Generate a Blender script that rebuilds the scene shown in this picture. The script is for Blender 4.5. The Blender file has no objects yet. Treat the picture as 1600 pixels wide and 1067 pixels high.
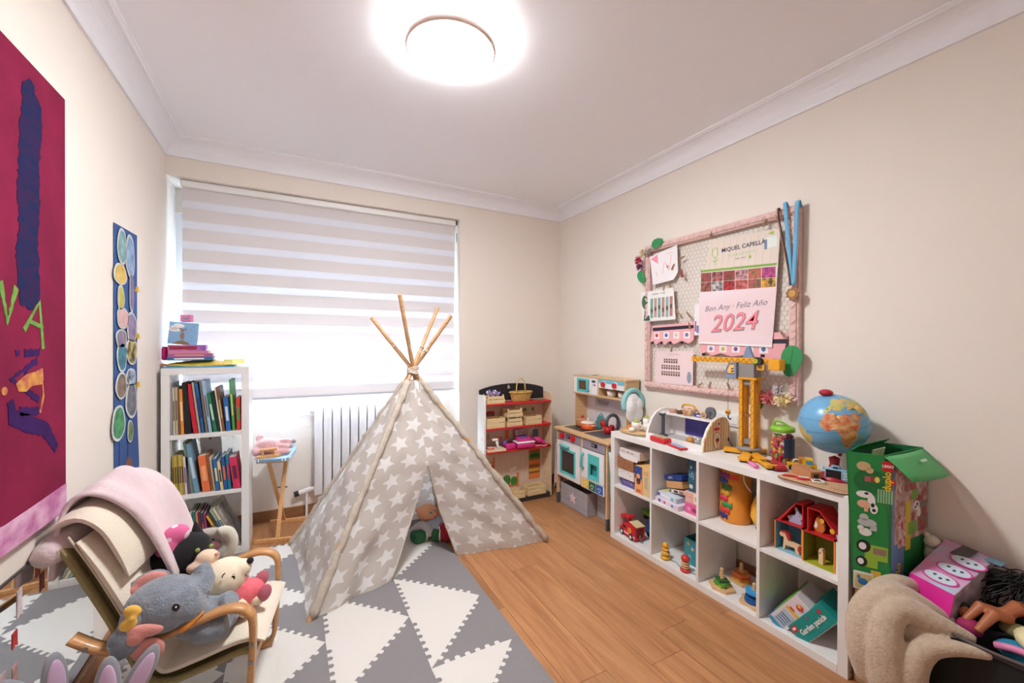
import bpy, bmesh, math, random
from math import sin, cos, pi, radians
from mathutils import Vector, Matrix

SC = bpy.context.scene
COL = SC.collection
# ------------------------------------------------------------------ camera
camd = bpy.data.cameras.new('camera'); cam = bpy.data.objects.new('camera', camd); COL.objects.link(cam)
F_PX, YAW, PIT, ROL = 650.47, 0.4946, -0.0053, 0.0032
camd.sensor_width = 36.0; camd.lens = F_PX / 1600 * 36.0
camd.shift_x = (800 - 807.72) / 1600; camd.shift_y = (541.68 - 533.5) / 1600
camd.clip_start = 0.02
_F = Vector((sin(YAW) * cos(PIT), cos(YAW) * cos(PIT), sin(PIT)))
_R = Vector((cos(YAW), -sin(YAW), 0)); _U = _R.cross(_F)
_R2 = _R * cos(ROL) + _U * sin(ROL); _U2 = -_R * sin(ROL) + _U * cos(ROL)
cam.matrix_world = Matrix((( _R2.x, _U2.x, -_F.x, 0), (_R2.y, _U2.y, -_F.y, 0), (_R2.z, _U2.z, -_F.z, 1.39), (0, 0, 0, 1)))
SC.camera = cam
# ------------------------------------------------------------------ sky and exposure
wd = bpy.data.worlds.new('sky'); SC.world = wd; wd.use_nodes = True
wd.node_tree.nodes['Background'].inputs[0].default_value = (0.72, 0.86, 1.0, 1)
wd.node_tree.nodes['Background'].inputs[1].default_value = 10.0
LAMP_STRENGTH = 31.0
vs = SC.view_settings
vs.view_transform = 'Standard'; vs.look = 'None'; vs.exposure = 2.32; vs.gamma = 1.0; vs.use_curve_mapping = False

# ------------------------------------------------------------------ helpers
def lin(c):
    return tuple(((v / 255) / 12.92 if v / 255 <= 0.04045 else ((v / 255 + 0.055) / 1.055) ** 2.4) for v in c)
MATS = {}
def M(name, rgb, rough=0.55, metal=0.0, noise=None, bump=None, sheen=0.0, trans=0.0, alpha=1.0, spec=0.5, emit=0.0, coat=0.0):
    if name in MATS: return MATS[name]
    m = bpy.data.materials.new(name); m.use_nodes = True; nt = m.node_tree; b = nt.nodes['Principled BSDF']
    col = lin(rgb)
    b.inputs['Base Color'].default_value = (*col, 1); b.inputs['Roughness'].default_value = rough
    b.inputs['Metallic'].default_value = metal; b.inputs['Specular IOR Level'].default_value = spec
    if sheen: b.inputs['Sheen Weight'].default_value = sheen
    if trans: b.inputs['Transmission Weight'].default_value = trans
    if alpha < 1: b.inputs['Alpha'].default_value = alpha
    if coat: b.inputs['Coat Weight'].default_value = coat
    if emit: b.inputs['Emission Color'].default_value = (*col, 1); b.inputs['Emission Strength'].default_value = emit
    if noise or bump:
        tc = nt.nodes.new('ShaderNodeTexCoord')
    if noise:
        sc_, amt = noise[0], noise[1]
        n = nt.nodes.new('ShaderNodeTexNoise'); n.inputs['Scale'].default_value = sc_; n.inputs['Detail'].default_value = 4
        mp = nt.nodes.new('ShaderNodeMapping'); mp.inputs['Scale'].default_value = noise[2] if len(noise) > 2 else (1, 1, 1)
        nt.links.new(tc.outputs['Object'], mp.inputs[0]); nt.links.new(mp.outputs[0], n.inputs['Vector'])
        r = nt.nodes.new('ShaderNodeValToRGB'); e = r.color_ramp.elements
        c2 = lin(noise[3]) if len(noise) > 3 else tuple(v * (1 - amt) for v in col)
        c1 = col if len(noise) > 3 else tuple(min(1, v * (1 + amt)) for v in col)
        e[0].position = 0.35; e[0].color = (*c2, 1); e[1].position = 0.65; e[1].color = (*c1, 1)
        nt.links.new(n.outputs['Fac'], r.inputs[0]); nt.links.new(r.outputs[0], b.inputs['Base Color'])
    if bump:
        n = nt.nodes.new('ShaderNodeTexNoise'); n.inputs['Scale'].default_value = bump[0]; n.inputs['Detail'].default_value = 3
        nt.links.new(tc.outputs['Object'], n.inputs['Vector'])
        bp = nt.nodes.new('ShaderNodeBump'); bp.inputs['Strength'].default_value = bump[1]; bp.inputs['Distance'].default_value = 0.01
        nt.links.new(n.outputs['Fac'], bp.inputs['Height']); nt.links.new(bp.outputs[0], b.inputs['Normal'])
    MATS[name] = m
    return m

class NX:
    """tiny expression wrapper over Math nodes"""
    def __init__(s, nt, v): s.nt = nt; s.v = v
    def op(s, o, *a):
        n = s.nt.nodes.new('ShaderNodeMath'); n.operation = o
        for i, x in enumerate((s,) + a):
            x = x.v if isinstance(x, NX) else x
            if isinstance(x, (int, float)): n.inputs[i].default_value = x
            else: s.nt.links.new(x, n.inputs[i])
        return NX(s.nt, n.outputs[0])
    def __add__(s, o): return s.op('ADD', o)
    def __sub__(s, o): return s.op('SUBTRACT', o)
    def __mul__(s, o): return s.op('MULTIPLY', o)
    def __truediv__(s, o): return s.op('DIVIDE', o)
    def __lt__(s, o): return s.op('LESS_THAN', o)
    def __gt__(s, o): return s.op('GREATER_THAN', o)
def mixcol(nt, fac, c1, c2):
    n = nt.nodes.new('ShaderNodeMix'); n.data_type = 'RGBA'
    for sock, v in ((n.inputs[0], fac), (n.inputs[6], c1), (n.inputs[7], c2)):
        v = v.v if isinstance(v, NX) else v
        if isinstance(v, tuple): sock.default_value = (*v, 1)
        elif isinstance(v, (int, float)): sock.default_value = v
        else: nt.links.new(v, sock)
    return n.outputs[2]

class B:
    """mesh collector with a current transform and a current material"""
    def __init__(s, m=None): s.V = []; s.F = []; s.I = []; s.S = []; s.mats = []; s.cur = 0; s.T = Matrix.Identity(4); s.smooth = False
    def mat(s, m):
        if m not in s.mats: s.mats.append(m)
        s.cur = s.mats.index(m); return s
    def at(s, loc=(0, 0, 0), rz=0, rx=0, ry=0):
        s.T = Matrix.Translation(loc) @ Matrix.Rotation(radians(rz), 4, 'Z') @ Matrix.Rotation(radians(ry), 4, 'Y') @ Matrix.Rotation(radians(rx), 4, 'X'); return s
    def add(s, vs_, fs, smooth=False):
        o = len(s.V); T = s.T
        s.V += [tuple(T @ Vector(v)) for v in vs_]
        s.F += [tuple(i + o for i in f) for f in fs]; s.I += [s.cur] * len(fs); s.S += [smooth] * len(fs); return s
    def box(s, c, d, r=0, seg=1):
        x, y, z = c; a, b_, e = d[0] / 2, d[1] / 2, d[2] / 2
        if r <= 0:
            vs_ = [(x + i * a, y + j * b_, z + k * e) for i in (-1, 1) for j in (-1, 1) for k in (-1, 1)]
            return s.add(vs_, [(0, 1, 3, 2), (4, 6, 7, 5), (0, 4, 5, 1), (2, 3, 7, 6), (0, 2, 6, 4), (1, 5, 7, 3)])
        bm = bmesh.new(); bmesh.ops.create_cube(bm, size=1)
        for v in bm.verts: v.co = Vector((v.co.x * d[0], v.co.y * d[1], v.co.z * d[2]))
        bmesh.ops.bevel(bm, geom=bm.edges[:], offset=min(r, min(d) * 0.49), segments=seg, profile=0.5, affect='EDGES')
        bm.verts.index_update()
        s.add([(v.co.x + x, v.co.y + y, v.co.z + z) for v in bm.verts], [tuple(v.index for v in f.verts) for f in bm.faces], seg > 1)
        bm.free(); return s
    def bx(s, x0, x1, y0, y1, z0, z1, r=0, seg=1): return s.box(((x0 + x1) / 2, (y0 + y1) / 2, (z0 + z1) / 2), (abs(x1 - x0), abs(y1 - y0), abs(z1 - z0)), r, seg)
    def cyl(s, p0, p1, r0, r1=None, n=16, cap=True, smooth=True):
        r1 = r0 if r1 is None else r1
        p0, p1 = Vector(p0), Vector(p1); d = (p1 - p0).normalized()
        u = d.orthogonal().normalized(); w = d.cross(u)
        ring = lambda p, r: [tuple(p + (u * cos(2 * pi * i / n) + w * sin(2 * pi * i / n)) * r) for i in range(n)]
        s.add(ring(p0, r0) + ring(p1, r1), [(i, (i + 1) % n, n + (i + 1) % n, n + i) for i in range(n)], smooth)
        if cap:
            s.add(ring(p0, r0), [tuple(range(n - 1, -1, -1))]); s.add(ring(p1, r1), [tuple(range(n))])
        return s
    def tube(s, pts, r, n=8, closed=False, smooth=True):
        P = [Vector(p) for p in pts]; k = len(P); rs = r if isinstance(r, (list, tuple)) else [r] * k
        vs_ = []; up = None
        for i in range(k):
            a = P[(i - 1) % k] if (closed or i > 0) else P[i]; b = P[(i + 1) % k] if (closed or i < k - 1) else P[i]
            d = (b - a).normalized()
            if up is None: up = d.orthogonal().normalized()
            up = (up - d * up.dot(d)); up = up.normalized() if up.length > 1e-6 else d.orthogonal().normalized()
            w = d.cross(up)
            vs_ += [tuple(P[i] + (up * cos(2 * pi * j / n) + w * sin(2 * pi * j / n)) * rs[i]) for j in range(n)]
        fs = [(i * n + j, i * n + (j + 1) % n, ((i + 1) % k) * n + (j + 1) % n, ((i + 1) % k) * n + j) for i in range(k if closed else k - 1) for j in range(n)]
        if not closed: fs += [tuple(range(n - 1, -1, -1)), tuple((k - 1) * n + j for j in range(n))]
        return s.add(vs_, fs, smooth)
    def lathe(s, prof, n=24, c=(0, 0, 0), smooth=True, sx=1.0, sy=1.0):
        k = len(prof); vs_ = [(c[0] + r * sx * cos(2 * pi * j / n), c[1] + r * sy * sin(2 * pi * j / n), c[2] + z) for r, z in prof for j in range(n)]
        fs = [(i * n + j, i * n + (j + 1) % n, (i + 1) * n + (j + 1) % n, (i + 1) * n + j) for i in range(k - 1) for j in range(n)]
        if prof[0][0] > 1e-5: fs.append(tuple(range(n - 1, -1, -1)))
        if prof[-1][0] > 1e-5: fs.append(tuple((k - 1) * n + j for j in range(n)))
        return s.add(vs_, fs, smooth)
    def ell(s, c, r, n=16, m=10, rot=None):
        if isinstance(r, (int, float)): r = (r, r, r)
        Rm = Matrix.Identity(3) if rot is None else (Matrix.Rotation(radians(rot[2]), 3, 'Z') @ Matrix.Rotation(radians(rot[1]), 3, 'Y') @ Matrix.Rotation(radians(rot[0]), 3, 'X'))
        vs_ = [Vector((0, 0, -r[2]))] + [Vector((r[0] * sin(pi * i / m) * cos(2 * pi * j / n), r[1] * sin(pi * i / m) * sin(2 * pi * j / n), -r[2] * cos(pi * i / m))) for i in range(1, m) for j in range(n)] + [Vector((0, 0, r[2]))]
        vs_ = [tuple(Rm @ v + Vector(c)) for v in vs_]
        fs = [(0, 1 + (j + 1) % n, 1 + j) for j in range(n)]
        fs += [(1 + i * n + j, 1 + i * n + (j + 1) % n, 1 + (i + 1) * n + (j + 1) % n, 1 + (i + 1) * n + j) for i in range(m - 2) for j in range(n)]
        l = len(vs_) - 1; fs += [(l, 1 + (m - 2) * n + j, 1 + (m - 2) * n + (j + 1) % n) for j in range(n)]
        return s.add(vs_, fs, True)
    def prism(s, poly, a, b, plane='xy', smooth=False):
        """extrude a 2-D outline: plane xy -> z from a to b, xz -> y from a to b, yz -> x from a to b"""
        f = {'xy': lambda p, t: (p[0], p[1], t), 'xz': lambda p, t: (p[0], t, p[1]), 'yz': lambda p, t: (t, p[0], p[1])}[plane]
        n = len(poly); vs_ = [f(p, a) for p in poly] + [f(p, b) for p in poly]
        fs = [tuple(range(n - 1, -1, -1)), tuple(range(n, 2 * n))]
        s.add(vs_, fs); o = len(s.V) - 2 * n
        s.F += [(o + i, o + (i + 1) % n, o + n + (i + 1) % n, o + n + i) for i in range(n)]; s.I += [s.cur] * n; s.S += [smooth] * n
        return s
    def grid(s, P, smooth=True, thick=0.0):
        """P[i][j] points; optional solid thickness along the surface normal"""
        h, w = len(P), len(P[0]); Q = [[Vector(p) for p in r] for r in P]
        vs_ = [tuple(p) for r in Q for p in r]; fs = [(i * w + j, i * w + j + 1, (i + 1) * w + j + 1, (i + 1) * w + j) for i in range(h - 1) for j in range(w - 1)]
        if thick:
            o = h * w
            for i in range(h):
                for j in range(w):
                    a = Q[min(i + 1, h - 1)][j] - Q[max(i - 1, 0)][j]; b = Q[i][min(j + 1, w - 1)] - Q[i][max(j - 1, 0)]
                    nn = a.cross(b); nn = nn.normalized() if nn.length > 1e-9 else Vector((0, 0, 1))
                    vs_.append(tuple(Q[i][j] + nn * thick))
            fs += [tuple(o + k for k in reversed(f)) for f in fs]
            bd = [(0, j) for j in range(w)] + [(i, w - 1) for i in range(1, h)] + [(h - 1, j) for j in range(w - 2, -1, -1)] + [(i, 0) for i in range(h - 2, 0, -1)]
            ids = [i * w + j for i, j in bd]; n = len(ids)
            fs += [(ids[(k + 1) % n], ids[k], o + ids[k], o + ids[(k + 1) % n]) for k in range(n)]
        return s.add(vs_, fs, smooth)
    def text(s, txt, size, origin, U, V_, th=0.0006, align='CENTER', shear=0.0, bold=0.0):
        """flat lettering: origin is the middle (or left end) of the line, U along it, V_ up"""
        cu = bpy.data.curves.new('lettering', 'FONT'); cu.body = txt; cu.size = size; cu.align_x = align; cu.align_y = 'CENTER'; cu.resolution_u = 2; cu.shear = shear; cu.offset = bold
        ob = bpy.data.objects.new('lettering', cu); me = bpy.data.meshes.new_from_object(ob)
        U, V_, O = Vector(U).normalized(), Vector(V_).normalized(), Vector(origin); N = U.cross(V_)
        s.add([tuple(O + U * v.co.x + V_ * v.co.y + N * th) for v in me.vertices], [tuple(p.vertices) for p in me.polygons])
        bpy.data.meshes.remove(me); bpy.data.objects.remove(ob); bpy.data.curves.remove(cu); return s
    def plate(s, poly, origin, U, V_, a=0.0, b=0.001):
        """a flat outline (u,v) on the plane origin+U,V_, from height a to b along U x V_"""
        U, V_, O = Vector(U), Vector(V_), Vector(origin); N = U.cross(V_); n = len(poly)
        vs_ = [tuple(O + U * p[0] + V_ * p[1] + N * a) for p in poly] + [tuple(O + U * p[0] + V_ * p[1] + N * b) for p in poly]
        fs = [tuple(range(n - 1, -1, -1)), tuple(range(n, 2 * n))] + [(i, (i + 1) % n, n + (i + 1) % n, n + i) for i in range(n)]
        return s.add(vs_, fs)
    def mesh(s, name):
        me = bpy.data.meshes.new(name); me.from_pydata(s.V, [], s.F)
        for m in s.mats: me.materials.append(m)
        me.polygons.foreach_set('material_index', s.I); me.polygons.foreach_set('use_smooth', s.S); me.update()
        return me

MW = {}
def mw_of(loc, rz, rx=0, ry=0): return Matrix.Translation(loc) @ Matrix.Rotation(radians(rz), 4, 'Z') @ Matrix.Rotation(radians(ry), 4, 'Y') @ Matrix.Rotation(radians(rx), 4, 'X')
def tag(o, label=None, cat=None, group=None, kind=None):
    if label: o['label'] = label
    if cat: o['category'] = cat
    if group: o['group'] = group
    if kind: o['kind'] = kind
    return o
def thing(name, label, cat, loc=(0, 0, 0), rz=0, group=None, rx=0, ry=0):
    o = bpy.data.objects.new(name, None); COL.objects.link(o); o.empty_display_size = 0.05
    m = mw_of(loc, rz, rx, ry); o.matrix_world = m; MW[o.name] = m
    return tag(o, label, cat, group)
def part(parent, name, b, label=None, world=False, mods=None, kind=None):
    """one mesh object under its thing (or part); world=True when b was built in world coordinates"""
    me = b.mesh(name); o = bpy.data.objects.new(name, me); COL.objects.link(o)
    if parent is not None:
        o.parent = parent; MW[o.name] = MW.get(parent.name, Matrix.Identity(4))
        if world: me.transform(MW[parent.name].inverted())
    else: MW[o.name] = Matrix.Identity(4)
    if label: o['label'] = label
    if kind: o['kind'] = kind
    if mods: mods(o)
    return o
def single(name, b, label, cat, loc=(0, 0, 0), rz=0, group=None, rx=0, ry=0, kind=None):
    """a thing that is one mesh"""
    o = bpy.data.objects.new(name, b.mesh(name)); COL.objects.link(o); m = mw_of(loc, rz, rx, ry); o.matrix_world = m; MW[o.name] = m
    return tag(o, label, cat, group, kind)
def struct(name, b): return tag(part(None, name, b), kind='structure')
def copy_tree(o, loc=None, rz=None, parent=None, label=None):
    c = o.copy(); COL.objects.link(c)
    if parent is not None: c.parent = parent
    if loc is not None:
        m = mw_of(loc, rz or 0); c.matrix_world = m; MW[c.name] = m
    if label: c['label'] = label
    for ch in list(o.children): copy_tree(ch, parent=c)
    return c
def soft(voxel=0.006, it=6):
    def f(o):
        m = o.modifiers.new('remesh', 'REMESH'); m.mode = 'VOXEL'; m.voxel_size = voxel; m.use_smooth_shade = True
        m = o.modifiers.new('smooth', 'SMOOTH'); m.iterations = it; m.factor = 0.5
    return f
def subd(n=2):
    def f(o): m = o.modifiers.new('subdivision', 'SUBSURF'); m.levels = n; m.render_levels = n
    return f
def ring(cx, cy, rx, ry, n=20, a0=0.0): return [(cx + rx * cos(2 * pi * i / n + a0), cy + ry * sin(2 * pi * i / n + a0)) for i in range(n)]
def rrect(x0, x1, y0, y1, r, n=4):
    o = []
    for cx, cy, a in ((x1 - r, y1 - r, 0), (x0 + r, y1 - r, 90), (x0 + r, y0 + r, 180), (x1 - r, y0 + r, 270)):
        o += [(cx + r * cos(radians(a + 90 * i / n)), cy + r * sin(radians(a + 90 * i / n))) for i in range(n + 1)]
    return o
def bez(pts, n=8):
    """smooth Catmull-Rom path through the points"""
    P = [Vector(p) for p in pts]; o = []
    for i in range(len(P) - 1):
        a, b, c, d = P[max(i - 1, 0)], P[i], P[i + 1], P[min(i + 2, len(P) - 1)]
        for k in range(n):
            t = k / n; o.append(0.5 * ((2 * b) + (c - a) * t + (2 * a - 5 * b + 4 * c - d) * t * t + (3 * b - a - 3 * c + d) * t ** 3))
    o.append(P[-1]); return [tuple(p) for p in o]
def star(r, n=5, k=0.45, a0=pi / 2): return [((r if i % 2 == 0 else r * k) * cos(a0 + pi * i / n), (r if i % 2 == 0 else r * k) * sin(a0 + pi * i / n)) for i in range(2 * n)]
XL, XR, YB, YW = -0.738, 2.40, 3.525, 3.79
YF = -0.9
ZC, ZCOR = 2.75, 2.633
# ================================================================== the room
WALL = M('cream_paint', (236, 226, 216), 0.75, bump=(90, 0.04))
CEIL = M('ceiling_paint', (250, 249, 254), 0.8)
TRIM = M('cornice_plaster', (244, 243, 248), 0.7)
WHITE = M('white_lacquer', (236, 233, 231), 0.35)
PLASTIC_W = M('white_plastic', (240, 239, 238), 0.3)
BLACK = M('black_plastic', (22, 21, 24), 0.4)

def wood_floor():
    m = bpy.data.materials.new('oak_plank'); m.use_nodes = True; nt = m.node_tree; b = nt.nodes['Principled BSDF']
    tc = nt.nodes.new('ShaderNodeTexCoord'); oi = nt.nodes.new('ShaderNodeObjectInfo')
    add = nt.nodes.new('ShaderNodeVectorMath'); add.operation = 'ADD'
    mulr = nt.nodes.new('ShaderNodeMath'); mulr.operation = 'MULTIPLY'; mulr.inputs[1].default_value = 37.0
    nt.links.new(oi.outputs['Random'], mulr.inputs[0])
    nt.links.new(tc.outputs['Object'], add.inputs[0]); nt.links.new(mulr.outputs[0], add.inputs[1])
    mp = nt.nodes.new('ShaderNodeMapping'); mp.inputs['Scale'].default_value = (9, 0.8, 1); nt.links.new(add.outputs[0], mp.inputs[0])
    n1 = nt.nodes.new('ShaderNodeTexNoise'); n1.inputs['Scale'].default_value = 2.0; n1.inputs['Detail'].default_value = 5; n1.inputs['Distortion'].default_value = 1.2
    nt.links.new(mp.outputs[0], n1.inputs['Vector'])
    mp2 = nt.nodes.new('ShaderNodeMapping'); mp2.inputs['Scale'].default_value = (90, 3, 1); nt.links.new(add.outputs[0], mp2.inputs[0])
    n2 = nt.nodes.new('ShaderNodeTexNoise'); n2.inputs['Scale'].default_value = 2.0; n2.inputs['Detail'].default_value = 4; nt.links.new(mp2.outputs[0], n2.inputs['Vector'])
    r = nt.nodes.new('ShaderNodeValToRGB'); e = r.color_ramp.elements
    e[0].position = 0.28; e[0].color = (*lin((160, 106, 68)), 1); e[1].position = 0.72; e[1].color = (*lin((196, 142, 97)), 1)
    x = e.new(0.5); x.color = (*lin((181, 127, 84)), 1)
    nt.links.new(n1.outputs['Fac'], r.inputs[0])
    r2 = nt.nodes.new('ShaderNodeValToRGB'); r2.color_ramp.elements[0].position = 0.3; r2.color_ramp.elements[0].color = (0.82, 0.80, 0.78, 1); r2.color_ramp.elements[1].position = 0.6; r2.color_ramp.elements[1].color = (1, 1, 1, 1)
    nt.links.new(n2.outputs['Fac'], r2.inputs[0])
    mx = nt.nodes.new('ShaderNodeMix'); mx.data_type = 'RGBA'; mx.blend_type = 'MULTIPLY'; mx.inputs[0].default_value = 0.8
    nt.links.new(r.outputs[0], mx.inputs[6]); nt.links.new(r2.outputs[0], mx.inputs[7])
    hsv = nt.nodes.new('ShaderNodeHueSaturation'); mr = nt.nodes.new('ShaderNodeMapRange'); mr.inputs[3].default_value = 0.88; mr.inputs[4].default_value = 1.1
    nt.links.new(oi.outputs['Random'], mr.inputs[0]); nt.links.new(mr.outputs[0], hsv.inputs['Value']); nt.links.new(mx.outputs[2], hsv.inputs['Color'])
    nt.links.new(hsv.outputs[0], b.inputs['Base Color']); b.inputs['Roughness'].default_value = 0.42
    return m
OAK = wood_floor()
BASEW = M('brown_baseboard', (146, 100, 66), 0.5, noise=(3, 0.15, (2, 2, 30)))
fl = struct('floor', B().mat(M('subfloor', (110, 75, 48), 0.8)).bx(XL - .1, XR + .1, YF - .1, 4.0, -0.12, -0.012))
full = None; random.seed(4)
PW, PL = 0.192, 1.28; x = XL
i = 0
while x < XR:
    x1 = min(x + PW, XR); y = YF - random.random() * PL
    while y < YW:
        a, b_ = max(y, YF), min(y + PL, YW)
        if b_ - a > 0.02:
            o = bpy.data.objects.new('plank', B().mat(OAK).box((0, 0, 0), (x1 - x - 0.0012, b_ - a - 0.0012, 0.012), 0.0008).mesh('plank')); COL.objects.link(o)
            o.location = ((x + x1) / 2, (a + b_) / 2, -0.006); o.parent = fl
        y += PL
    x = x1
struct('ceiling', B().mat(CEIL).bx(XL - .1, XR + .1, YF - .1, 4.0, ZC, ZC + .1))
struct('wall_left', B().mat(WALL).bx(XL - .1, XL, YF - .1, 4.0, 0, ZC))
struct('wall_right', B().mat(WALL).bx(XR, XR + .1, YF - .1, 4.0, 0, ZC))
struct('wall_front', B().mat(WALL).bx(XL, XR, YF - .1, YF, 0, ZC))
XJ, ZS, ZSILL, ZWT = 1.317, 2.506, 0.99, 2.33
wb = B().mat(WALL).bx(XJ, XR, YB, 3.92, 0, ZC).bx(XL, XJ, YB, 3.92, ZS, ZC)
wb.bx(XL, XJ, YW, 3.92, 0, ZSILL).bx(XL, XJ, YW, 3.92, ZWT, ZS)
struct('wall_back', wb)
# window: white frame, three sashes with glass, roller shutter half way down outside
WIN = M('window_frame_white', (238, 240, 243), 0.35)
win = struct('window_1', B().mat(WIN).bx(XL, XL + .06, YW + .02, YW + .08, ZSILL, ZWT).bx(XJ - .06, XJ, YW + .02, YW + .08, ZSILL, ZWT).bx(XL + .06, XJ - .06, YW + .02, YW + .08, ZSILL, ZSILL + .06).bx(XL + .06, XJ - .06, YW + .02, YW + .08, ZWT - .06, ZWT))
gm = bpy.data.materials.new('window_glass'); gm.use_nodes = True; _nt = gm.node_tree; _nt.nodes.remove(_nt.nodes['Principled BSDF'])
_t = _nt.nodes.new('ShaderNodeBsdfTransparent'); _t.inputs[0].default_value = (0.93, 0.96, 0.97, 1); _g = _nt.nodes.new('ShaderNodeBsdfGlossy'); _g.inputs['Roughness'].default_value = 0.02
_mx = _nt.nodes.new('ShaderNodeMixShader'); _mx.inputs[0].default_value = 0.06; _nt.links.new(_t.outputs[0], _mx.inputs[1]); _nt.links.new(_g.outputs[0], _mx.inputs[2]); _nt.links.new(_mx.outputs[0], _nt.nodes['Material Output'].inputs[0])
ww = (XJ - XL - .12) / 3
for k in range(3):
    x0 = XL + .06 + ww * k; x1 = x0 + ww
    s = B().mat(WIN)
    for a in ((x0, x0 + .05, ZSILL + .06, ZWT - .06), (x1 - .05, x1, ZSILL + .06, ZWT - .06), (x0 + .05, x1 - .05, ZSILL + .06, ZSILL + .11), (x0 + .05, x1 - .05, ZWT - .11, ZWT - .06)):
        s.bx(a[0], a[1], YW + .03, YW + .07, a[2], a[3])
    sa = part(win, 'sash', s)
    part(sa, 'pane', B().mat(gm).bx(x0 + .05, x1 - .05, YW + .048, YW + .052, ZSILL + .11, ZWT - .11))
SHUT = M('shutter_slat', (196, 196, 198), 0.5)
z = ZWT
while z > 1.40:
    part(win, 'shutter_slat', B().mat(SHUT).bx(XL, XJ, YW + .10, YW + .112, z - .0475, z, .003)); z -= .05
struct('trim_1', B().mat(M('sill_marble', (236, 235, 234), 0.3)).bx(XL + .001, XJ - .001, YW - .03, YW + .02, ZSILL - .02, ZSILL, .004))
# cornices
def cornice(name, P):
    c = ZC - ZCOR; prof = [(0, 0), (.012, 0), (.014, .012)] + [(.014 + (c - .03) * (1 - cos(radians(a))), .012 + (c - .03) * sin(radians(a))) for a in range(10, 91, 10)] + [(c - .008, c - .012), (c, c - .010), (c, c), (0, c)]
    b = B().mat(TRIM); n = len(prof)
    vs_ = []
    for (ox, oy, dx, dy) in P: vs_ += [(ox + dx * d, oy + dy * d, ZCOR + h) for d, h in prof]
    b.add(vs_, [(i, (i + 1) % n, n + (i + 1) % n, n + i) for i in range(n)] + [tuple(range(n - 1, -1, -1)), tuple(range(n, 2 * n))])
    struct(name, b)
cornice('trim_2', [(XL, YF, 1, 1), (XL, YB, 1, -1)])
cornice('trim_3', [(XL, YB, 1, -1), (XR, YB, -1, -1)])
cornice('trim_4', [(XR, YB, -1, -1), (XR, YF, -1, 1)])
cornice('trim_5', [(XR, YF, -1, 1), (XL, YF, 1, 1)])
# baseboards
for n, a in (('baseboard_left', (XL, XL + .014, YF, YW)), ('baseboard_right', (XR - .014, XR, YF, YB)), ('baseboard_back', (XJ, XR - .014, YB - .014, YB)), ('baseboard_window', (XL + .014, XJ, YW - .014, YW)), ('baseboard_front', (XL + .014, XR - .014, YF, YF + .014))):
    struct(n, B().mat(BASEW).bx(*a, 0, .085, .003))

# ================================================================== ceiling lamp
GLOW = bpy.data.materials.new('lamp_diffuser'); GLOW.use_nodes = True
_b = GLOW.node_tree.nodes['Principled BSDF']; _b.inputs['Base Color'].default_value = (.9, .9, .9, 1); _b.inputs['Emission Color'].default_value = (0.97, 1.0, 1.0, 1); _b.inputs['Emission Strength'].default_value = LAMP_STRENGTH
lp = thing('ceiling_lamp', 'round flush ceiling lamp with glowing white disc and thin rim', 'lamp', (0.62, 1.775, ZC))
part(lp, 'base_plate', B().mat(PLASTIC_W).lathe([(0.0, 0), (.15, 0), (.15, -.012), (0, -.012)], 40))
GLOW2 = GLOW.copy(); GLOW2.name = 'lamp_uplight'; GLOW2.node_tree.nodes['Principled BSDF'].inputs['Emission Strength'].default_value = LAMP_STRENGTH * 0.65
part(lp, 'glow_ring', B().mat(GLOW2).lathe([(.155, -.012), (.178, -.014), (.178, -.032), (.155, -.034)], 48))
part(lp, 'rim', B().mat(M('lamp_rim', (236, 214, 204), 0.4)).lathe([(.186, -.034), (.197, -.036), (.199, -.05), (.196, -.066), (.188, -.068), (.186, -.034)], 56))
part(lp, 'diffuser', B().mat(GLOW).lathe([(.187, -.036), (.187, -.066), (.16, -.078), (.10, -.086), (.0, -.09)], 48))

# ================================================================== zebra blind
def fabric(name, rgb, tr, transp=0.0):
    m = bpy.data.materials.new(name); m.use_nodes = True; nt = m.node_tree; nt.nodes.remove(nt.nodes['Principled BSDF'])
    d = nt.nodes.new('ShaderNodeBsdfDiffuse'); t = nt.nodes.new('ShaderNodeBsdfTranslucent'); c = (*lin(rgb), 1)
    d.inputs[0].default_value = c; t.inputs[0].default_value = c
    mx = nt.nodes.new('ShaderNodeMixShader'); mx.inputs[0].default_value = tr
    nt.links.new(d.outputs[0], mx.inputs[1]); nt.links.new(t.outputs[0], mx.inputs[2]); out = mx
    if transp:
        tp = nt.nodes.new('ShaderNodeBsdfTransparent'); m2 = nt.nodes.new('ShaderNodeMixShader'); m2.inputs[0].default_value = transp
        nt.links.new(mx.outputs[0], m2.inputs[1]); nt.links.new(tp.outputs[0], m2.inputs[2]); out = m2
    nt.links.new(out.outputs[0], nt.nodes['Material Output'].inputs[0]); return m
DENSE = fabric('blind_dense', (232, 225, 224), 0.22); SHEER = fabric('blind_sheer', (240, 240, 246), 0.30, 0.02)
bl = thing('zebra_blind', 'white striped day and night roller blind covering the wide window', 'blind', (0.32, 3.60, 2.50))
X0, X1 = -0.668, 1.297
part(bl, 'headrail', B().mat(PLASTIC_W).bx(X0, X1, 3.565, 3.64, 2.455, 2.503, .006), world=True)
zt = 2.46; k = 0
while zt > 1.0:
    h = .088 if k % 2 == 0 else .052; zb = max(zt - h, .995)
    part(bl, 'fabric_band' if k % 2 == 0 else 'sheer_band', B().mat(DENSE if k % 2 == 0 else SHEER).bx(X0 + .006, X1 - .006, 3.590, 3.5915 if k % 2 else 3.592, zb, zt), world=True)
    zt = zb; k += 1
    if zb <= .9951: break
part(bl, 'bottom_rail', B().mat(M('blind_rail', (206, 208, 216), 0.4)).bx(X0, X1, 3.582, 3.600, .980, .996, .005, 2), world=True)
part(bl, 'chain_clip', B().mat(BLACK).bx(1.300, 1.306, 3.56, 3.575, 2.465, 2.50), world=True)
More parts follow.
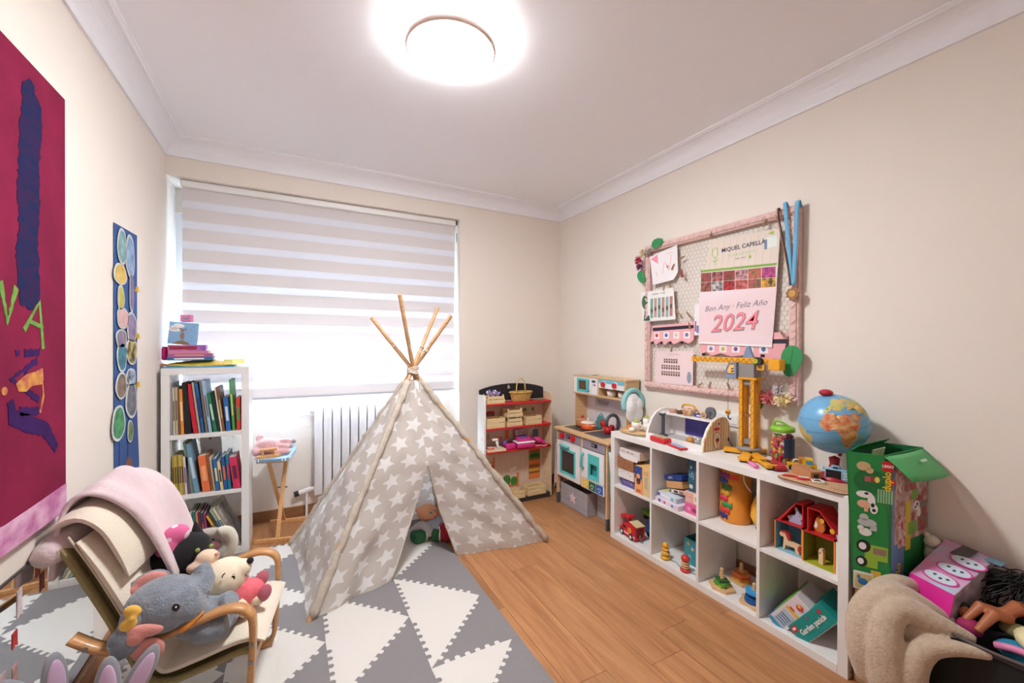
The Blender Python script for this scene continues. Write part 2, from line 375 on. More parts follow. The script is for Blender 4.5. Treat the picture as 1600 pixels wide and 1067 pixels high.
part(bl, 'chain_weight', B().mat(M('grey_plastic', (120, 122, 128), 0.5)).bx(1.300, 1.305, 3.56, 3.572, 2.31, 2.39, .002), world=True)
b = B().mat(PLASTIC_W)
for q in range(38): b.ell((1.303, 3.566, 2.45 - q * .025), .0035, 6, 4)
part(bl, 'bead_chain', b, world=True)

# ================================================================== radiator
RAD = M('radiator_enamel', (233, 232, 236), 0.3)
rd = thing('radiator', 'white panel-column radiator below the blind', 'radiator', (.5, 3.74, .17))
for k in range(11):
    x0 = .155 + k * .0676
    b = B().mat(RAD).bx(x0, x0 + .060, 3.695, 3.712, .175, .895, .006, 2).bx(x0 + .022, x0 + .038, 3.712, 3.76, .19, .88)
    b.bx(x0 - .0005, x0 + .0605, 3.72, 3.765, .20, .245, .006).bx(x0 - .0005, x0 + .0605, 3.72, 3.765, .825, .87, .006)
    part(rd, 'column', b, world=True)
part(rd, 'end_cap', B().mat(RAD).cyl((.155, 3.74, .85), (.13, 3.74, .85), .02, n=14).cyl((.13, 3.74, .85), (.122, 3.74, .85), .012, n=12), world=True)
part(rd, 'valve', B().mat(PLASTIC_W).cyl((.155, 3.74, .222), (.128, 3.74, .222), .016).cyl((.128, 3.74, .222), (.045, 3.74, .2), .020, .017).mat(BLACK).cyl((.045, 3.74, .2), (.012, 3.74, .192), .022), world=True)
part(rd, 'pipe', B().mat(RAD).cyl((.10, 3.745, .2), (.10, 3.745, 0), .009), world=True)
for bx_, bz_ in ((.40, .80), (.75, .80), (.40, .25)): part(rd, 'bracket', B().mat(RAD).bx(bx_, bx_ + .03, 3.76, 3.789, bz_, bz_ + .03), world=True)
# ================================================================== foam puzzle mat
FW = M('foam_white', (222, 217, 212), 0.8, bump=(260, 0.12)); FG = M('foam_grey', (136, 131, 134), 0.8, bump=(260, 0.15))
MT, TS = 0.012, 0.385
GX = [-.635, -.25, .135, .52, .905]; GY = [.95, 1.335, 1.72, 2.105, 2.487, 2.868, 3.25]
def knob_edge(a, b, side):
    """jigsaw path from a to b (a and b included), round knobs on the left when side=+1; the same curve seen from both ends"""
    a, b = Vector(a), Vector(b); d = b - a; L = d.length; d /= L; nn = Vector((-d.y, d.x)) * side
    n = max(3, round(L / .046)); p = L / n; out = [tuple(a)]
    for k in range(n):
        if k in (0, n - 1): continue
        c = a + d * (p * (k + .5)); r = p * .27; hgt = p * .12
        for q in range(9):
            t = radians(-52 + 35.5 * q + 0)                 # three quarters of a circle with a neck
            ang = radians(218) - radians(256) * q / 8
            out.append(tuple(c + d * (r * cos(ang)) + nn * (hgt + r * sin(ang) - r * sin(radians(218)) - .3 * r)))
    return out + [tuple(b)]
def tile(parent, name, corners, white, outs):
    """corners counter-clockwise; outs[i]: +1 knobs stick out of this tile, -1 they cut into it, 0 straight"""
    path = []
    n = len(corners)
    for i in range(n):
        a, b = corners[i], corners[(i + 1) % n]
        if outs[i] == 0: path += [a]
        elif outs[i] > 0: path += knob_edge(a, b, -1)[:-1]
        else: path += list(reversed(knob_edge(b, a, -1)))[:-1]
    cx = sum(p[0] for p in corners) / n; cy = sum(p[1] for p in corners) / n; k = .9985
    part(parent, name, B().mat(FW if white else FG).prism([(cx + (x - cx) * k, cy + (y - cy) * k) for x, y in path], 0.0005, MT))
mat_ = thing('foam_mat', 'grey and white puzzle play mat of interlocking foam triangles', 'mat', (0, 0, 0))
WHALF = {0: ['LL', 'UL', 'UL', 'LL', 'UL', 'LL'], 1: ['UL', 'LL', 'UL', 'LL', 'LL', 'UL'], 2: ['LL', 'LL', 'UL', 'LL', 'UL', 'LL'], 3: ['UL', 'UL', 'UL', 'LL', 'UL', 'LL']}
for c in range(4):
    for r in range(6):
        x0, x1, y0, y1 = GX[c], GX[c + 1], GY[r], GY[r + 1]
        bl_, br, tr, tl = (x0, y0), (x1, y0), (x1, y1), (x0, y1)
        # straight grid edges: knobs point to +x and +y; on the diagonal the white knobs stick out
        E_ = {'b': -1, 'r': 1, 't': 1, 'l': -1}
        if WHALF[c][r] == 'LL':       # white lower-left, diagonal tl-br
            tile(mat_, 'foam_triangle', [bl_, br, tl], True, [E_['b'], 1, E_['l']]); tile(mat_, 'foam_triangle', [br, tr, tl], False, [E_['r'], E_['t'], -1])
        else:                          # white upper-left, diagonal bl-tr
            tile(mat_, 'foam_triangle', [bl_, tr, tl], True, [1, E_['t'], E_['l']]); tile(mat_, 'foam_triangle', [bl_, br, tr], False, [E_['b'], E_['r'], -1])
for r in range(6):
    tile(mat_, 'edge_strip', [(GX[4], GY[r]), (GX[4] + .038, GY[r]), (GX[4] + .038, GY[r + 1]), (GX[4], GY[r + 1])], False, [0, 0, 0, -1])
    tile(mat_, 'edge_strip', [(GX[0] - .038, GY[r]), (GX[0], GY[r]), (GX[0], GY[r + 1]), (GX[0] - .038, GY[r + 1])], False, [0, 1, 0, 0])
for c in range(4):
    tile(mat_, 'edge_strip', [(GX[c], GY[6]), (GX[c + 1], GY[6]), (GX[c + 1], GY[6] + .022), (GX[c], GY[6] + .022)], False, [-1, 0, 0, 0])
    tile(mat_, 'edge_strip', [(GX[c], GY[0] - .038), (GX[c + 1], GY[0] - .038), (GX[c + 1], GY[0]), (GX[c], GY[0])], False, [0, 0, 1, 0])

# ================================================================== bookcase
bc = thing('white_bookcase', 'narrow open white bookcase of three compartments beside the window', 'bookcase', (-.484, 3.485, 0))
x0, x1, y0, y1 = -.713, -.255, 3.29, 3.575
part(bc, 'side_panel', B().mat(WHITE).bx(x0, x0 + .042, y0, y1, 0, 1.193, .001), world=True)
part(bc, 'side_panel', B().mat(WHITE).bx(x1 - .042, x1, y0, y1, 0, 1.193, .001), world=True)
part(bc, 'top_panel', B().mat(WHITE).bx(x0, x1, y0, y1, 1.1935, 1.235, .001), world=True)
part(bc, 'bottom_panel', B().mat(WHITE).bx(x0 + .0425, x1 - .0425, y0, y1, 0, .045, .001), world=True)
part(bc, 'shelf', B().mat(WHITE).bx(x0 + .0425, x1 - .0425, y0, y1, .788, .815, .001), world=True)
part(bc, 'shelf', B().mat(WHITE).bx(x0 + .0425, x1 - .0425, y0, y1, .408, .432, .001), world=True)
PAGE = M('book_pages', (226, 218, 204), 0.8, noise=(60, 0.1, (1, 1, 1)))
ORD = ['first', 'second', 'third', 'fourth', 'fifth', 'sixth', 'seventh', 'eighth', 'ninth', 'tenth', 'eleventh', 'twelfth', 'thirteenth', 'fourteenth', 'fifteenth', 'sixteenth', 'seventeenth', 'eighteenth']
def book(xb, xt, t, z0, h, d, rgb, cname, title, row, k, yf=3.31):
    """upright or leaning book, spine to the room; xb, xt: middle of the spine at foot and head"""
    lean = math.degrees(math.atan2(xt - xb, h)); lbl = '%s book on the %s shelf of the bookcase, %s from left' % (cname, row, ORD[k])
    # lift so that the lower corner touches the shelf
    lift = abs(sin(radians(lean))) * t / 2
    o = thing('book', lbl, 'book', (xb, yf, z0 + lift + .0008), 0, 'books on the ' + row + ' shelf', 0, lean)
    m = M('cover_%d_%d_%d' % rgb, rgb, 0.45, noise=(25, 0.06))
    hh = h / max(.2, cos(radians(lean)))
    part(o, 'cover', B().mat(m).bx(-t / 2, -t / 2 + .0015, 0, d, 0, hh).bx(t / 2 - .0015, t / 2, 0, d, 0, hh).bx(-t / 2 + .0015, t / 2 - .0015, 0, .002, 0, hh))
    part(o, 'pages', B().mat(PAGE).bx(-t / 2 + .0017, t / 2 - .0017, .0025, d - .004, .003, hh - .004))
    if title:
        tm = M('spine_%d_%d_%d' % title, title, 0.5); b = B().mat(tm); w = max(.0015, t * .28)
        b.bx(-w, w, -.0006, 0.0, hh * .30, hh * .72)
        part(o, 'spine_print', b)
    return o
TOPB = [(-.664, -.668, .010, 1.140, (150, 146, 150), 'grey magazine-thin', None), (-.651, -.656, .010, 1.112, (205, 196, 172), 'cream spotted', (120, 70, 60)), (-.638, -.642, .011, 1.114, (190, 178, 150), 'beige spotted', (110, 80, 60)), (-.626, -.631, .010, 1.105, (120, 82, 60), 'dark brown', None), (-.610, -.620, .015, 1.102, (232, 146, 60), 'orange and cream', (240, 220, 170)), (-.580, -.600, .030, 1.140, (28, 28, 32), 'thick black', None), (-.543, -.580, .022, 1.130, (205, 30, 52), 'tall red', None), (-.523, -.560, .010, 1.140, (178, 168, 160), 'thin taupe', None), (-.505, -.542, .014, 1.132, (40, 98, 160), 'slim blue', (20, 50, 110)), (-.486, -.520, .012, 1.150, (120, 108, 102), 'tall grey', None), (-.467, -.506, .016, 1.150, (160, 190, 214), 'pale blue wire-bound', (120, 110, 104)), (-.440, -.478, .018, 1.068, (40, 120, 92), 'short green', (190, 220, 200)), (-.421, -.459, .013, 1.076, (22, 52, 44), 'dark green', None), (-.407, -.444, .009, 1.100, (214, 196, 170), 'narrow beige', None), (-.395, -.430, .010, 1.104, (134, 86, 56), 'slim brown', (220, 180, 120)), (-.369, -.388, .024, 1.036, (44, 104, 170), 'short wave-blue', (214, 226, 240)), (-.341, -.362, .014, 1.150, (76, 148, 60), 'tall bright green', (200, 210, 120)), (-.314, -.318, .020, 1.030, (220, 62, 50), 'short red and green', (70, 150, 80))]
for k, (xb, xt, t, zt, c, n, ti) in enumerate(TOPB): book(xb, xt, t, .815, zt - .815, .20, c, n, ti, 'top', k)
MIDB = [(-.655, -.660, .011, .680, (170, 150, 70), 'thin olive-yellow', (90, 60, 40)), (-.642, -.648, .011, .682, (196, 172, 70), 'thin mustard', (90, 60, 40)), (-.630, -.637, .011, .682, (150, 128, 60), 'thin dark olive', (60, 60, 50)), (-.618, -.626, .011, .684, (200, 182, 92), 'thin pale yellow', (90, 50, 60)), (-.606, -.615, .011, .684, (174, 150, 66), 'thin ochre', (70, 50, 40)), (-.592, -.604, .010, .672, (226, 214, 220), 'slim white', (80, 60, 120)), (-.578, -.592, .010, .670, (110, 80, 110), 'slim violet', None), (-.562, -.604, .014, .760, (112, 132, 116), 'tall grey-green', None), (-.538, -.586, .026, .750, (112, 150, 176), 'tall slate-blue glossy', (196, 216, 226)), (-.488, -.514, .040, .664, (232, 118, 70), 'thick orange', (244, 170, 120)), (-.458, -.486, .010, .668, (150, 92, 56), 'thin chestnut', None), (-.444, -.470, .012, .650, (206, 190, 170), 'narrow cream', None), (-.424, -.446, .018, .640, (44, 110, 178), 'blue', (230, 214, 160)), (-.403, -.424, .016, .620, (232, 206, 150), 'short black-lettered cream', (60, 50, 60)), (-.382, -.402, .018, .650, (40, 96, 160), 'royal blue', (220, 110, 70)), (-.362, -.380, .016, .664, (36, 120, 150), 'teal', (200, 40, 60)), (-.322, -.348, .040, .640, (214, 50, 96), 'thick pink', (110, 40, 70))]
for k, (xb, xt, t, zt, c, n, ti) in enumerate(MIDB): book(xb, xt, t, .432, zt - .432, .18 + .03 * (k % 3 == 0), c, n, ti, 'middle', k, 3.315 if k < 12 else 3.30)
o = thing('card', 'white spotted card standing behind the orange book on middle shelf', 'card', (-.475, 3.52, .433), 0, None, 0, -4)
part(o, 'sheet', B().mat(M('white_card', (234, 232, 230), 0.6)).bx(-.06, .06, 0, .003, 0, .345)); part(o, 'print', B().mat(BLACK).bx(-.006, .004, -.001, 0, .30, .312).bx(.03, .036, -.001, 0, .312, .320))
LOWB = [(-.655, -.660, .020, .335, (96, 164, 200), 'pale blue standing', (220, 230, 240)), (-.633, -.636, .018, .300, (196, 206, 214), 'white and red', (190, 60, 60)), (-.613, -.615, .016, .280, (124, 62, 44), 'russet', (180, 110, 80)), (-.585, -.588, .030, .245, (226, 210, 180), 'cream spined purple', (70, 60, 150)), (-.553, -.572, .012, .310, (170, 182, 178), 'grey-green', None), (-.537, -.556, .012, .312, (30, 120, 118), 'deep teal', None), (-.521, -.541, .011, .305, (200, 130, 80), 'tan', None), (-.507, -.528, .011, .310, (110, 40, 70), 'burgundy', None), (-.492, -.514, .012, .300, (60, 66, 84), 'navy', (200, 80, 70)), (-.476, -.500, .011, .290, (150, 60, 110), 'magenta', None)]
for k, (xb, xt, t, zt, c, n, ti) in enumerate(LOWB): book(xb, xt, t, .045, zt - .045, .19, c, n, ti, 'bottom', k)
LEAN = [(-.376, -.484, .012, .275, (222, 170, 60), 'yellow leaning'), (-.358, -.4755, .010, .295, (70, 66, 56), 'dark thin leaning'), (-.341, -.4656, .014, .310, (150, 180, 160), 'green-grey comic leaning'), (-.3235, -.4505, .011, .315, (230, 214, 176), 'cream leaning')]
for k, (xb, xt, t, zt, c, n) in enumerate(LEAN): book(xb, xt, t, .045, zt - .045, .20 + .01 * k, c, n, (60, 90, 130), 'bottom', k + 10, 3.30)
# a big picture book slanting at the right of the bottom shelf
o = thing('picture_book', 'large picture book with red and grey cover slanting at right of bottom shelf', 'book', (-.3065, 3.31, .049), 0, None, 0, -25)
part(o, 'cover', B().mat(M('cover_grey_picture', (198, 192, 186), .5, noise=(9, .1, (1, 1, 1), (120, 108, 100)))).bx(-.008, -.006, 0, .25, 0, .30).bx(.006, .008, 0, .25, 0, .30).bx(-.006, .006, 0, .002, 0, .30))
part(o, 'pages', B().mat(PAGE).bx(-.0058, .0058, .003, .245, .004, .296))
part(o, 'cover_print', B().mat(M('print_red', (186, 44, 40), .5)).prism([(.02, .02), (.12, .03), (.15, .12), (.10, .2), (.05, .15)], -.0088, -.008, 'yz'))

# ---------------------------------------------------- things on top of the bookcase
ZT = 1.2355
o = thing('blue_folder', 'flat sky-blue folder lying at the bottom of the pile on the bookcase', 'folder', (-.53, 3.45, ZT), 2)
part(o, 'cover', B().mat(M('folder_blue', (70, 160, 214), .4)).box((0, 0, .004), (.37, .26, .008), .003)); part(o, 'elastic', B().mat(M('elastic_blue', (30, 90, 150), .6)).box((.15, 0, .0085), (.006, .26, .002)))
o = thing('gold_cushion', 'flat yellow padded gift bag with orange end on the bookcase pile', 'bag', (-.535, 3.44, ZT + .009), -3)
P = []
for i in range(13):
    u = i / 12; w = .11 * min(1, 2.2 * math.sqrt(max(0, u * (1 - u))) + .25); row = []
    for j in range(9):
        v = j / 8; row.append((-.19 + .38 * u, (v - .5) * 2 * w, .002 + .034 * math.sqrt(max(0, sin(pi * u))) * sin(pi * v) + .003 * sin(9 * u + 5 * v)))
    P.append(row)
part(o, 'padded_body', B().mat(M('gold_cloth', (216, 186, 70), .5, noise=(20, .15), bump=(40, .4))).grid(P, True, -.002))
part(o, 'orange_end', B().mat(M('orange_felt', (238, 140, 92), .7)).prism([(-.21, -.06), (-.165, -.075), (-.15, 0), (-.165, .075), (-.21, .05), (-.195, 0)], .004, .012))
part(o, 'yellow_tissue', B().mat(M('yellow_tissue', (248, 240, 150), .6)).prism([(.14, -.09), (.19, -.11), (.22, -.03), (.24, .02), (.20, .07), (.15, .06), (.16, 0)], .006, .040))
def flat_book(name, label, cx, cy, z, w, d, h, rz, rgb, print_rgb=None):
    o = thing(name, label, 'book', (cx, cy, z), rz)
    m = M('flat_%d_%d_%d' % rgb, rgb, .45)
    part(o, 'cover', B().mat(m).bx(-w / 2, w / 2, -d / 2, d / 2, 0, .002).bx(-w / 2, w / 2, -d / 2, d / 2, h - .002, h).bx(-w / 2, w / 2, -d / 2, -d / 2 + .002, .002, h - .002))
    part(o, 'pages', B().mat(PAGE).bx(-w / 2 + .003, w / 2 - .003, -d / 2 + .002, d / 2 - .003, .002, h - .002))
    if print_rgb: part(o, 'cover_print', B().mat(M('fp_%d_%d_%d' % print_rgb, print_rgb, .5)).bx(-w * .35, w * .3, -d / 2 - .0006, -d / 2, h * .3, h * .7))
    return o
z = ZT + .046
flat_book('flat_book', 'teal and red activity book lying lowest on the yellow bag', -.580, 3.43, z, .235, .17, .022, 3, (46, 110, 160), (230, 230, 230)); z += .0225
flat_book('flat_book', 'mauve book lying in the middle of the pile on the bookcase', -.582, 3.43, z, .230, .165, .020, 5, (168, 96, 150), (230, 150, 110)); z += .0205
flat_book('flat_book', 'rosy illustrated book under the violet box on the bookcase', -.590, 3.43, z, .205, .16, .018, 2, (206, 130, 160), None); z += .0185
o = thing('violet_box', 'violet and pink flat box with a red slot on the book pile', 'box', (-.600, 3.43, z), 4)
part(o, 'body', B().mat(M('violet_card', (150, 92, 178), .5, noise=(15, .2, (1, 1, 1), (216, 130, 170)))).box((0, 0, .019), (.195, .15, .038), .002)); part(o, 'slot', B().mat(M('dark_red', (150, 40, 70), .6)).bx(-.09, .05, -.0762, -.075, .008, .030))
z += .0385
o = thing('mouse_box', 'sky-blue box painted with a small animal on a hill and clouds', 'box', (-.635, 3.445, z + .001), 8, None, 0, 5)
part(o, 'body', B().mat(M('sky_card', (132, 176, 214), .5)).bx(-.075, .075, -.045, .045, 0, .145, .002))
b = B().mat(M('cloud_print', (244, 240, 240), .6)); O3, U3, V3 = (0, -.0452, 0), (1, 0, 0), (0, 0, 1)
for cx, cy, rx, ry in ((-.045, .095, .030, .014), (-.025, .12, .028, .013), (-.05, .102, .02, .016)): b.plate(ring(cx, cy, rx, ry), O3, U3, V3, 0, .0005)
b.mat(M('hill_print', (134, 110, 62), .6)).plate([(-.05, .002), (.04, .002), (.03, .016), (.0, .026), (-.03, .018)], O3, U3, V3, 0, .0006)
b.mat(M('creature_print', (150, 116, 104), .6)).plate(ring(-.004, .058, .012, .022), O3, U3, V3, 0, .0007).plate(ring(-.006, .092, .010, .010), O3, U3, V3, 0, .0008).plate(ring(-.018, .102, .006, .006, 10), O3, U3, V3, 0, .0007).plate(ring(.010, .100, .006, .006, 10), O3, U3, V3, 0, .0007).plate([(-.010, .022), (-.006, .022), (-.006, .045), (-.010, .045)], O3, U3, V3, 0, .0007).plate([(.002, .022), (.006, .022), (.006, .045), (.002, .045)], O3, U3, V3, 0, .0007)
for cx, cy in ((.035, .10), (.02, .08), (.045, .05), (-.05, .04), (.05, .12), (-.06, .06)): b.mat(M('dot_print', (180, 90, 100), .6)).plate(ring(cx, cy, .003, .003, 8), O3, U3, V3, 0, .0007)
part(o, 'picture', b)
part(o, 'side_print', B().mat(M('pink_print', (226, 150, 190), .6)).bx(.075, .0757, -.02, .02, .03, .11))
o = thing('pink_cube', 'small pink box with a green squiggle on top of the sky-blue box', 'box', (-.612, 3.45, z + .152), -8)
part(o, 'body', B().mat(M('pink_card', (224, 130, 178), .5)).box((0, 0, .0225), (.058, .05, .045), .002)); part(o, 'squiggle', B().mat(M('green_print', (90, 160, 130), .5)).plate([(-.02, .014), (-.01, .026), (.004, .018), (.018, .03), (.02, .024), (.004, .010), (-.008, .018)], (0, -.0252, 0), U3, V3, 0, .0005))
o = thing('sequin_pouch', 'small magenta sequin pouch upright at the left of the pile', 'pouch', (-.712, 3.40, ZT + .047), 0)
part(o, 'body', B().mat(M('sequin_magenta', (196, 30, 120), .25, metal=.4, bump=(180, .9))).box((0, 0, .042), (.032, .06, .084), .012, 3)); part(o, 'zip', B().mat(M('zip_dark', (90, 10, 60), .4, metal=.5)).bx(-.012, .012, -.028, .028, .083, .087))

# ================================================================== toy ironing board
WOODL = M('light_beech', (214, 162, 108), 0.5, noise=(6, 0.12, (14, 1, 14)))
ib = thing('toy_ironing_board', 'small wooden ironing board with blue polka-dot cover beside the bookcase', 'ironing board', (-.075, 3.535, 0), -14)
def dots():
    m = bpy.data.materials.new('polka_cloth'); m.use_nodes = True; nt = m.node_tree; b = nt.nodes['Principled BSDF']
    tc = nt.nodes.new('ShaderNodeTexCoord'); v = nt.nodes.new('ShaderNodeTexVoronoi'); v.voronoi_dimensions = '2D'; v.inputs['Scale'].default_value = 55; v.inputs['Randomness'].default_value = 0.0
    nt.links.new(tc.outputs['Object'], v.inputs['Vector']); f = NX(nt, v.outputs['Distance']) < 0.26
    nt.links.new(mixcol(nt, f, lin((112, 158, 196)), lin((236, 240, 244))), b.inputs['Base Color']); b.inputs['Roughness'].default_value = 0.8
    return m
op = [(-.095, -.235), (-.04, -.245), (.04, -.245), (.095, -.235), (.108, -.20), (.105, -.05), (.085, .08), (.055, .17), (.025, .22), (0, .232), (-.025, .22), (-.055, .17), (-.085, .08), (-.105, -.05), (-.108, -.20)]
part(ib, 'board_cover', B().mat(dots()).prism(op, .583, .600)); part(ib, 'board_core', B().mat(WOODL).prism([(a * .94, b_ * .96) for a, b_ in op], .572, .583))
for s_, ya, yb_, xx in ((1, -.19, .17, -.022), (-1, .06, -.165, .022)):
    d = Vector((0, yb_ - ya, -.545)); c = Vector((xx, (ya + yb_) / 2, .572 - .2725 - .012))
    ang = math.degrees(math.atan2(yb_ - ya, .545)); part(ib, 'leg', B().mat(WOODL).at(tuple(c), 0, ang).box((0, 0, 0), (.026, .012, .555 / cos(radians(ang))), .002))
part(ib, 'foot_bar', B().mat(WOODL).bx(-.120, .115, -.182, -.158, 0, .026, .002)); part(ib, 'foot_bar', B().mat(WOODL).bx(-.12, .14, .158, .182, 0, .026, .002))
part(ib, 'pivot_bolt', B().mat(M('steel', (150, 148, 144), .35, metal=.9)).cyl((-.045, -.005, .33), (.045, -.005, .33), .006))
pk = thing('pink_plush', 'fuzzy pink plush with finger-like limbs lying on the toy ironing board', 'plush toy', (-.15, 3.45, .6005), -10)
PKP = M('pink_plush', (226, 176, 178), .9, sheen=.5, noise=(14, .12), bump=(160, .5))
b = B().mat(PKP).ell((0, 0, .062), (.085, .07, .060)).ell((-.06, -.045, .035), .034).ell((-.055, .02, .115), (.03, .025, .032))
for k, (yy, zz, ln) in enumerate(((-.045, .024, .15), (-.02, .055, .16), (.01, .085, .165), (.045, .075, .15))):
    b.tube([(0, yy * .6, .04 + zz * .3), (.06, yy, zz), (ln * .75, yy, zz), (ln, yy * 1.05, zz - .004)], [.026, .024, .020, .012], 10)
part(pk, 'body', b, mods=soft(.006, 5))
part(pk, 'grey_tip', B().mat(M('grey_plush', (168, 160, 162), .9)).ell((.160, .01, .084), .016).ell((.148, -.021, .055), .014))
ir = thing('toy_iron', 'small wooden toy iron on the front edge of the ironing board', 'toy iron', (-.145, 3.355, .6005), 4)
part(ir, 'sole', B().mat(WOODL).prism([(-.07, -.022), (.05, -.022), (.078, 0), (.05, .022), (-.07, .022)], 0, .018))
part(ir, 'handle', B().mat(WOODL).cyl((-.055, 0, .056), (.05, 0, .056), .010, n=12)); part(ir, 'handle_post', B().mat(WOODL).cyl((-.035, 0, .018), (-.035, 0, .05), .007)); part(ir, 'handle_post', B().mat(WOODL).cyl((.035, 0, .018), (.035, 0, .05), .007))

# ================================================================== left wall: canvas, paper strip, mirror
XC = XL + .03
CAN = M('canvas_crimson', (128, 26, 62), .95, spec=.2, noise=(5, .14), bump=(300, .25))
cv = thing('canvas_painting', 'large crimson canvas with blue and green brush lettering on the left wall', 'painting', (XL, 1.5, .795))
part(cv, 'canvas', B().mat(CAN).bx(XL + .001, XC, 1.02, 2.062, .795, 2.253, .003), world=True)
WO, WU, WV = (XC, 0, 0), (0, 1, 0), (0, 0, 1)
def stroke(pts, w, th):
    """a brush stroke outline of width w along pts (y,z)"""
    P = [Vector(p) for p in pts]; L, R_ = [], []
    for i, p in enumerate(P):
        d = (P[min(i + 1, len(P) - 1)] - P[max(i - 1, 0)]).normalized(); nn = Vector((-d.y, d.x)); ww_ = (w[i] if isinstance(w, list) else w) / 2
        L.append(tuple(p + nn * ww_)); R_.append(tuple(p - nn * ww_))
    return L + R_[::-1]
def rough(poly, amp=.005, seed=1):
    """ragged, dry-brush version of an outline"""
    random.seed(seed); o = []
    for (a, b_), (c, d) in zip(poly, poly[1:] + poly[:1]):
        n = max(1, int(math.hypot(c - a, d - b_) / .012))
        for k in range(n): t_ = k / n; o.append((a + (c - a) * t_ + random.uniform(-amp, amp), b_ + (d - b_) * t_ + random.uniform(-amp, amp)))
    return o
NAVY = M('paint_navy', (20, 34, 78), .9, spec=.2, noise=(14, .3, (1, 1, 3), (48, 26, 70))); PURP = M('paint_purple', (54, 22, 84), .9, spec=.2, noise=(20, .2)); GRN = M('paint_green', (108, 150, 70), .9, spec=.2, noise=(30, .2)); YEL = M('paint_gold', (206, 150, 52), .7, noise=(30, .3, (1, 1, 1), (170, 70, 60)))
PINKB = M('paint_pink', (224, 176, 204), .8, noise=(6, .2, (1, 2, 3), (186, 108, 156)))
part(cv, 'navy_stroke', B().mat(NAVY).plate(rough([(1.795, 2.163), (1.815, 2.19), (1.848, 2.2), (1.862, 2.17), (1.903, 2.141), (1.897, 2.03), (1.886, 1.95), (1.892, 1.83), (1.878, 1.706), (1.888, 1.60), (1.890, 1.524), (1.83, 1.49), (1.775, 1.505), (1.765, 1.60), (1.757, 1.643), (1.772, 1.74), (1.766, 1.832), (1.778, 2.023)][::-1], .006), WO, WU, WV, 0, .0010), world=True)
part(cv, 'green_letter_v', B().mat(GRN).plate(rough(stroke([(1.684, 1.559), (1.715, 1.449), (1.759, 1.554)], .022, 0), .0025), WO, WU, WV, 0, .0014), world=True)
b = B().mat(GRN); b.plate(stroke([(1.798, 1.428), (1.884, 1.52), (1.906, 1.371)], .018, 0), WO, WU, WV, 0, .0014); b.plate(stroke([(1.829, 1.456), (1.907, 1.439)], .014, 0), WO, WU, WV, 0, .0013); part(cv, 'green_letter_a', b, world=True)
b = B().mat(PURP)
for pts, w in (([(1.801, 1.359), (1.887, 1.361)], .022), ([(1.755, 1.358), (1.774, 1.361)], .018), ([(1.872, 1.335), (1.733, 1.287), (1.879, 1.209)], .022), ([(1.807, 1.305), (1.814, 1.246)], .018), ([(1.729, 1.224), (1.737, 1.176), (1.824, 1.142), (1.917, 1.112), (1.991, 1.030)], [.03, .05, .055, .05, .03]), ([(1.773, 1.189), (1.878, 1.175)], .025)):
    b.plate(rough(stroke(pts, w, 0), .003), WO, WU, WV, 0, .0012)
part(cv, 'purple_script', b, world=True)
b = B().mat(YEL).plate([(1.754, 1.271), (1.807, 1.295), (1.86, 1.30), (1.902, 1.31), (1.906, 1.268), (1.85, 1.262), (1.807, 1.243), (1.767, 1.247)][::-1], WO, WU, WV, 0, .0016); b.plate(stroke([(1.824, 1.262), (1.90, 1.262), (1.906, 1.22), (1.886, 1.168)], .010, 0), WO, WU, WV, 0, .0017); b.plate(ring(1.70, 1.255, .014, .012), WO, WU, WV, 0, .0016); part(cv, 'gold_smear', b, world=True)
part(cv, 'pink_band', B().mat(PINKB).plate([(1.021, .797), (2.061, .797), (2.061, .893), (1.9, .886), (1.7, .880), (1.45, .90), (1.021, .87)], WO, WU, WV, 0, .0008), world=True)
ch = thing('paper_collage', 'long blue paper strip with cut-out painted animals and leaves on the left wall', 'collage', (XL, 2.77, .555))
CO = (XL, 0, 0)
part(ch, 'backing', B().mat(M('collage_blue', (52, 88, 148), .8, noise=(5, .1))).plate([(2.61, 1.955), (2.937, 1.968), (2.933, 1.043), (2.968, .738), (2.93, .555), (2.795, .555), (2.593, .678), (2.611, .815), (2.606, 1.204)][::-1], CO, WU, WV, .002, .004), world=True)
part(ch, 'brown_shape', B().mat(M('collage_brown', (134, 84, 66), .8)).plate([(2.796, .816), (2.845, .783), (2.849, .747), (2.931, .666), (2.93, .555), (2.795, .555), (2.663, .649), (2.688, .742)][::-1], CO, WU, WV, .004, .006), world=True)
part(ch, 'dark_stem', B().mat(BLACK).plate([(2.668, .80), (2.674, .80), (2.674, .95), (2.668, .95)], CO, WU, WV, .004, .005), world=True); part(ch, 'dark_stem', B().mat(BLACK).plate([(2.785, .82), (2.791, .82), (2.791, .90), (2.785, .90)], CO, WU, WV, .004, .005), world=True)
PB = M('cutout_border', (204, 206, 208), .8)
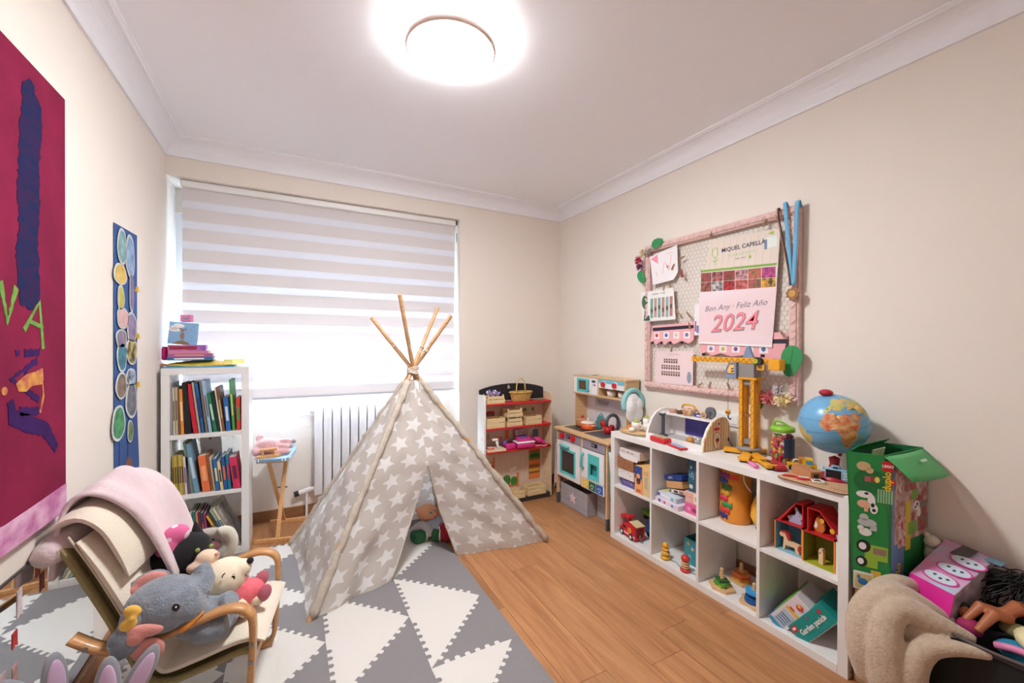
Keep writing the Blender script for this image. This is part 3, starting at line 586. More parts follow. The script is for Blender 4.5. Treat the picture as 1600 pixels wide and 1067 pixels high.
for n, y_, z_, ry_, rz_, c1, c2 in (('leaf_cutout', 2.694, 1.859, .06, .095, (110, 150, 156), (150, 186, 180)), ('feather_cutout', 2.809, 1.833, .066, .115, (110, 146, 186), (160, 178, 206)), ('duck_cutout', 2.672, 1.723, .085, .055, (226, 196, 112), (210, 170, 80)), ('stick_cutout', 2.829, 1.653, .03, .11, (150, 130, 168), (120, 100, 140)), ('banana_cutout', 2.678, 1.61, .045, .065, (210, 200, 112), (180, 170, 80)), ('egg_cutout', 2.703, 1.512, .078, .056, (222, 186, 176), (206, 160, 160)), ('pot_cutout', 2.684, 1.411, .072, .05, (156, 142, 156), (130, 118, 140)), ('figure_cutout', 2.832, 1.469, .075, .085, (160, 140, 170), (120, 108, 140)), ('spotted_cutout', 2.831, 1.348, .085, .072, (206, 186, 110), (70, 60, 50)), ('leaf_cutout', 2.691, 1.324, .065, .08, (80, 146, 160), (60, 110, 130)), ('shell_cutout', 2.683, 1.184, .072, .07, (150, 130, 112), (110, 92, 80)), ('striped_cutout', 2.818, 1.214, .072, .05, (190, 206, 220), (50, 60, 90)), ('grey_cutout', 2.826, 1.10, .085, .10, (132, 132, 140), (100, 100, 110)), ('leaf_cutout', 2.645, 1.009, .085, .09, (90, 160, 108), (50, 120, 80)), ('pod_cutout', 2.805, .941, .04, .06, (130, 150, 90), (90, 110, 60))):
    random.seed(int(z_ * 1000)); pts = [(y_ + ry_ * cos(t) * (1 + .08 * sin(3 * t + z_ * 9)), z_ + rz_ * sin(t) * (1 + .06 * cos(2 * t + y_ * 7))) for t in [2 * pi * k / 22 for k in range(22)]]
    c = part(ch, n, B().mat(PB).plate(pts, CO, WU, WV, .008, .0105), world=True)
    part(c, 'painting', B().mat(M('cut_%d_%d_%d' % c1, c1, .8, noise=(22, .2, (1, 1, 1), c2))).plate([(y_ + (a - y_) * .82, z_ + (q - z_) * .86) for a, q in pts], CO, WU, WV, .0105, .0115), world=True)
for y_, z_ in ((2.918, 1.677), (2.930, 1.428), (2.933, 1.169)): part(ch, 'yellow_clip', B().mat(M('clip_yellow', (236, 190, 50), .5)).plate([(y_ - .02, z_ - .012), (y_ + .02, z_ - .012), (y_ + .02, z_ - .002), (y_ + .006, z_ - .002), (y_ + .006, z_ + .014), (y_ - .006, z_ + .014), (y_ - .006, z_ - .002), (y_ - .02, z_ - .002)], CO, WU, WV, .004, .014), world=True)
MIR = M('mirror_glass', (236, 240, 240), .02, metal=1.0)
mr = thing('wall_mirror', 'low frameless mirror with paper stickers on the left wall behind the armchair', 'mirror', (XL, 1.6, .05))
part(mr, 'glass', B().mat(MIR).bx(XL + .001, XL + .008, 1.15, 2.36, .05, .69, .001), world=True)
part(mr, 'top_edge', B().mat(M('mirror_edge', (52, 48, 46), .4)).bx(XL + .001, XL + .009, 1.15, 2.36, .690, .695), world=True)
for y_, z_, h_, c in ((1.825, .60, .085, (222, 204, 206)), (1.93, .655, .05, (176, 92, 80)), (1.80, .505, .05, (204, 60, 66)), (1.80, .40, .06, (206, 160, 150)), (1.76, .30, .05, (200, 70, 70)), (1.955, .60, .06, (170, 96, 100)), (1.74, .42, .05, (214, 180, 180))):
    part(mr, 'sticker', B().mat(M('sticker_%d_%d_%d' % c, c, .7, noise=(40, .25))).plate([(y_ - .013, z_ - h_ / 2), (y_ + .004, z_ - h_ / 2 + .008), (y_ + .014, z_ - h_ / 2), (y_ + .013, z_ + h_ / 2), (y_ - .012, z_ + h_ / 2 - .004)], (XL + .0085, 0, 0), WU, WV, 0, .001), world=True)
# ================================================================== child armchair
BENT = M('bent_birch', (206, 150, 96), 0.4, noise=(5, 0.1, (3, 3, 20)), coat=.2)
ch = thing('child_armchair', 'low bentwood child armchair with cream cushion by the left wall', 'armchair', (-.30, 2.02, 0), -9)
# local: x forward, y to the far side
def ply(path, yc, w=.044, t=.017):
    """bent strip following path (x,z) in the plane y=yc"""
    P = [Vector((a, 0, c)) for a, c in path]; L = []; n = len(P)
    for i, p in enumerate(P):
        d = (P[min(i + 1, n - 1)] - P[max(i - 1, 0)]).normalized(); nn = Vector((-d.z, 0, d.x))
        L.append([p + nn * t / 2 + Vector((0, yc - w / 2, 0)), p + nn * t / 2 + Vector((0, yc + w / 2, 0)), p - nn * t / 2 + Vector((0, yc + w / 2, 0)), p - nn * t / 2 + Vector((0, yc - w / 2, 0))])
    vs_ = [tuple(v) for r in L for v in r]; fs = [(i * 4 + j, i * 4 + (j + 1) % 4, i * 4 + 4 + (j + 1) % 4, i * 4 + 4 + j) for i in range(n - 1) for j in range(4)] + [(3, 2, 1, 0), (n * 4 - 4, n * 4 - 3, n * 4 - 2, n * 4 - 1)]
    return vs_, fs
arm = [(p[0], p[2]) for p in bez([(-.22, 0, .022), (-.05, 0, .022), (.13, 0, .022), (.19, 0, .05), (.203, 0, .15), (.212, 0, .36), (.196, 0, .425), (.14, 0, .447), (.06, 0, .430), (-.03, 0, .402), (-.10, 0, .382), (-.165, 0, .374), (-.23, 0, .395), (-.295, 0, .440)], 6)]
for yc in (-.215, .215):
    a = part(ch, 'armrest_frame', B().mat(BENT).add(*ply(arm, yc), True))
    for xx, zz in ((.2125, .315), (.2095, .25)):
        part(a, 'bolt', B().mat(M('steel', (150, 148, 144), .35, metal=.9)).cyl((xx, yc - .0225, zz), (xx, yc - .027, zz), .0075, n=12))
    part(a, 'bolt', B().mat(M('steel', (150, 148, 144), .35, metal=.9)).cyl((-.25, yc - .0225, .408), (-.25, yc - .027, .408), .0075, n=12))
seat = bez([(.215, 0, .262), (.17, 0, .268), (.05, 0, .235), (-.05, 0, .215), (-.115, 0, .245), (-.165, 0, .35), (-.215, 0, .47), (-.28, 0, .61), (-.335, 0, .725)], 5)
KH = M('khaki_webbing', (166, 152, 104), .85, bump=(200, .3))
for yc in (-.17, .17): part(ch, 'seat_rail', B().mat(KH).add(*ply([(a[0] - .004, a[2] - .008) for a in seat], yc, .036, .012), True))
part(ch, 'webbing', B().mat(KH).grid([[(a[0], y_, a[2] - .002 - .014 * cos(pi * y_ / .40)) for y_ in [-.188 + .047 * k for k in range(9)]] for a in seat], True, .006))
part(ch, 'cross_bar', B().mat(BENT).bx(-.15, -.12, -.195, .195, .19, .215, .003)); part(ch, 'cross_bar', B().mat(BENT).bx(.19, .208, -.20, .20, .20, .235, .003))
CRM = M('cream_cotton', (232, 220, 202), .9, bump=(120, .25), sheen=.2)
def pad(path, w, th, sgn=1, nn=13):
    P = [Vector(a) for a in path]; top, bot = [], []; n = len(P)
    for i, p in enumerate(P):
        d = (P[min(i + 1, n - 1)] - P[max(i - 1, 0)]).normalized(); nm = Vector((d.z, 0, -d.x)) * sgn
        e = min(1, min(i, n - 1 - i) / 5.0); f = math.sqrt(max(0.06, e))
        r1, r2 = [], []
        for k in range(nn):
            v = -1 + 2 * k / (nn - 1); g = math.sqrt(max(0.03, 1 - abs(v) ** 2.5)); q = p + Vector((0, v * w / 2, 0))
            r1.append(tuple(q + nm * (th * (.5 + .5 * f * g)))); r2.append(tuple(q + nm * (th * (.5 - .5 * f * g))))
        top.append(r1); bot.append(r2)
    b = B().mat(CRM).grid(top).grid([r[::-1] for r in bot])
    # close the rim
    for A_, C_ in ((0, 0),):
        pass
    rim_t = top[0] + [r[-1] for r in top[1:]] + top[-1][::-1][1:] + [r[0] for r in top[::-1][1:-1]]; rim_b = bot[0] + [r[-1] for r in bot[1:]] + bot[-1][::-1][1:] + [r[0] for r in bot[::-1][1:-1]]
    m = len(rim_t); b.add(rim_t + rim_b, [((k + 1) % m, k, m + k, m + (k + 1) % m) for k in range(m)], True); return b
cpath = bez([(.245, 0, .272), (.18, 0, .284), (.05, 0, .250), (-.045, 0, .232), (-.098, 0, .265), (-.14, 0, .36), (-.19, 0, .48), (-.255, 0, .62), (-.315, 0, .735)], 5)
cu = part(ch, 'cushion', pad([(a[0] - .010, 0, a[2] - .012) for a in cpath], .395, .074))
hp = part(ch, 'head_pillow', pad(bez([(-.345, 0, .755), (-.31, 0, .775), (-.265, 0, .74), (-.225, 0, .66), (-.195, 0, .585)], 5), .36, .068, -1))
part(cu, 'piping', B().mat(M('cream_seam', (214, 200, 178), .9)).tube([(a[0], -.1925, a[2] + .024) for a in cpath], .0035, 6))
# pink blanket over the back
BLK = M('pink_fleece', (226, 204, 208), .95, sheen=.4, noise=(5, .05), bump=(70, .3))
bk = thing('pink_blanket', 'pale pink fleece blanket draped over the back of the armchair', 'blanket', (-.70, 2.10, .55))
mc = MW[ch.name]
prof = bez([(-.105, 0, .47), (-.135, 0, .56), (-.175, 0, .67), (-.225, 0, .77), (-.29, 0, .835), (-.345, 0, .845), (-.385, 0, .80), (-.405, 0, .70), (-.405, 0, .58)], 5)
P = []
for i, a in enumerate(prof):
    row = []; g = i / len(prof)
    for k in range(21):
        v = k / 20; y_ = -.075 - .10 * g + (.265 + .05 * g) * v; f = .012 * sin(7 * v + i * .10) + .010 * sin(15 * v + 1.3 - i * .16)
        row.append(tuple(mc @ Vector((a[0] + f * .7 + .028, y_, a[2] + f + .034 + .02 * sin(pi * v)))))
    P.append(row)
part(bk, 'drape', B().mat(BLK).grid(P, True, .014), world=True)
roll = [tuple(mc @ Vector((-.375 + .01 * sin(t * 2), -.205 + .34 * t, .70 + .07 * t))) for t in [k / 10 for k in range(11)]]
part(bk, 'rolled_edge', B().mat(BLK).tube(roll, [.03, .042, .046, .046, .045, .044, .044, .042, .040, .036, .02], 14), world=True)

# ================================================================== plush toys in the chair
FUR_G = M('fur_grey', (134, 142, 154), .95, sheen=.5, noise=(30, .14), bump=(150, .6)); PINKF = M('plush_pink', (226, 150, 142), .9, sheen=.3, bump=(120, .2))
el = thing('elephant_plush', 'large blue-grey elephant plush with pink-lined ears lying nearest in the armchair', 'plush toy', (-.44, 1.80, .46), 0)
def wpart(par, name, b, mods=None, label=None): return part(par, name, b, label, True, mods)
b = B().mat(FUR_G).ell((-.375, 1.84, .50), (.135, .115, .108)).ell((-.44, 1.82, .47), (.075, .09, .085)).ell((-.245, 1.87, .385), (.13, .085, .085), rot=(0, 12, 0)).ell((-.29, 1.82, .475), (.06, .07, .06))
b.tube([(-.30, 1.85, .51), (-.262, 1.875, .515), (-.25, 1.90, .545), (-.262, 1.92, .575), (-.272, 1.93, .59)], [.060, .050, .040, .034, .030], 12)
b.tube([(-.26, 1.83, .36), (-.21, 1.80, .365), (-.155, 1.79, .375)], [.055, .050, .040], 12).tube([(-.21, 1.89, .40), (-.17, 1.86, .43), (-.145, 1.845, .455)], [.05, .045, .038], 12)
body = wpart(el, 'body', b, soft(.0065, 6))
o_ = wpart(el, 'ear', B().mat(FUR_G).ell((-.462, 1.745, .485), (.040, .022, .060), rot=(0, 18, 0)).ell((-.482, 1.735, .445), (.045, .024, .050)).ell((-.470, 1.735, .412), (.060, .022, .030), rot=(0, -30, 0)), soft(.006, 4))
part(o_, 'ear_lining', B().mat(PINKF).ell((-.415, 1.728, .468), (.062, .016, .026), rot=(0, 10, 0)).ell((-.44, 1.722, .45), (.03, .014, .03)), world=True, mods=soft(.006, 4))
part(el, 'ear_flap', B().mat(PINKF).ell((-.405, 1.735, .385), (.055, .016, .048), rot=(0, 14, 0)).ell((-.43, 1.74, .40), (.04, .016, .035)), world=True, mods=soft(.006, 4))
o_ = wpart(el, 'far_ear', B().mat(FUR_G).ell((-.49, 1.925, .525), (.05, .02, .06)).ell((-.44, 1.935, .56), (.07, .02, .05), rot=(0, -14, 0)), soft(.007, 4)); part(o_, 'ear_lining', B().mat(PINKF).ell((-.44, 1.918, .565), (.065, .018, .045), rot=(0, -14, 0)).ell((-.485, 1.91, .54), (.03, .016, .03)), world=True, mods=soft(.006, 4))
def disc(par, name, m, c, n_, rx, ry, th=.002, up=(0, 0, 1), parts=()):
    """small flat oval facing n_"""
    n_ = Vector(n_).normalized(); U_ = Vector(up).cross(n_).normalized(); V_ = n_.cross(U_); b = B().mat(m).plate(ring(0, 0, rx, ry, 18), c, U_, V_, -.004, th)
    return part(par, name, b, world=True), U_, V_, n_
EYW, EYB, EYD = M('eye_white', (244, 242, 240), .3), M('eye_blue', (96, 170, 206), .3), M('eye_dark', (28, 20, 20), .2)
eye = part(el, 'eye', B().mat(EYD).ell((-.322, 1.742, .522), (.014, .008, .016)), world=True); part(eye, 'highlight', B().mat(EYW).ell((-.319, 1.735, .527), .0035, 8, 6), world=True)
part(el, 'orange_ribbon', B().mat(M('ribbon_orange', (232, 150, 60), .7)).tube([(-.31, 1.762, .412), (-.285, 1.765, .425), (-.262, 1.78, .442), (-.245, 1.80, .455)], .012, 8), world=True)
part(el, 'yellow_bow', B().mat(M('felt_yellow', (240, 190, 84), .9, sheen=.3)).ell((-.452, 1.738, .548), (.030, .016, .024), rot=(0, 25, 0)).ell((-.462, 1.732, .505), (.030, .016, .026), rot=(0, -30, 0)).ell((-.450, 1.728, .527), .014), world=True, mods=soft(.005, 3))
el.scale = (.83, .83, .83)
# black cat plush with pink spotted bow
FUR_B = M('plush_black', (26, 25, 28), .95, sheen=.12); SKIN_P = M('plush_peach', (238, 206, 180), .9, sheen=.3)
bp = thing('black_plush', 'black cat plush with peach muzzle and pink spotted bow behind the elephant', 'plush toy', (-.45, 2.12, .30)); bp_shift = Vector((.03, -.035, .03))
b = B().mat(FUR_B).ell((-.465, 2.11, .49), (.125, .085, .085), rot=(0, -12, 0)).ell((-.385, 2.10, .535), (.075, .07, .075)).ell((-.48, 2.10, .42), (.10, .08, .08)).tube([(-.37, 2.06, .47), (-.31, 2.03, .44), (-.27, 2.0, .40)], [.035, .03, .026], 10).ell((-.41, 2.14, .32), (.12, .08, .10))
wpart(bp, 'body', b, soft(.007, 5))
wpart(bp, 'muzzle', B().mat(SKIN_P).ell((-.325, 2.045, .520), (.040, .034, .032)).ell((-.345, 2.035, .495), (.045, .032, .026)), soft(.005, 4))
wpart(bp, 'nose', B().mat(PINKF).ell((-.290, 2.028, .534), (.009, .007, .006)))
for ex, ey in ((-.352, 2.030), (-.312, 2.05)): wpart(bp, 'eye', B().mat(M('button_green', (150, 170, 90), .2)).ell((ex, ey, .562), (.008, .006, .008)))
def spotted():
    m = bpy.data.materials.new('bow_spots'); m.use_nodes = True; nt = m.node_tree; b = nt.nodes['Principled BSDF']; tc = nt.nodes.new('ShaderNodeTexCoord'); v = nt.nodes.new('ShaderNodeTexVoronoi'); v.inputs['Scale'].default_value = 17; v.inputs['Randomness'].default_value = .3
    nt.links.new(tc.outputs['Object'], v.inputs['Vector']); nt.links.new(mixcol(nt, NX(nt, v.outputs['Distance']) < .3, lin((228, 110, 160)), lin((246, 226, 234))), b.inputs['Base Color']); b.inputs['Roughness'].default_value = .85; return m
wpart(bp, 'bow', B().mat(spotted()).ell((-.452, 2.08, .555), (.040, .03, .068), rot=(0, 12, 0)).ell((-.428, 2.085, .615), (.046, .03, .040), rot=(0, -30, 0)).ell((-.44, 2.08, .585), .028), soft(.006, 3))
for ex, ez in ((-.488, .60), (-.375, .612)): wpart(bp, 'ear', B().mat(FUR_B).cyl((ex + .01, 2.12, ez - .045), (ex, 2.12, ez + .035), .032, .004, 10), soft(.006, 3))
bp.location = bp.location + bp_shift
# soft grey toy with ring-shaped ear at the back
GR = M('plush_stone', (176, 170, 160), .9, sheen=.3); GR2 = M('plush_ivory', (206, 200, 186), .9, sheen=.3)
gm_ = thing('round_ear_plush', 'stone-grey plush with big round pink-lined ear peeping over the black plush', 'plush toy', (-.33, 2.21, .35))
wpart(gm_, 'ear', B().mat(GR).tube([(-.335 + .095 * cos(t) - .01, 2.20 + .02 * sin(t), .505 + .058 * sin(t) + .02 * cos(t)) for t in [radians(a) for a in range(0, 360, 15)]], .024, 10, True))
wpart(gm_, 'ivory_ear', B().mat(GR2).tube([(-.262 + .030 * cos(t), 2.19, .525 + .05 * sin(t)) for t in [radians(a) for a in range(-110, 120, 15)]], .024, 10))
wpart(gm_, 'ear_lining', B().mat(M('plush_pink2', (224, 164, 176), .9)).ell((-.335, 2.195, .50), (.075, .014, .045)))
wpart(gm_, 'body', B().mat(GR).ell((-.33, 2.20, .40), (.10, .06, .10)).ell((-.33, 2.19, .32), (.09, .07, .06)), soft(.008, 4))
# cream plush in pink shirt
CP = M('plush_cream', (240, 224, 198), .9, sheen=.3); SH = M('shirt_coral', (238, 110, 122), .85, bump=(90, .2)); GL = M('glitter_pink', (216, 120, 140), .35, metal=.2, bump=(400, .8))
cp = thing('cream_plush', 'cream plush with dark eyes in a coral shirt lying on the armchair seat', 'plush toy', (-.20, 2.0, .30))
wpart(cp, 'head', B().mat(CP).ell((-.235, 1.965, .475), (.085, .078, .074), rot=(0, -25, 0)).ell((-.182, 1.955, .502), (.045, .040, .036), rot=(0, -30, 0)), soft(.006, 6))
o_ = wpart(cp, 'ear', B().mat(CP).ell((-.295, 1.905, .455), (.022, .035, .050), rot=(20, 20, 20)).ell((-.275, 1.90, .42), (.03, .02, .022)), soft(.005, 4)); part(o_, 'ear_lining', B().mat(PINKF).ell((-.288, 1.874, .455), (.010, .010, .026), rot=(0, 20, 0)), world=True)
wpart(cp, 'nose', B().mat(FUR_B).ell((-.147, 1.945, .532), .0125))
ec = Vector((-.200, 1.905, .498)); eye, U_, V_, n_ = disc(cp, 'eye', M('eye_brown', (90, 50, 30), .3), ec, (.35, -.9, .25), .011, .013, .003); part(eye, 'pupil', B().mat(EYD).plate(ring(0, 0, .007, .008, 14), ec, U_, V_, 0, .0045), world=True)
part(cp, 'eyebrow', B().mat(EYD).tube([(-.232, 1.893, .513), (-.229, 1.890, .523), (-.222, 1.890, .528)], .0022, 6), world=True)
part(cp, 'mouth', B().mat(EYD).tube([(-.160, 1.912, .498), (-.155, 1.914, .488), (-.148, 1.918, .484)], .0015, 6), world=True)
wpart(cp, 'shirt', B().mat(SH).ell((-.175, 1.955, .400), (.07, .058, .062)).ell((-.20, 1.95, .345), (.05, .06, .05)).ell((-.135, 1.955, .405), (.04, .045, .045)), soft(.006, 5))
wpart(cp, 'arm', B().mat(CP).tube([(-.185, 1.90, .40), (-.165, 1.885, .375), (-.15, 1.88, .36)], [.022, .024, .018], 10))
for k, (dx, dy, dz) in enumerate(((-.118, 1.985, .425), (-.105, 1.925, .395))):
    wpart(cp, 'leg', B().mat(CP).tube([(-.15, 1.955 + .02 * (1 - 2 * k), .385), (dx, dy, dz - .012)], [.026, .022], 10)); f_ = wpart(cp, 'foot_pad', B().mat(GL).ell((dx + .008, dy - .005, dz + .008), (.024, .020, .034), rot=(0, 20, 0)))
part(cp, 'red_trim', B().mat(M('plush_crimson', (180, 30, 60), .9)).ell((-.21, 1.885, .30), (.055, .035, .022)), world=True)

# ================================================================== rabbits on the floor by the mirror
RB = M('plush_mouse_grey', (150, 150, 158), .9, sheen=.4); LI = M('plush_lilac', (214, 180, 212), .9, sheen=.3)
def rabbit(loc, rz, label, lean):
    r = thing('rabbit_plush', label, 'plush toy', loc, rz, 'grey rabbits beside the mirror'); r.scale = (1, 1, 1)
    part(r, 'body', B().mat(RB).ell((0, 0, .085), (.07, .06, .085)).ell((0, -.01, .20), (.058, .055, .052)).tube([(.03, -.05, .03), (.05, -.11, .028)], [.03, .028], 10).tube([(-.03, -.05, .03), (-.05, -.11, .028)], [.03, .028], 10).tube([(.05, -.02, .14), (.085, -.05, .09)], [.024, .02], 10).tube([(-.05, -.02, .14), (-.085, -.05, .09)], [.024, .02], 10), mods=soft(.007, 5))
    for s_ in (-1, 1):
        e = part(r, 'ear', B().mat(RB).ell((s_ * .035 + lean * .03, 0, .325), (.032, .016, .10), rot=(0, s_ * 12 + lean * 14, 0))); part(e, 'ear_lining', B().mat(LI).ell((s_ * .035 + lean * .03, -.012, .325), (.022, .008, .08), rot=(0, s_ * 12 + lean * 14, 0)))
    part(r, 'nose', B().mat(LI).ell((0, -.065, .20), (.009, .006, .007))); part(r, 'eye', B().mat(EYD).ell((.022, -.058, .215), .006)); part(r, 'eye', B().mat(EYD).ell((-.022, -.058, .215), .006))
    return r
rabbit((-.650, 1.80, .0125), 40, 'grey rabbit plush with lilac ears nearest the mirror below the armchair', -1)
rabbit((-.49, 1.70, .0125), 10, 'grey rabbit plush with lilac ears directly below the near armrest', 1)
# ================================================================== teepee
def star_cloth():
    m = bpy.data.materials.new('star_cotton'); m.use_nodes = True; nt = m.node_tree; b = nt.nodes['Principled BSDF']
    uv = nt.nodes.new('ShaderNodeUVMap'); uv.uv_map = 'UVMap'; sp = nt.nodes.new('ShaderNodeSeparateXYZ'); nt.links.new(uv.outputs[0], sp.inputs[0])
    cell = 0.150
    u = NX(nt, sp.outputs[0]) / cell; v = NX(nt, sp.outputs[1]) / (cell * .84)
    row = v.op('FLOOR'); sh = row.op('MODULO', 2.0).op('ABSOLUTE') * 0.5
    u = u + sh; cu_ = u.op('FLOOR'); px = (u - cu_ - 0.5) * cell; py = (v - row - 0.5) * (cell * .84)
    cmb = nt.nodes.new('ShaderNodeCombineXYZ'); nt.links.new(cu_.v, cmb.inputs[0]); nt.links.new(row.v, cmb.inputs[1])
    wn = nt.nodes.new('ShaderNodeTexWhiteNoise'); nt.links.new(cmb.outputs[0], wn.inputs['Vector'])
    rnd = NX(nt, wn.outputs['Value'])
    ang = py.op('ARCTAN2', px) + rnd * 0.9 + 12.566 + 0.5
    r = (px * px + py * py).op('SQRT')
    k = 2 * pi / 5
    a = (ang.op('MODULO', k) - k / 2).op('ABSOLUTE')          # 0 at the tip, 36 degrees at the notch
    R0 = 0.060; ri = R0 * .47; A = Vector((R0, 0)); C = Vector((ri * cos(k / 2), ri * sin(k / 2))); d = C - A; nn = Vector((-d.y, d.x)); nn = nn if nn.dot(A) > 0 else -nn; nn.normalize(); lim = nn.dot(A)
    inside = (r * (a.op('COSINE') * nn.x + a.op('SINE') * nn.y)) < lim
    no = nt.nodes.new('ShaderNodeTexNoise'); no.inputs['Scale'].default_value = 900; nt.links.new(uv.outputs[0], no.inputs['Vector'])
    base = mixcol(nt, NX(nt, no.outputs['Fac']), lin((212, 203, 196)), lin((223, 214, 207)))
    colr = mixcol(nt, inside, base, lin((250, 247, 246)))
    nt.links.new(colr, b.inputs['Base Color']); b.inputs['Roughness'].default_value = .85
    tr = nt.nodes.new('ShaderNodeBsdfTranslucent'); nt.links.new(colr, tr.inputs[0]); mx = nt.nodes.new('ShaderNodeMixShader'); mx.inputs[0].default_value = .30
    nt.links.new(b.outputs[0], mx.inputs[1]); nt.links.new(tr.outputs[0], mx.inputs[2]); nt.links.new(mx.outputs[0], nt.nodes['Material Output'].inputs[0]); return m
STARS = star_cloth(); HEMC = M('cotton_plain', (198, 186, 172), .85, noise=(30, .08), bump=(60, .5)); POLE = M('bamboo_pole', (206, 160, 112), .5, noise=(5, .1, (1, 1, 12)))
AP = Vector((.714, 2.80, 1.216)); Q1, Q2, Q4, Q3 = Vector((.072, 2.302, 0)), Vector((1.588, 2.475, 0)), Vector((1.05, 3.25, 0)), Vector((-.015, 3.25, 0))
tp = thing('play_teepee', 'beige star-print fabric teepee on four wooden poles standing on the mat', 'tent', (.75, 2.8, 0))
for q, ex in ((Q1, .53), (Q2, .44), (Q3, .45), (Q4, .53)):
    d = (AP - q).normalized(); off = {0: Vector((0, 0, 0))}[0]
    side = Vector((-(AP - q).y, (AP - q).x, 0)).normalized() * .005
    part(tp, 'pole', B().mat(POLE).cyl(tuple(q + Vector((0, 0, .006)) + side * .2), tuple(AP + d * ex + side), .0135, .0125, 14), world=True)
def panel(name, ea, eb, nu, nv, sag, seed, uo=0.0, taper=None):
    """cloth between two edge curves ea(t), eb(t), t 0 at the top to 1 at the floor; real-size UV for the print"""
    random.seed(seed); ph = [random.random() * 6.28 for _ in range(6)]
    P, UVs = [], []
    for i in range(nv + 1):
        t = i / nv; a, b = ea(t), eb(t); w = (b - a).length; row, ruv = [], []
        nrm = (b - a).cross(Vector((0, 0, 1)))
        nrm = nrm.normalized() if nrm.length > 1e-6 else Vector((0, 1, 0))
        for j in range(nu + 1):
            s_ = j / nu; e = sin(pi * s_)
            f = sag * e * sin(pi * min(1, t * 1.05)) + .013 * e * sin(5 * s_ + 7 * t + ph[0]) * t + .007 * e * sin(19 * t + 4 * s_ + ph[1]) + .014 * t * t * e * sin(11 * s_ + ph[2]) + .006 * e * sin(31 * t - 9 * s_ + ph[3])
            p = a.lerp(b, s_) + nrm * f; p.z = max(p.z, MT + .002 if p.x < .95 else .002)
            row.append(tuple(p)); ruv.append(((s_ - .5) * w + uo, (1 - t) * 1.4 + uo * .3))
        P.append(row); UVs.append(ruv)
    b = B().mat(STARS).grid(P); me_o = part(tp, name, b, world=True)
    uvl = me_o.data.uv_layers.new(name='UVMap'); W_ = nu + 1
    for pl in me_o.data.polygons:
        for li, vi in zip(pl.loop_indices, pl.vertices): uvl.data[li].uv = UVs[vi // W_][vi % W_]
    return me_o
def edge(q, t0=.055): return lambda t: AP.lerp(q, t0 + (1 - t0) * t)
DT, DL, DR = Vector((.758, 2.600, .635)), Vector((.507, 2.468, .013)), Vector((.952, 2.592, .002))
def pl(pts, t0):
    """polyline by arc length fraction"""
    L = [0]
    for a, b in zip(pts, pts[1:]): L.append(L[-1] + (b - a).length)
    def f(t):
        s_ = t * L[-1]
        for i in range(len(pts) - 1):
            if s_ <= L[i + 1] + 1e-9: return pts[i].lerp(pts[i + 1], (s_ - L[i]) / (L[i + 1] - L[i]))
        return pts[-1]
    return f
T0 = AP.lerp((Q1 + Q2) / 2, .055); T0 = AP.lerp(Q1, .055).lerp(AP.lerp(Q2, .055), .47)
cl = pl([T0, DT, DT.lerp(DL, .4) + Vector((.025, .05, 0)), DT.lerp(DL, .75) + Vector((.02, .04, 0)), DL], 0); crr = pl([T0, DT, DT.lerp(DR, .5) + Vector((-.01, .04, 0)), DR], 0)
panel('front_panel_left', edge(Q1), cl, 30, 50, -.012, 1, .02); panel('front_panel_right', crr, edge(Q2), 26, 44, -.012, 2, .31)
panel('side_panel_left', edge(Q3), edge(Q1), 26, 40, .05, 3, .55); panel('side_panel_right', edge(Q2), edge(Q4), 20, 36, .03, 4, .8); panel('back_panel', edge(Q4), edge(Q3), 26, 36, .03, 5, 1.1)
def frill(name, f, n, r, amp, seed, t0=0, t1=1):
    random.seed(seed); b = B().mat(HEMC); pts, rs = [], []
    for i in range(n + 1):
        p = f(t0 + (t1 - t0) * i / n); pts.append(tuple(p + Vector((random.uniform(-amp, amp), random.uniform(-amp, amp), 0)))); rs.append(r * random.uniform(.75, 1.25))
    b.tube(pts, rs, 10); return part(tp, name, b, world=True)
for k, q in enumerate((Q1, Q2, Q3, Q4)): frill('pole_sleeve', edge(q, .06), 44, .021, .0035, 10 + k, 0, .985)
frill('door_hem', pl([DT, DT.lerp(DL, .4) + Vector((.025, .05, 0)), DT.lerp(DL, .75) + Vector((.02, .04, 0)), DL], 0), 20, .005, .001, 31); frill('door_hem', pl([DT, DT.lerp(DR, .5) + Vector((-.01, .04, 0)), DR], 0), 20, .005, .001, 32)
STR = M('cotton_cord', (226, 214, 198), .9)
b = B().mat(STR)
for k in range(5): b.tube([tuple(AP + Vector((.036 * cos(a), .036 * sin(a), -.02 + .009 * k + .006 * sin(2 * a + k)))) for a in [2 * pi * i / 16 for i in range(16)]], .0045, 6, True)
b.tube(bez([tuple(AP + Vector((.02, -.035, 0))), tuple(AP + Vector((.035, -.05, -.06))), tuple(AP + Vector((.03, -.05, -.13)))], 5), .003, 6)
part(tp, 'cord_lashing', b, world=True)
for q, ex in ((Q2, .20), (Q3, .16), (Q1, .18)):
    d = (AP - q).normalized(); c = AP + d * ex; b = B().mat(STR)
    for k in range(2): b.tube([tuple(c + d * (.006 * k) + (d.orthogonal().normalized() * cos(a) + d.cross(d.orthogonal().normalized()) * sin(a)) * .016) for a in [2 * pi * i / 10 for i in range(10)]], .0025, 5, True)
    b.tube([tuple(c), tuple(c + Vector((-.03, -.02, -.02))), tuple(c + Vector((-.05, -.02, .0)))], .002, 5); part(tp, 'cord_tie', b, world=True)
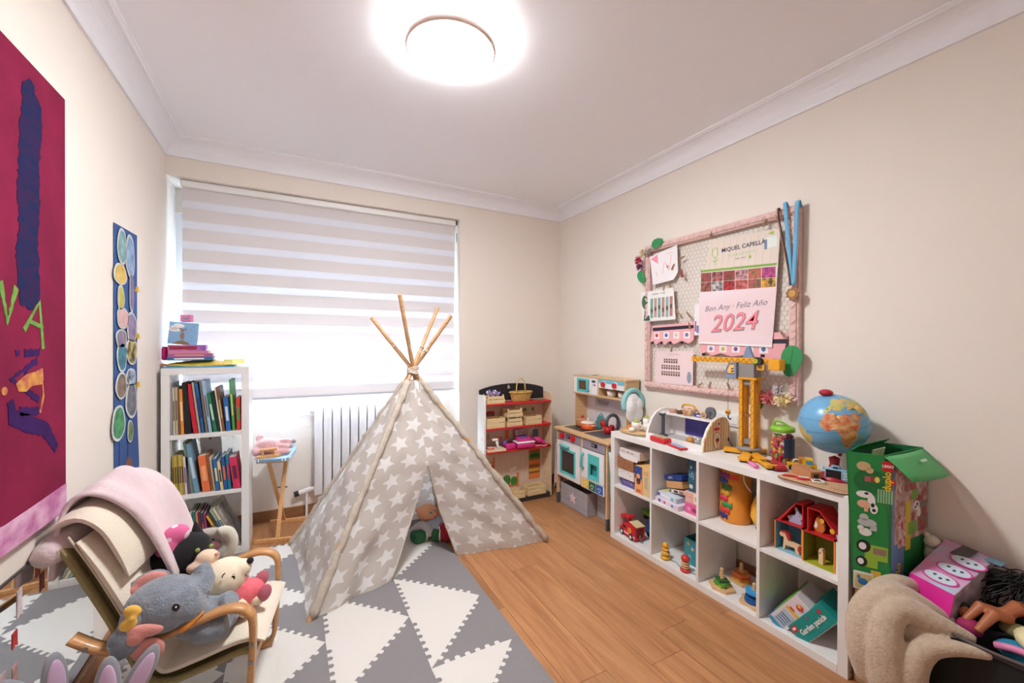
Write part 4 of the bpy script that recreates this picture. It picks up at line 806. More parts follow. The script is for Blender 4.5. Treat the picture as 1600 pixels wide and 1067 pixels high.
# ---- doll, slippers and pouch in the tent
SKN = M('doll_vinyl', (240, 172, 130), .5); CLO = M('cloth_bluegrey', (166, 176, 196), .9, bump=(60, .4)); CLG = M('cloth_grey', (186, 184, 186), .9, bump=(60, .4))
dl = thing('baby_doll', 'baby doll in pale blue-grey clothes lying inside the teepee', 'doll', (.90, 3.0, MT))
part(dl, 'head', B().mat(SKN).ell((.865, 2.97, .165), (.072, .066, .062)).ell((.885, 2.93, .150), (.04, .03, .03)).ell((.845, 2.93, .15), (.03, .025, .025)).ell((.80, 2.98, .19), (.02, .014, .02)), world=True, mods=soft(.006, 4))
part(dl, 'body', B().mat(SKN).ell((.955, 3.0, .10), (.075, .065, .07)).tube([(.94, 2.98, .13), (.97, 2.95, .19), (.94, 2.93, .20)], [.028, .024, .018], 10).tube([(.98, 2.97, .12), (1.02, 2.92, .12), (1.03, 2.87, .10)], [.028, .024, .018], 10), world=True, mods=soft(.006, 4))
part(dl, 'romper', B().mat(CLO).ell((.93, 2.91, .085), (.085, .075, .06)).ell((.86, 2.90, .085), (.06, .05, .05)).tube([(.93, 2.88, .08), (.90, 2.83, .06)], [.05, .04], 10), world=True, mods=soft(.007, 4))
part(dl, 'eye', B().mat(EYB).ell((.873, 2.912, .182), (.013, .006, .009)), world=True); part(dl, 'eye', B().mat(EYB).ell((.905, 2.925, .187), (.011, .006, .008)), world=True); part(dl, 'mouth', B().mat(M('lip_rose', (200, 90, 90), .5)).ell((.90, 2.905, .150), (.012, .005, .005)), world=True); part(dl, 'ribbon', B().mat(M('ribbon_pink', (214, 80, 130), .6)).tube([(.93, 2.86, .12), (.915, 2.84, .11), (.92, 2.82, .07)], .007, 6), world=True)
gs = thing('grey_scarf', 'pale grey knitted cloth bunched left of the doll in the teepee', 'cloth', (.80, 2.93, MT))
part(gs, 'fold', B().mat(CLG).tube(bez([(.73, 2.92, .06), (.77, 2.90, .10), (.80, 2.88, .12), (.84, 2.86, .09), (.86, 2.85, .05)], 4), .030, 10).tube(bez([(.75, 2.96, .05), (.80, 2.93, .07), (.84, 2.92, .05)], 4), .035, 10), world=True, mods=soft(.007, 4))
GREEN = M('slipper_green', (38, 104, 66), .7, bump=(80, .2)); TRIMW = M('slipper_trim', (232, 226, 208), .8)
for c, rz, l in (((.775, 2.875, MT), 15, 'green toy boot with cream trim at the left of the teepee door'), ((.893, 2.845, MT), -25, 'green toy boot tipped beside the red pouch in the teepee door')):
    s_ = thing('toy_boot', l, 'boot', c, rz, 'green boots in the teepee'); part(s_, 'upper', B().mat(GREEN).box((0, 0, .042), (.105 if rz > 0 else .07, .10, .084), .03, 3)); part(s_, 'trim', B().mat(TRIMW).tube([(.038 if rz > 0 else .03, .052 * cos(a), .043 + .044 * sin(a)) for a in [2 * pi * i / 18 for i in range(18)]], .006, 6, True))
rp = thing('red_pouch', 'crimson felt pouch at the right of the teepee door', 'pouch', (.962, 2.80, .001)); part(rp, 'body', B().mat(M('felt_crimson', (164, 30, 50), .9, bump=(80, .3))).ell((0, 0, .06), (.06, .045, .06)).ell((-.01, .01, .10), (.045, .04, .035)), mods=soft(.007, 4)); part(rp, 'seam', B().mat(M('dark_red', (150, 40, 70), .6)).tube([(.0 + .058 * cos(a), -.005, .06 + .058 * sin(a)) for a in [2 * pi * i / 18 for i in range(18)]], .003, 5, True))
# ================================================================== market stand
RED = M('red_lacquer', (206, 34, 44), .4); BIRCH = M('pale_birch', (232, 206, 172), .5, noise=(5, .06, (1, 1, 10))); CHALK = M('chalkboard', (26, 26, 30), .7); CRATE = M('crate_pine', (232, 204, 156), .6, noise=(8, .08, (1, 6, 6)))
ms = thing('market_stand', 'wooden toy market stand with red shelves and arched blackboard by the back wall', 'toy shop', (1.76, 3.27, 0))
SX0, SX1, SY0, SY1 = 1.432, 2.078, 3.20, 3.345
part(ms, 'side_panel', B().mat(WHITE).prism([(SY0, .012), (SY1, .012), (SY1, .955), (SY0 + .03, .955), (SY0 + .008, .945), (SY0, .92)], SX0 - .014, SX0, 'yz'), world=True)
part(ms, 'side_panel', B().mat(BIRCH).prism([(SY0, .012), (SY1, .012), (SY1, .955), (SY0 + .03, .955), (SY0 + .008, .945), (SY0, .92)], SX1, SX1 + .014, 'yz'), world=True)
bk_ = part(ms, 'back_panel', B().mat(M('stand_back', (222, 196, 178), .6, noise=(3, .05, (30, 1, 1)))).bx(SX0, SX1, SY1 - .006, SY1, .012, .88), world=True)
part(ms, 'plinth', B().mat(M('plinth_dark', (60, 56, 58), .5)).bx(SX0 - .014, SX1 + .014, SY0 + .002, SY1, 0, .042, .003), world=True)
for zz in (.885, .677, .478): part(ms, 'shelf', B().mat(RED).bx(SX0 + .0005, SX1 - .0005, SY0 - .012, SY1 - .007, zz - .016, zz, .003), world=True)
bbp = [(1.40 + .03, .89)] + [(1.405 + .65 * k / 16 + .02, .955 + .085 * math.sqrt(max(0, sin(pi * (.06 + .88 * k / 16))))) for k in range(17)] + [(2.075, .89)]
bb = part(ms, 'blackboard', B().mat(CHALK).prism(bbp, SY1 - .02, SY1 - .007, 'xz'), world=True)
part(bb, 'chalk_mark', B().mat(M('chalk', (226, 226, 226), .8)).text('&', .045, (1.71, SY1 - .0205, 1.01), (1, 0, 0), (0, 0, 1), .0004), world=True)
O_, U_, V_ = (0, SY1 - .0062, 0), (1, 0, 0), (0, 0, 1)
b = B().mat(M('pr_orange', (224, 128, 60), .6))
def rc(x0, x1, z0, z1): return [(x0, z0), (x1, z0), (x1, z1), (x0, z1)]
b.plate(rc(1.93, 2.05, .14, .19), O_, U_, V_, 0, .0005).plate(rc(1.93, 2.05, .275, .315), O_, U_, V_, 0, .0005).plate(rc(1.93, 2.05, .405, .445), O_, U_, V_, 0, .0005)
b.plate(rc(1.56, 1.58, .08, .39), O_, U_, V_, 0, .0005).plate(rc(1.44, 1.58, .345, .352), O_, U_, V_, 0, .0005).plate(rc(1.63, 1.65, .08, .20), O_, U_, V_, 0, .0005).plate(rc(1.80, 1.825, .08, .22), O_, U_, V_, 0, .0005).plate(rc(1.63, 1.82, .10, .125), O_, U_, V_, 0, .0004)
b.mat(M('pr_brown', (150, 90, 50), .6)).plate(rc(1.93, 2.05, .19, .275), O_, U_, V_, 0, .0004).plate(rc(1.93, 2.05, .315, .405), O_, U_, V_, 0, .0004)
b.mat(M('pr_yellow', (236, 190, 80), .6))
for k in range(5): b.plate(ring(1.945 + .022 * k, .225, .014, .016, 12), O_, U_, V_, 0, .0006)
b.mat(M('pr_green', (86, 150, 60), .6))
for k in range(6): b.plate(ring(1.942 + .019 * k, .352 + .008 * (k % 2), .016, .030, 12), O_, U_, V_, 0, .0006)
b.plate(ring(1.70, .165, .042, .05), O_, U_, V_, 0, .0006).plate(ring(1.775, .15, .036, .042), O_, U_, V_, 0, .0006)
b.mat(M('pr_dkgreen', (40, 96, 46), .6))
for k in (-1, 0, 1): b.plate(ring(1.70 + k * .022, .165, .005, .046, 10), O_, U_, V_, 0, .0008).plate(ring(1.775 + k * .019, .15, .004, .038, 10), O_, U_, V_, 0, .0008)
b.mat(M('pr_grape', (84, 44, 96), .6))
for k in range(14): b.plate(ring(1.485 + .024 * (k % 4) + .01 * (k // 4 % 2), .31 - .026 * (k // 4), .012, .012, 10), O_, U_, V_, 0, .0006)
b.mat(M('pr_white', (240, 234, 226), .6)).plate(rc(1.46, 1.51, .40, .43), O_, U_, V_, 0, .0006).plate([(1.74, .235), (1.80, .255), (1.793, .285), (1.733, .265)], O_, U_, V_, 0, .0006)
for k in range(4): b.plate(ring(1.95 + .028 * k, .455, .012, .012, 10), O_, U_, V_, 0, .0005)
b.mat(M('pr_red', (186, 40, 44), .6)).plate(rrect(1.49, 1.575, .70, .80, .012), O_, U_, V_, 0, .0005).plate(ring(1.455, .73, .028, .028), O_, U_, V_, 0, .0005)
b.mat(M('pr_grey', (130, 120, 120), .6)).plate(rrect(1.505, 1.56, .705, .78, .02), O_, U_, V_, 0, .0007)
b.mat(M('pr_teal', (70, 140, 150), .6)).plate(rrect(1.97, 2.03, .53, .60, .01), O_, U_, V_, 0, .0005).mat(M('pr_orange2', (230, 130, 50), .6)).plate(rrect(1.68, 1.72, .54, .62, .006), O_, U_, V_, 0, .0005).mat(M('pr_tan', (206, 160, 130), .6)).plate(rrect(1.46, 1.53, .55, .60, .01), O_, U_, V_, 0, .0005).plate(rrect(1.57, 1.66, .53, .57, .01), O_, U_, V_, 0, .0005)
b.mat(M('pr_green', (86, 150, 60), .6)).plate(ring(1.885, .79, .02, .016), O_, U_, V_, 0, .0005).plate(ring(1.97, .79, .016, .02), O_, U_, V_, 0, .0005).mat(M('pr_yellow', (236, 190, 80), .6)).plate(ring(1.88, .765, .018, .016), O_, U_, V_, 0, .0005)
par_ = list(range(len(b.V)))
def root_(v):
    while par_[v] != v: v = par_[v]
    return v
for f in b.F:
    for v in f[1:]: par_[root_(v)] = root_(f[0])
comps = {}
for f, i in zip(b.F, b.I): comps.setdefault(root_(f[0]), (i, []))[1].append(f)
for mi_, fl_ in comps.values():
    c_ = B().mat(b.mats[mi_]); c_.F = fl_; us = sorted({v for f in c_.F for v in f}); mp_ = {v: n for n, v in enumerate(us)}; c_.V = [b.V[v] for v in us]; c_.F = [tuple(mp_[v] for v in f) for f in c_.F]; c_.I = [0] * len(c_.F); c_.S = [False] * len(c_.F)
    part(bk_, 'printed_picture', c_, world=True)
for zz in (.58, .58): pass
part(ms, 'screw', B().mat(M('steel', (150, 148, 144), .35, metal=.9)).cyl((SX0 - .0145, 3.23, .58), (SX0 - .016, 3.23, .58), .004, n=10), world=True); part(ms, 'screw', B().mat(M('steel', (150, 148, 144), .35, metal=.9)).cyl((SX0 - .0145, 3.26, .585), (SX0 - .016, 3.26, .585), .004, n=10), world=True)
def crate(loc, w, d, h, label, rz=0, solid=False):
    c = thing('toy_crate', label, 'crate', loc, rz, 'little wooden crates on the market stand'); t = .006
    part(c, 'bottom', B().mat(CRATE).bx(-w / 2, w / 2, -d / 2, d / 2, 0, t))
    for s_ in (-1, 1): part(c, 'end_board', B().mat(CRATE).bx(s_ * (w / 2 - t / 2) - t / 2, s_ * (w / 2 - t / 2) + t / 2, -d / 2, d / 2, t, h * (1.0 if solid else .62)))
    hs = h / 3
    for s_ in (-1, 1):
        for k in range(2 if solid else 2):
            z0 = t + .002 + k * (h * .48); part(c, 'slat', B().mat(CRATE).bx(-w / 2 + t, w / 2 - t, s_ * (d / 2 - t / 2) - t / 2, s_ * (d / 2 - t / 2) + t / 2, z0, z0 + h * .40, .001))
    if not solid:
        for sx in (-1, 1):
            for sy in (-1, 1): part(c, 'corner_post', B().mat(CRATE).box((sx * (w / 2 - .012), sy * (d / 2 - .0125), h * .55 + t), (.010, .011, h * 1.1)))
    return c
yc = 3.255
crate((1.525, yc, .8855), .165, .12, .062, 'slatted crate of lavender sprigs on the top red shelf of the stand')
c = thing('lavender', 'purple and white sprigs sticking out of the crate on the top shelf', 'dried flowers', (1.525, yc, .893)); b = B().mat(M('sprig', (150, 130, 176), .8)); random.seed(5)
for k in range(16): x_, y_ = random.uniform(-.05, .06), random.uniform(-.035, .035); b.tube([(x_ * .7, y_ * .7, 0), (x_, y_, .06), (x_ + random.uniform(-.02, .02), y_, .08 + random.random() * .025)], [.003, .005, .007], 6)
part(c, 'sprigs', b, kind='stuff'); part(c, 'white_bud', B().mat(M('bud_white', (240, 236, 238), .7)).ell((-.055, 0, .085), (.01, .01, .016)).ell((.02, .01, .09), .012).ell((.0, -.02, .08), .010))
crate((1.525, yc, .6775), .17, .125, .085, 'wide low crate at the left of the second red shelf', 0, True)
crate((1.708, yc, .6775), .150, .12, .068, 'lower of the two stacked crates in the middle of second shelf')
crate((1.708, yc, .7575), .150, .12, .062, 'upper of the two stacked crates in the middle of second shelf')
crate((1.90, yc, .6775), .160, .12, .075, 'crate at the right of the second red shelf', 0, True)
crate((1.60, 3.245, .0425), .12, .12, .055, 'left crate of the three on the plinth, half hidden by the teepee'); crate((1.745, 3.25, .0425), .13, .12, .055, 'middle crate on the plinth below the melon picture'); crate((1.935, 3.255, .0425), .19, .12, .075, 'right crate on the plinth below the lettuce picture', 0, True)
# basket
WICK = M('wicker', (206, 164, 92), .6, noise=(60, .25), bump=(220, .6))
bs = thing('wicker_basket', 'oval wicker basket with tall handle on the top red shelf', 'basket', (1.80, 3.262, .886))
b = B().mat(WICK)
for k in range(9): t_ = k / 8; b.tube([((.085 + .022 * t_) * cos(a), (.042 + .012 * t_) * sin(a) + 0, .006 + .068 * t_ + .0025 * sin(12 * a + pi * (k % 2))) for a in [2 * pi * i / 40 for i in range(40)]], .0052, 6, True)
part(bs, 'weave', b); part(bs, 'base', B().mat(WICK).lathe([(0, .002), (.085, .002), (.085, .009), (0, .009)], 32, sy=.5))
b = B().mat(WICK); b.tube([((.110) * cos(a), .056 * sin(a), .079) for a in [2 * pi * i / 40 for i in range(40)]], .008, 8, True); part(bs, 'rim', b)
part(bs, 'handle', B().mat(M('wicker_pale', (222, 186, 120), .6)).tube([(.045 * cos(a), 0, .078 + .125 * (abs(sin(a)) ** .7)) for a in [pi * i / 20 for i in range(21)]], .006, 8)); b = B().mat(WICK)
for k in range(22): a = 2 * pi * k / 22; b.cyl((.086 * cos(a), .043 * sin(a), .004), (.106 * cos(a), .053 * sin(a), .078), .003, n=6)
part(bs, 'stakes', b)
# scanner set, purse, cash register, hand mixer
sc = thing('toy_card_reader', 'wooden toy checkout board with white scanner on the third shelf', 'toy checkout', (1.525, 3.245, .4785), -6)
part(sc, 'board', B().mat(M('pale_beech', (240, 214, 178), .5)).prism([(-.075, -.058), (.095, -.058), (.085, .055), (-.08, .055)], 0, .018)); part(sc, 'red_panel', B().mat(M('red_orange', (224, 70, 50), .5)).bx(-.065, -.005, -.045, .03, .018, .028, .002)); part(sc, 'screen', B().mat(M('screen_grey', (206, 208, 206), .4)).bx(-.058, -.012, -.035, .020, .028, .030))
s_ = part(sc, 'scanner', B().mat(PLASTIC_W).tube([(.035, -.02, .022), (.032, .0, .06), (.03, .01, .085)], [.011, .012, .014], 10).box((.015, .005, .09), (.06, .03, .022), .008, 2)); part(s_, 'scanner_tip', B().mat(M('red_lacquer', (206, 34, 44), .4)).box((.042, .005, .098), (.018, .028, .022), .006, 2))
pu = thing('toy_terminal', 'magenta toy payment terminal with black screen beside the cash register', 'toy', (1.675, 3.24, .4785), -10); MAG = M('magenta_plastic', (214, 50, 130), .35); PUR = M('purple_plastic', (110, 84, 160), .35)
part(pu, 'body', B().mat(MAG).box((0, 0, .026), (.085, .10, .05), .01, 2)); part(pu, 'screen', B().mat(BLACK).at((0, .012, .051), 0, 0).box((0, 0, .002), (.055, .055, .004), .001)); part(pu, 'purple_edge', B().mat(PUR).box((-.03, .03, .04), (.05, .05, .05), .015, 2))
cr = thing('toy_cash_register', 'pink and white toy cash register with microphone on the third shelf', 'toy cash register', (1.815, 3.235, .4785), -4)
part(cr, 'drawer', B().mat(MAG).box((0, -.005, .024), (.165, .115, .040), .006, 2)); part(cr, 'base_rim', B().mat(PLASTIC_W).box((0, 0, .050), (.175, .125, .014), .006, 2)); part(cr, 'console', B().mat(MAG).at((0, .012, .056), 0, 16).box((0, 0, .018), (.14, .095, .026), .008, 2))
kp = part(cr, 'keypad', B().mat(M('keypad_lilac', (176, 140, 200), .4)).at((.0, .010, .086), 0, 16).box((0, 0, 0), (.095, .065, .004), .002)); b = B().mat(M('key_violet', (88, 64, 140), .4)).at((.0, .010, .086), 0, 16)
for i in range(5):
    for j in range(4): b.box((-.036 + .018 * i, -.024 + .016 * j, .004), (.013, .011, .006), .002)
part(kp, 'keys', b, kind='stuff')
dp = part(cr, 'display', B().mat(M('lilac_plastic', (222, 190, 214), .4)).at((-.02, .045, .098), 0, -10).box((0, 0, .022), (.085, .02, .055), .010, 2)); part(dp, 'screen', B().mat(M('lcd', (150, 150, 140), .3)).at((-.02, .034, .122), 0, -10).box((0, 0, 0), (.058, .003, .024)))
mi = part(cr, 'microphone_stem', B().mat(PLASTIC_W).tube(bez([(.055, .03, .08), (.07, .03, .12), (.10, .02, .155), (.125, .015, .175)], 5), .0035, 6)); part(mi, 'microphone', B().mat(PUR).tube([(.118, .015, .17), (.145, .012, .188)], [.010, .012], 8))
hm = thing('toy_hand_scanner', 'magenta toy hand scanner with loose cord at the right of third shelf', 'toy', (1.985, 3.235, .4785), -25); part(hm, 'body', B().mat(MAG).tube([(-.055, .02, .055), (-.02, .01, .045), (.03, 0, .028)], [.022, .024, .020], 12)); part(hm, 'grip', B().mat(MAG).tube([(.02, 0, .03), (.05, -.015, .012)], [.016, .013], 10)); part(hm, 'cord', B().mat(PLASTIC_W).tube(bez([(-.06, -.03, .006), (-.03, -.05, .004), (.01, -.035, .005), (.03, -.055, .004), (.06, -.03, .005), (.04, -.01, .006)], 5), .003, 6)); part(hm, 'red_plug', B().mat(RED).box((.07, -.02, .008), (.04, .02, .016), .004, 2))
tk = thing('green_card', 'small olive card lying at the right end of the top red shelf', 'card', (1.99, 3.26, .8855), 10); part(tk, 'sheet', B().mat(M('olive_card', (130, 130, 86), .7)).box((0, 0, .003), (.09, .07, .005), .001)); part(tk, 'edge_print', B().mat(M('pr_red', (186, 40, 44), .6)).box((0, 0, .0057), (.06, .01, .0006)))

# ================================================================== toy kitchen
KW = M('kitchen_white', (238, 236, 238), .35); KG = M('kitchen_grey', (152, 146, 156), .5); TEAL = M('teal_plastic', (92, 204, 204), .35); KDG = M('kitchen_darkgrey', (82, 82, 88), .5); KWOOD = M('kitchen_beech', (222, 184, 138), .5, noise=(5, .06, (1, 12, 12)))
kt = thing('toy_kitchen', 'white and grey toy kitchen with teal doors and red knobs in the corner', 'toy kitchen', (2.22, 2.75, 0))
KX0, KX1, KY0, KY1 = 2.06, 2.385, 2.40, 3.07     # front faces -x
FO, FU, FV = (KX0, 0, 0), (0, -1, 0), (0, 0, 1)   # the front plane: u runs to the right of the picture
def fy(y): return -y
for y_ in (KY0 + .008, KY1 - .008):
    for x_ in (KX0 + .012, KX1 - .012):
        l = part(kt, 'leg', B().mat(KWOOD).bx(x_ - .012, x_ + .012, y_ - .009, y_ + .009, .09, .645), world=True); part(l, 'leg_cap', B().mat(KDG).bx(x_ - .0135, x_ + .0135, y_ - .0105, y_ + .0105, 0, .09, .002), world=True)
part(kt, 'worktop', B().mat(KWOOD).bx(KX0 - .015, KX1, KY0 - .03, KY1 + .03, .645, .665, .003), world=True)
part(kt, 'cabinet_body', B().mat(KWOOD).bx(KX0 + .012, KX1 - .03, KY0 + .02, KY1 - .02, .25, .265).bx(KX1 - .036, KX1 - .03, KY0 + .02, KY1 - .02, .265, .64).bx(KX0 + .004, KX1 - .036, 2.700, 2.712, .265, .645), world=True)
part(kt, 'control_panel', B().mat(KG).bx(KX0 + .0, KX0 + .010, 2.716, 3.045, .566, .644), world=True); part(kt, 'control_panel', B().mat(KG).bx(KX0 + .0, KX0 + .010, 2.425, 2.698, .566, .644), world=True); part(kt, 'centre_post', B().mat(KWOOD).bx(KX0 - .002, KX0 + .010, 2.6985, 2.7155, .25, .645), world=True)
for y_ in (2.975, 2.82): part(kt, 'knob', B().mat(RED).cyl((KX0 - .022, y_, .607), (KX0, y_, .607), .024, n=20).box((KX0 - .026, y_, .607), (.010, .012, .046), .003), world=True)
for y0_, y1_ in ((2.865, 2.925), (2.515, 2.585)):
    d_ = part(kt, 'display', B().mat(BLACK).bx(KX0 - .003, KX0, y0_, y1_, .592, .622, .001), world=True); part(d_, 'digits', B().mat(M('digit', (170, 170, 176), .5)).plate([(-y1_ + .01, .60), (-y1_ + .02, .60), (-y1_ + .02, .613), (-y1_ + .01, .613)], (KX0 - .003, 0, 0), FU, FV, 0, .0004).plate([(-y1_ + .026, .60), (-y1_ + .036, .60), (-y1_ + .036, .613), (-y1_ + .026, .613)], (KX0 - .003, 0, 0), FU, FV, 0, .0004), world=True)
def framed(y0, y1, z0, z1, hy0, hy1, hz0, hz1, x0, x1, m):
    b = B().mat(m); b.bx(x0, x1, y0, hy0, z0, z1).bx(x0, x1, hy1, y1, z0, z1).bx(x0, x1, hy0, hy1, z0, hz0).bx(x0, x1, hy0, hy1, hz1, z1); return b
# oven door (far) and washer door (near)
od = part(kt, 'oven_door', framed(2.718, 3.048, .255, .560, 2.79, 2.985, .300, .492, KX0 - .012, KX0, KW), world=True)
part(od, 'window_frame', framed(2.778, 2.997, .288, .504, 2.795, 2.980, .306, .486, KX0 - .017, KX0 - .004, TEAL), world=True); part(od, 'window_pane', B().mat(M('oven_glass', (70, 56, 58), .15, coat=.4)).bx(KX0 - .008, KX0 - .005, 2.795, 2.980, .306, .486), world=True); part(od, 'handle', B().mat(TEAL).tube([(KX0 - .013, 2.975, .520), (KX0 - .034, 2.968, .530), (KX0 - .034, 2.875, .530), (KX0 - .013, 2.868, .520)], .010, 10), world=True)
nd = part(kt, 'cupboard_door', framed(2.425, 2.697, .332, .560, 2.49, 2.60, .36, .46, KX0 - .012, KX0, KW), world=True)
part(nd, 'dispenser_frame', framed(2.478, 2.612, .342, .535, 2.498, 2.592, .37, .462, KX0 - .016, KX0 - .002, TEAL), world=True); part(nd, 'dispenser_recess', B().mat(M('teal_deep', (52, 160, 166), .4)).bx(KX0 + .02, KX0 + .024, 2.490, 2.60, .36, .47).bx(KX0 - .002, KX0 + .02, 2.490, 2.60, .362, .368), world=True); part(nd, 'handle', B().mat(TEAL).tube([(KX0 - .013, 2.672, .525), (KX0 - .036, 2.675, .51), (KX0 - .036, 2.675, .42), (KX0 - .013, 2.672, .405)], .009, 10), world=True)
part(kt, 'lower_rail', B().mat(KW).bx(KX0 - .010, KX0, 2.425, 2.697, .25, .326), world=True)
for k, (c_, nme) in enumerate((((238, 196, 70), 'yellow'), ((30, 110, 66), 'green'), ((40, 96, 180), 'blue'))):
    y1_ = 2.690 - k * .086; s_ = part(kt, 'recycling_sticker', B().mat(M('recyc_' + nme, c_, .5)).bx(KX0 - .0112, KX0 - .010, y1_ - .082, y1_, .256, .322), world=True)
    b = B().mat(KW); ccy = -(y1_ - .041)
    for q in range(3):
        a = 2 * pi * q / 3 + .5; cx_, cz_ = ccy + .013 * cos(a), .285 + .013 * sin(a); dx, dz = -sin(a), cos(a); b.plate([(cx_ + .010 * dx - .003 * cos(a), cz_ + .010 * dz - .003 * sin(a)), (cx_ + .010 * dx + .004 * cos(a), cz_ + .010 * dz + .004 * sin(a)), (cx_ - .009 * dx + .004 * cos(a), cz_ - .009 * dz + .004 * sin(a)), (cx_ - .009 * dx - .003 * cos(a), cz_ - .009 * dz - .003 * sin(a))][::1], (KX0 - .0112, 0, 0), FU, FV, -.0002, .0005)
    part(s_, 'emblem', b, world=True)
# hob, sink, tap
part(kt, 'hob', B().mat(M('hob_black', (48, 46, 50), .3)).bx(2.12, 2.35, 2.79, 3.04, .665, .668, .001), world=True)
part(kt, 'sink', B().mat(M('sink_grey', (96, 100, 106), .4)).bx(2.105, 2.335, 2.505, 2.735, .665, .670).mat(M('sink_dark', (72, 76, 82), .4)).bx(2.125, 2.315, 2.525, 2.715, .6702, .6706), world=True)
part(kt, 'tap', B().mat(KDG).tube([(2.345, 2.60, .665), (2.345, 2.60, .76)] + [(2.285 + .06 * cos(a), 2.60, .765 + .055 * sin(a)) for a in [pi * i / 10 for i in range(1, 11)]] + [(2.225, 2.60, .735)], .0135, 12), world=True)
for y_ in (2.665,): part(kt, 'tap_handle', B().mat(RED).cyl((2.345, y_, .665), (2.345, y_, .71), .014).ell((2.345, y_ + .01, .715), (.014, .026, .010)), world=True)
# splashback and upper unit
part(kt, 'splashback', B().mat(M('splash', (226, 220, 224), .5)).bx(2.375, 2.382, KY0 + .005, KY1 - .015, .665, .955), world=True); part(kt, 'splash_tiles', B().mat(M('tile_lilac', (196, 190, 200), .5)).bx(2.373, 2.375, KY0 + .03, 2.93, .85, .935), world=True)
rk = part(kt, 'utensil_rail', B().mat(KG).prism([(2.90, .905), (2.74, .905), (2.765, .87), (2.875, .87)], 2.367, 2.373, 'yz'), world=True)
for y_ in (KY1 - .022, KY0): part(kt, 'upright', B().mat(KWOOD).bx(2.25, 2.384, y_, y_ + .014, .665, .955), world=True)
uu = [(2.238, 2.384)]
part(kt, 'upper_shelf', B().mat(KWOOD).bx(2.235, 2.385, KY0 - .005, KY1 + .005, .955, .967, .002), world=True); part(kt, 'upper_top', B().mat(KWOOD).bx(2.235, 2.385, KY0 - .005, KY1 + .005, 1.108, 1.12, .002), world=True)
for y_ in (KY0, KY1 - .012, 2.715): part(kt, 'upper_divider', B().mat(KWOOD).bx(2.237, 2.384, y_, y_ + .012, .967, 1.108), world=True)
part(kt, 'upper_back', B().mat(KWOOD).bx(2.378, 2.384, KY0, KY1, .967, 1.108), world=True)
mwd = part(kt, 'microwave_door', framed(2.73, 3.056, .969, 1.106, 2.86, 2.99, .995, 1.085, 2.232, 2.242, KW), world=True)
part(mwd, 'window_frame', framed(2.848, 3.002, .983, 1.097, 2.866, 2.984, 1.0, 1.08, 2.226, 2.236, TEAL), world=True); part(mwd, 'window_pane', B().mat(M('mw_glass', (110, 84, 62), .2)).bx(2.235, 2.238, 2.86, 2.99, .996, 1.085), world=True); part(mwd, 'handle', B().mat(TEAL).tube([(2.23, 2.84, 1.085), (2.212, 2.84, 1.08), (2.212, 2.84, 1.0), (2.23, 2.84, .995)], .009, 8), world=True); part(mwd, 'keypad', B().mat(M('mw_display', (70, 68, 74), .4)).bx(2.2305, 2.232, 2.755, 2.80, 1.07, 1.09).mat(TEAL).plate(ring(-2.785, 1.05, .008, .008, 12), (2.232, 0, 0), FU, FV, 0, .0015).mat(MAG).plate(ring(-2.762, 1.05, .009, .009, 12), (2.232, 0, 0), FU, FV, 0, .0015), world=True)
pn = part(kt, 'knob_panel', B().mat(KW).bx(2.234, 2.244, 2.414, 2.714, 1.035, 1.107), world=True); part(pn, 'blue_stripe', B().mat(M('stripe_teal', (120, 194, 210), .5)).bx(2.233, 2.2345, 2.414, 2.714, 1.074, 1.107), world=True)
for y_ in (2.645, 2.51): k_ = part(pn, 'knob', B().mat(RED).cyl((2.212, y_, 1.068), (2.232, y_, 1.068), .020, n=18), world=True); part(k_, 'knob_collar', B().mat(KW).cyl((2.229, y_, 1.068), (2.234, y_, 1.068), .027, n=20), world=True)
# under the kitchen: grey box with star
SBX = M('box_grey_wood', (168, 162, 166), .7, noise=(4, .05, (1, 10, 1)))
gb = thing('storage_box', 'grey slatted storage box with pale pink star under the toy kitchen', 'box', (2.18, 2.86, 0))
for k in range(4): part(gb, 'front_board', B().mat(SBX).bx(2.085, 2.095, 2.665, 3.045, .002 + .046 * k, .046 + .046 * k, .002), world=True)
part(gb, 'side_board', B().mat(SBX).bx(2.096, 2.33, 2.665, 2.676, .002, .186), world=True); part(gb, 'side_board', B().mat(SBX).bx(2.096, 2.33, 3.034, 3.045, .002, .186), world=True); part(gb, 'back_board', B().mat(SBX).bx(2.331, 2.34, 2.665, 3.045, .002, .186), world=True); part(gb, 'bottom_board', B().mat(SBX).bx(2.096, 2.33, 2.677, 3.033, .002, .01), world=True)
part(gb, 'star', B().mat(M('star_pink', (232, 204, 206), .6)).plate([(a - 2.865, c_ + .095) for a, c_ in star(.052)], (2.085, 0, 0), FU, FV, 0, .002), world=True)
gb2 = thing('grey_crate', 'plain grey crate in the shade at the right under the toy kitchen', 'crate', (2.25, 2.55, 0))
for k in range(4): part(gb2, 'front_board', B().mat(SBX).bx(2.17, 2.18, 2.44, 2.648, .002 + .046 * k, .046 + .046 * k, .002), world=True)
part(gb2, 'body', B().mat(SBX).bx(2.181, 2.35, 2.44, 2.648, .002, .18), world=True)
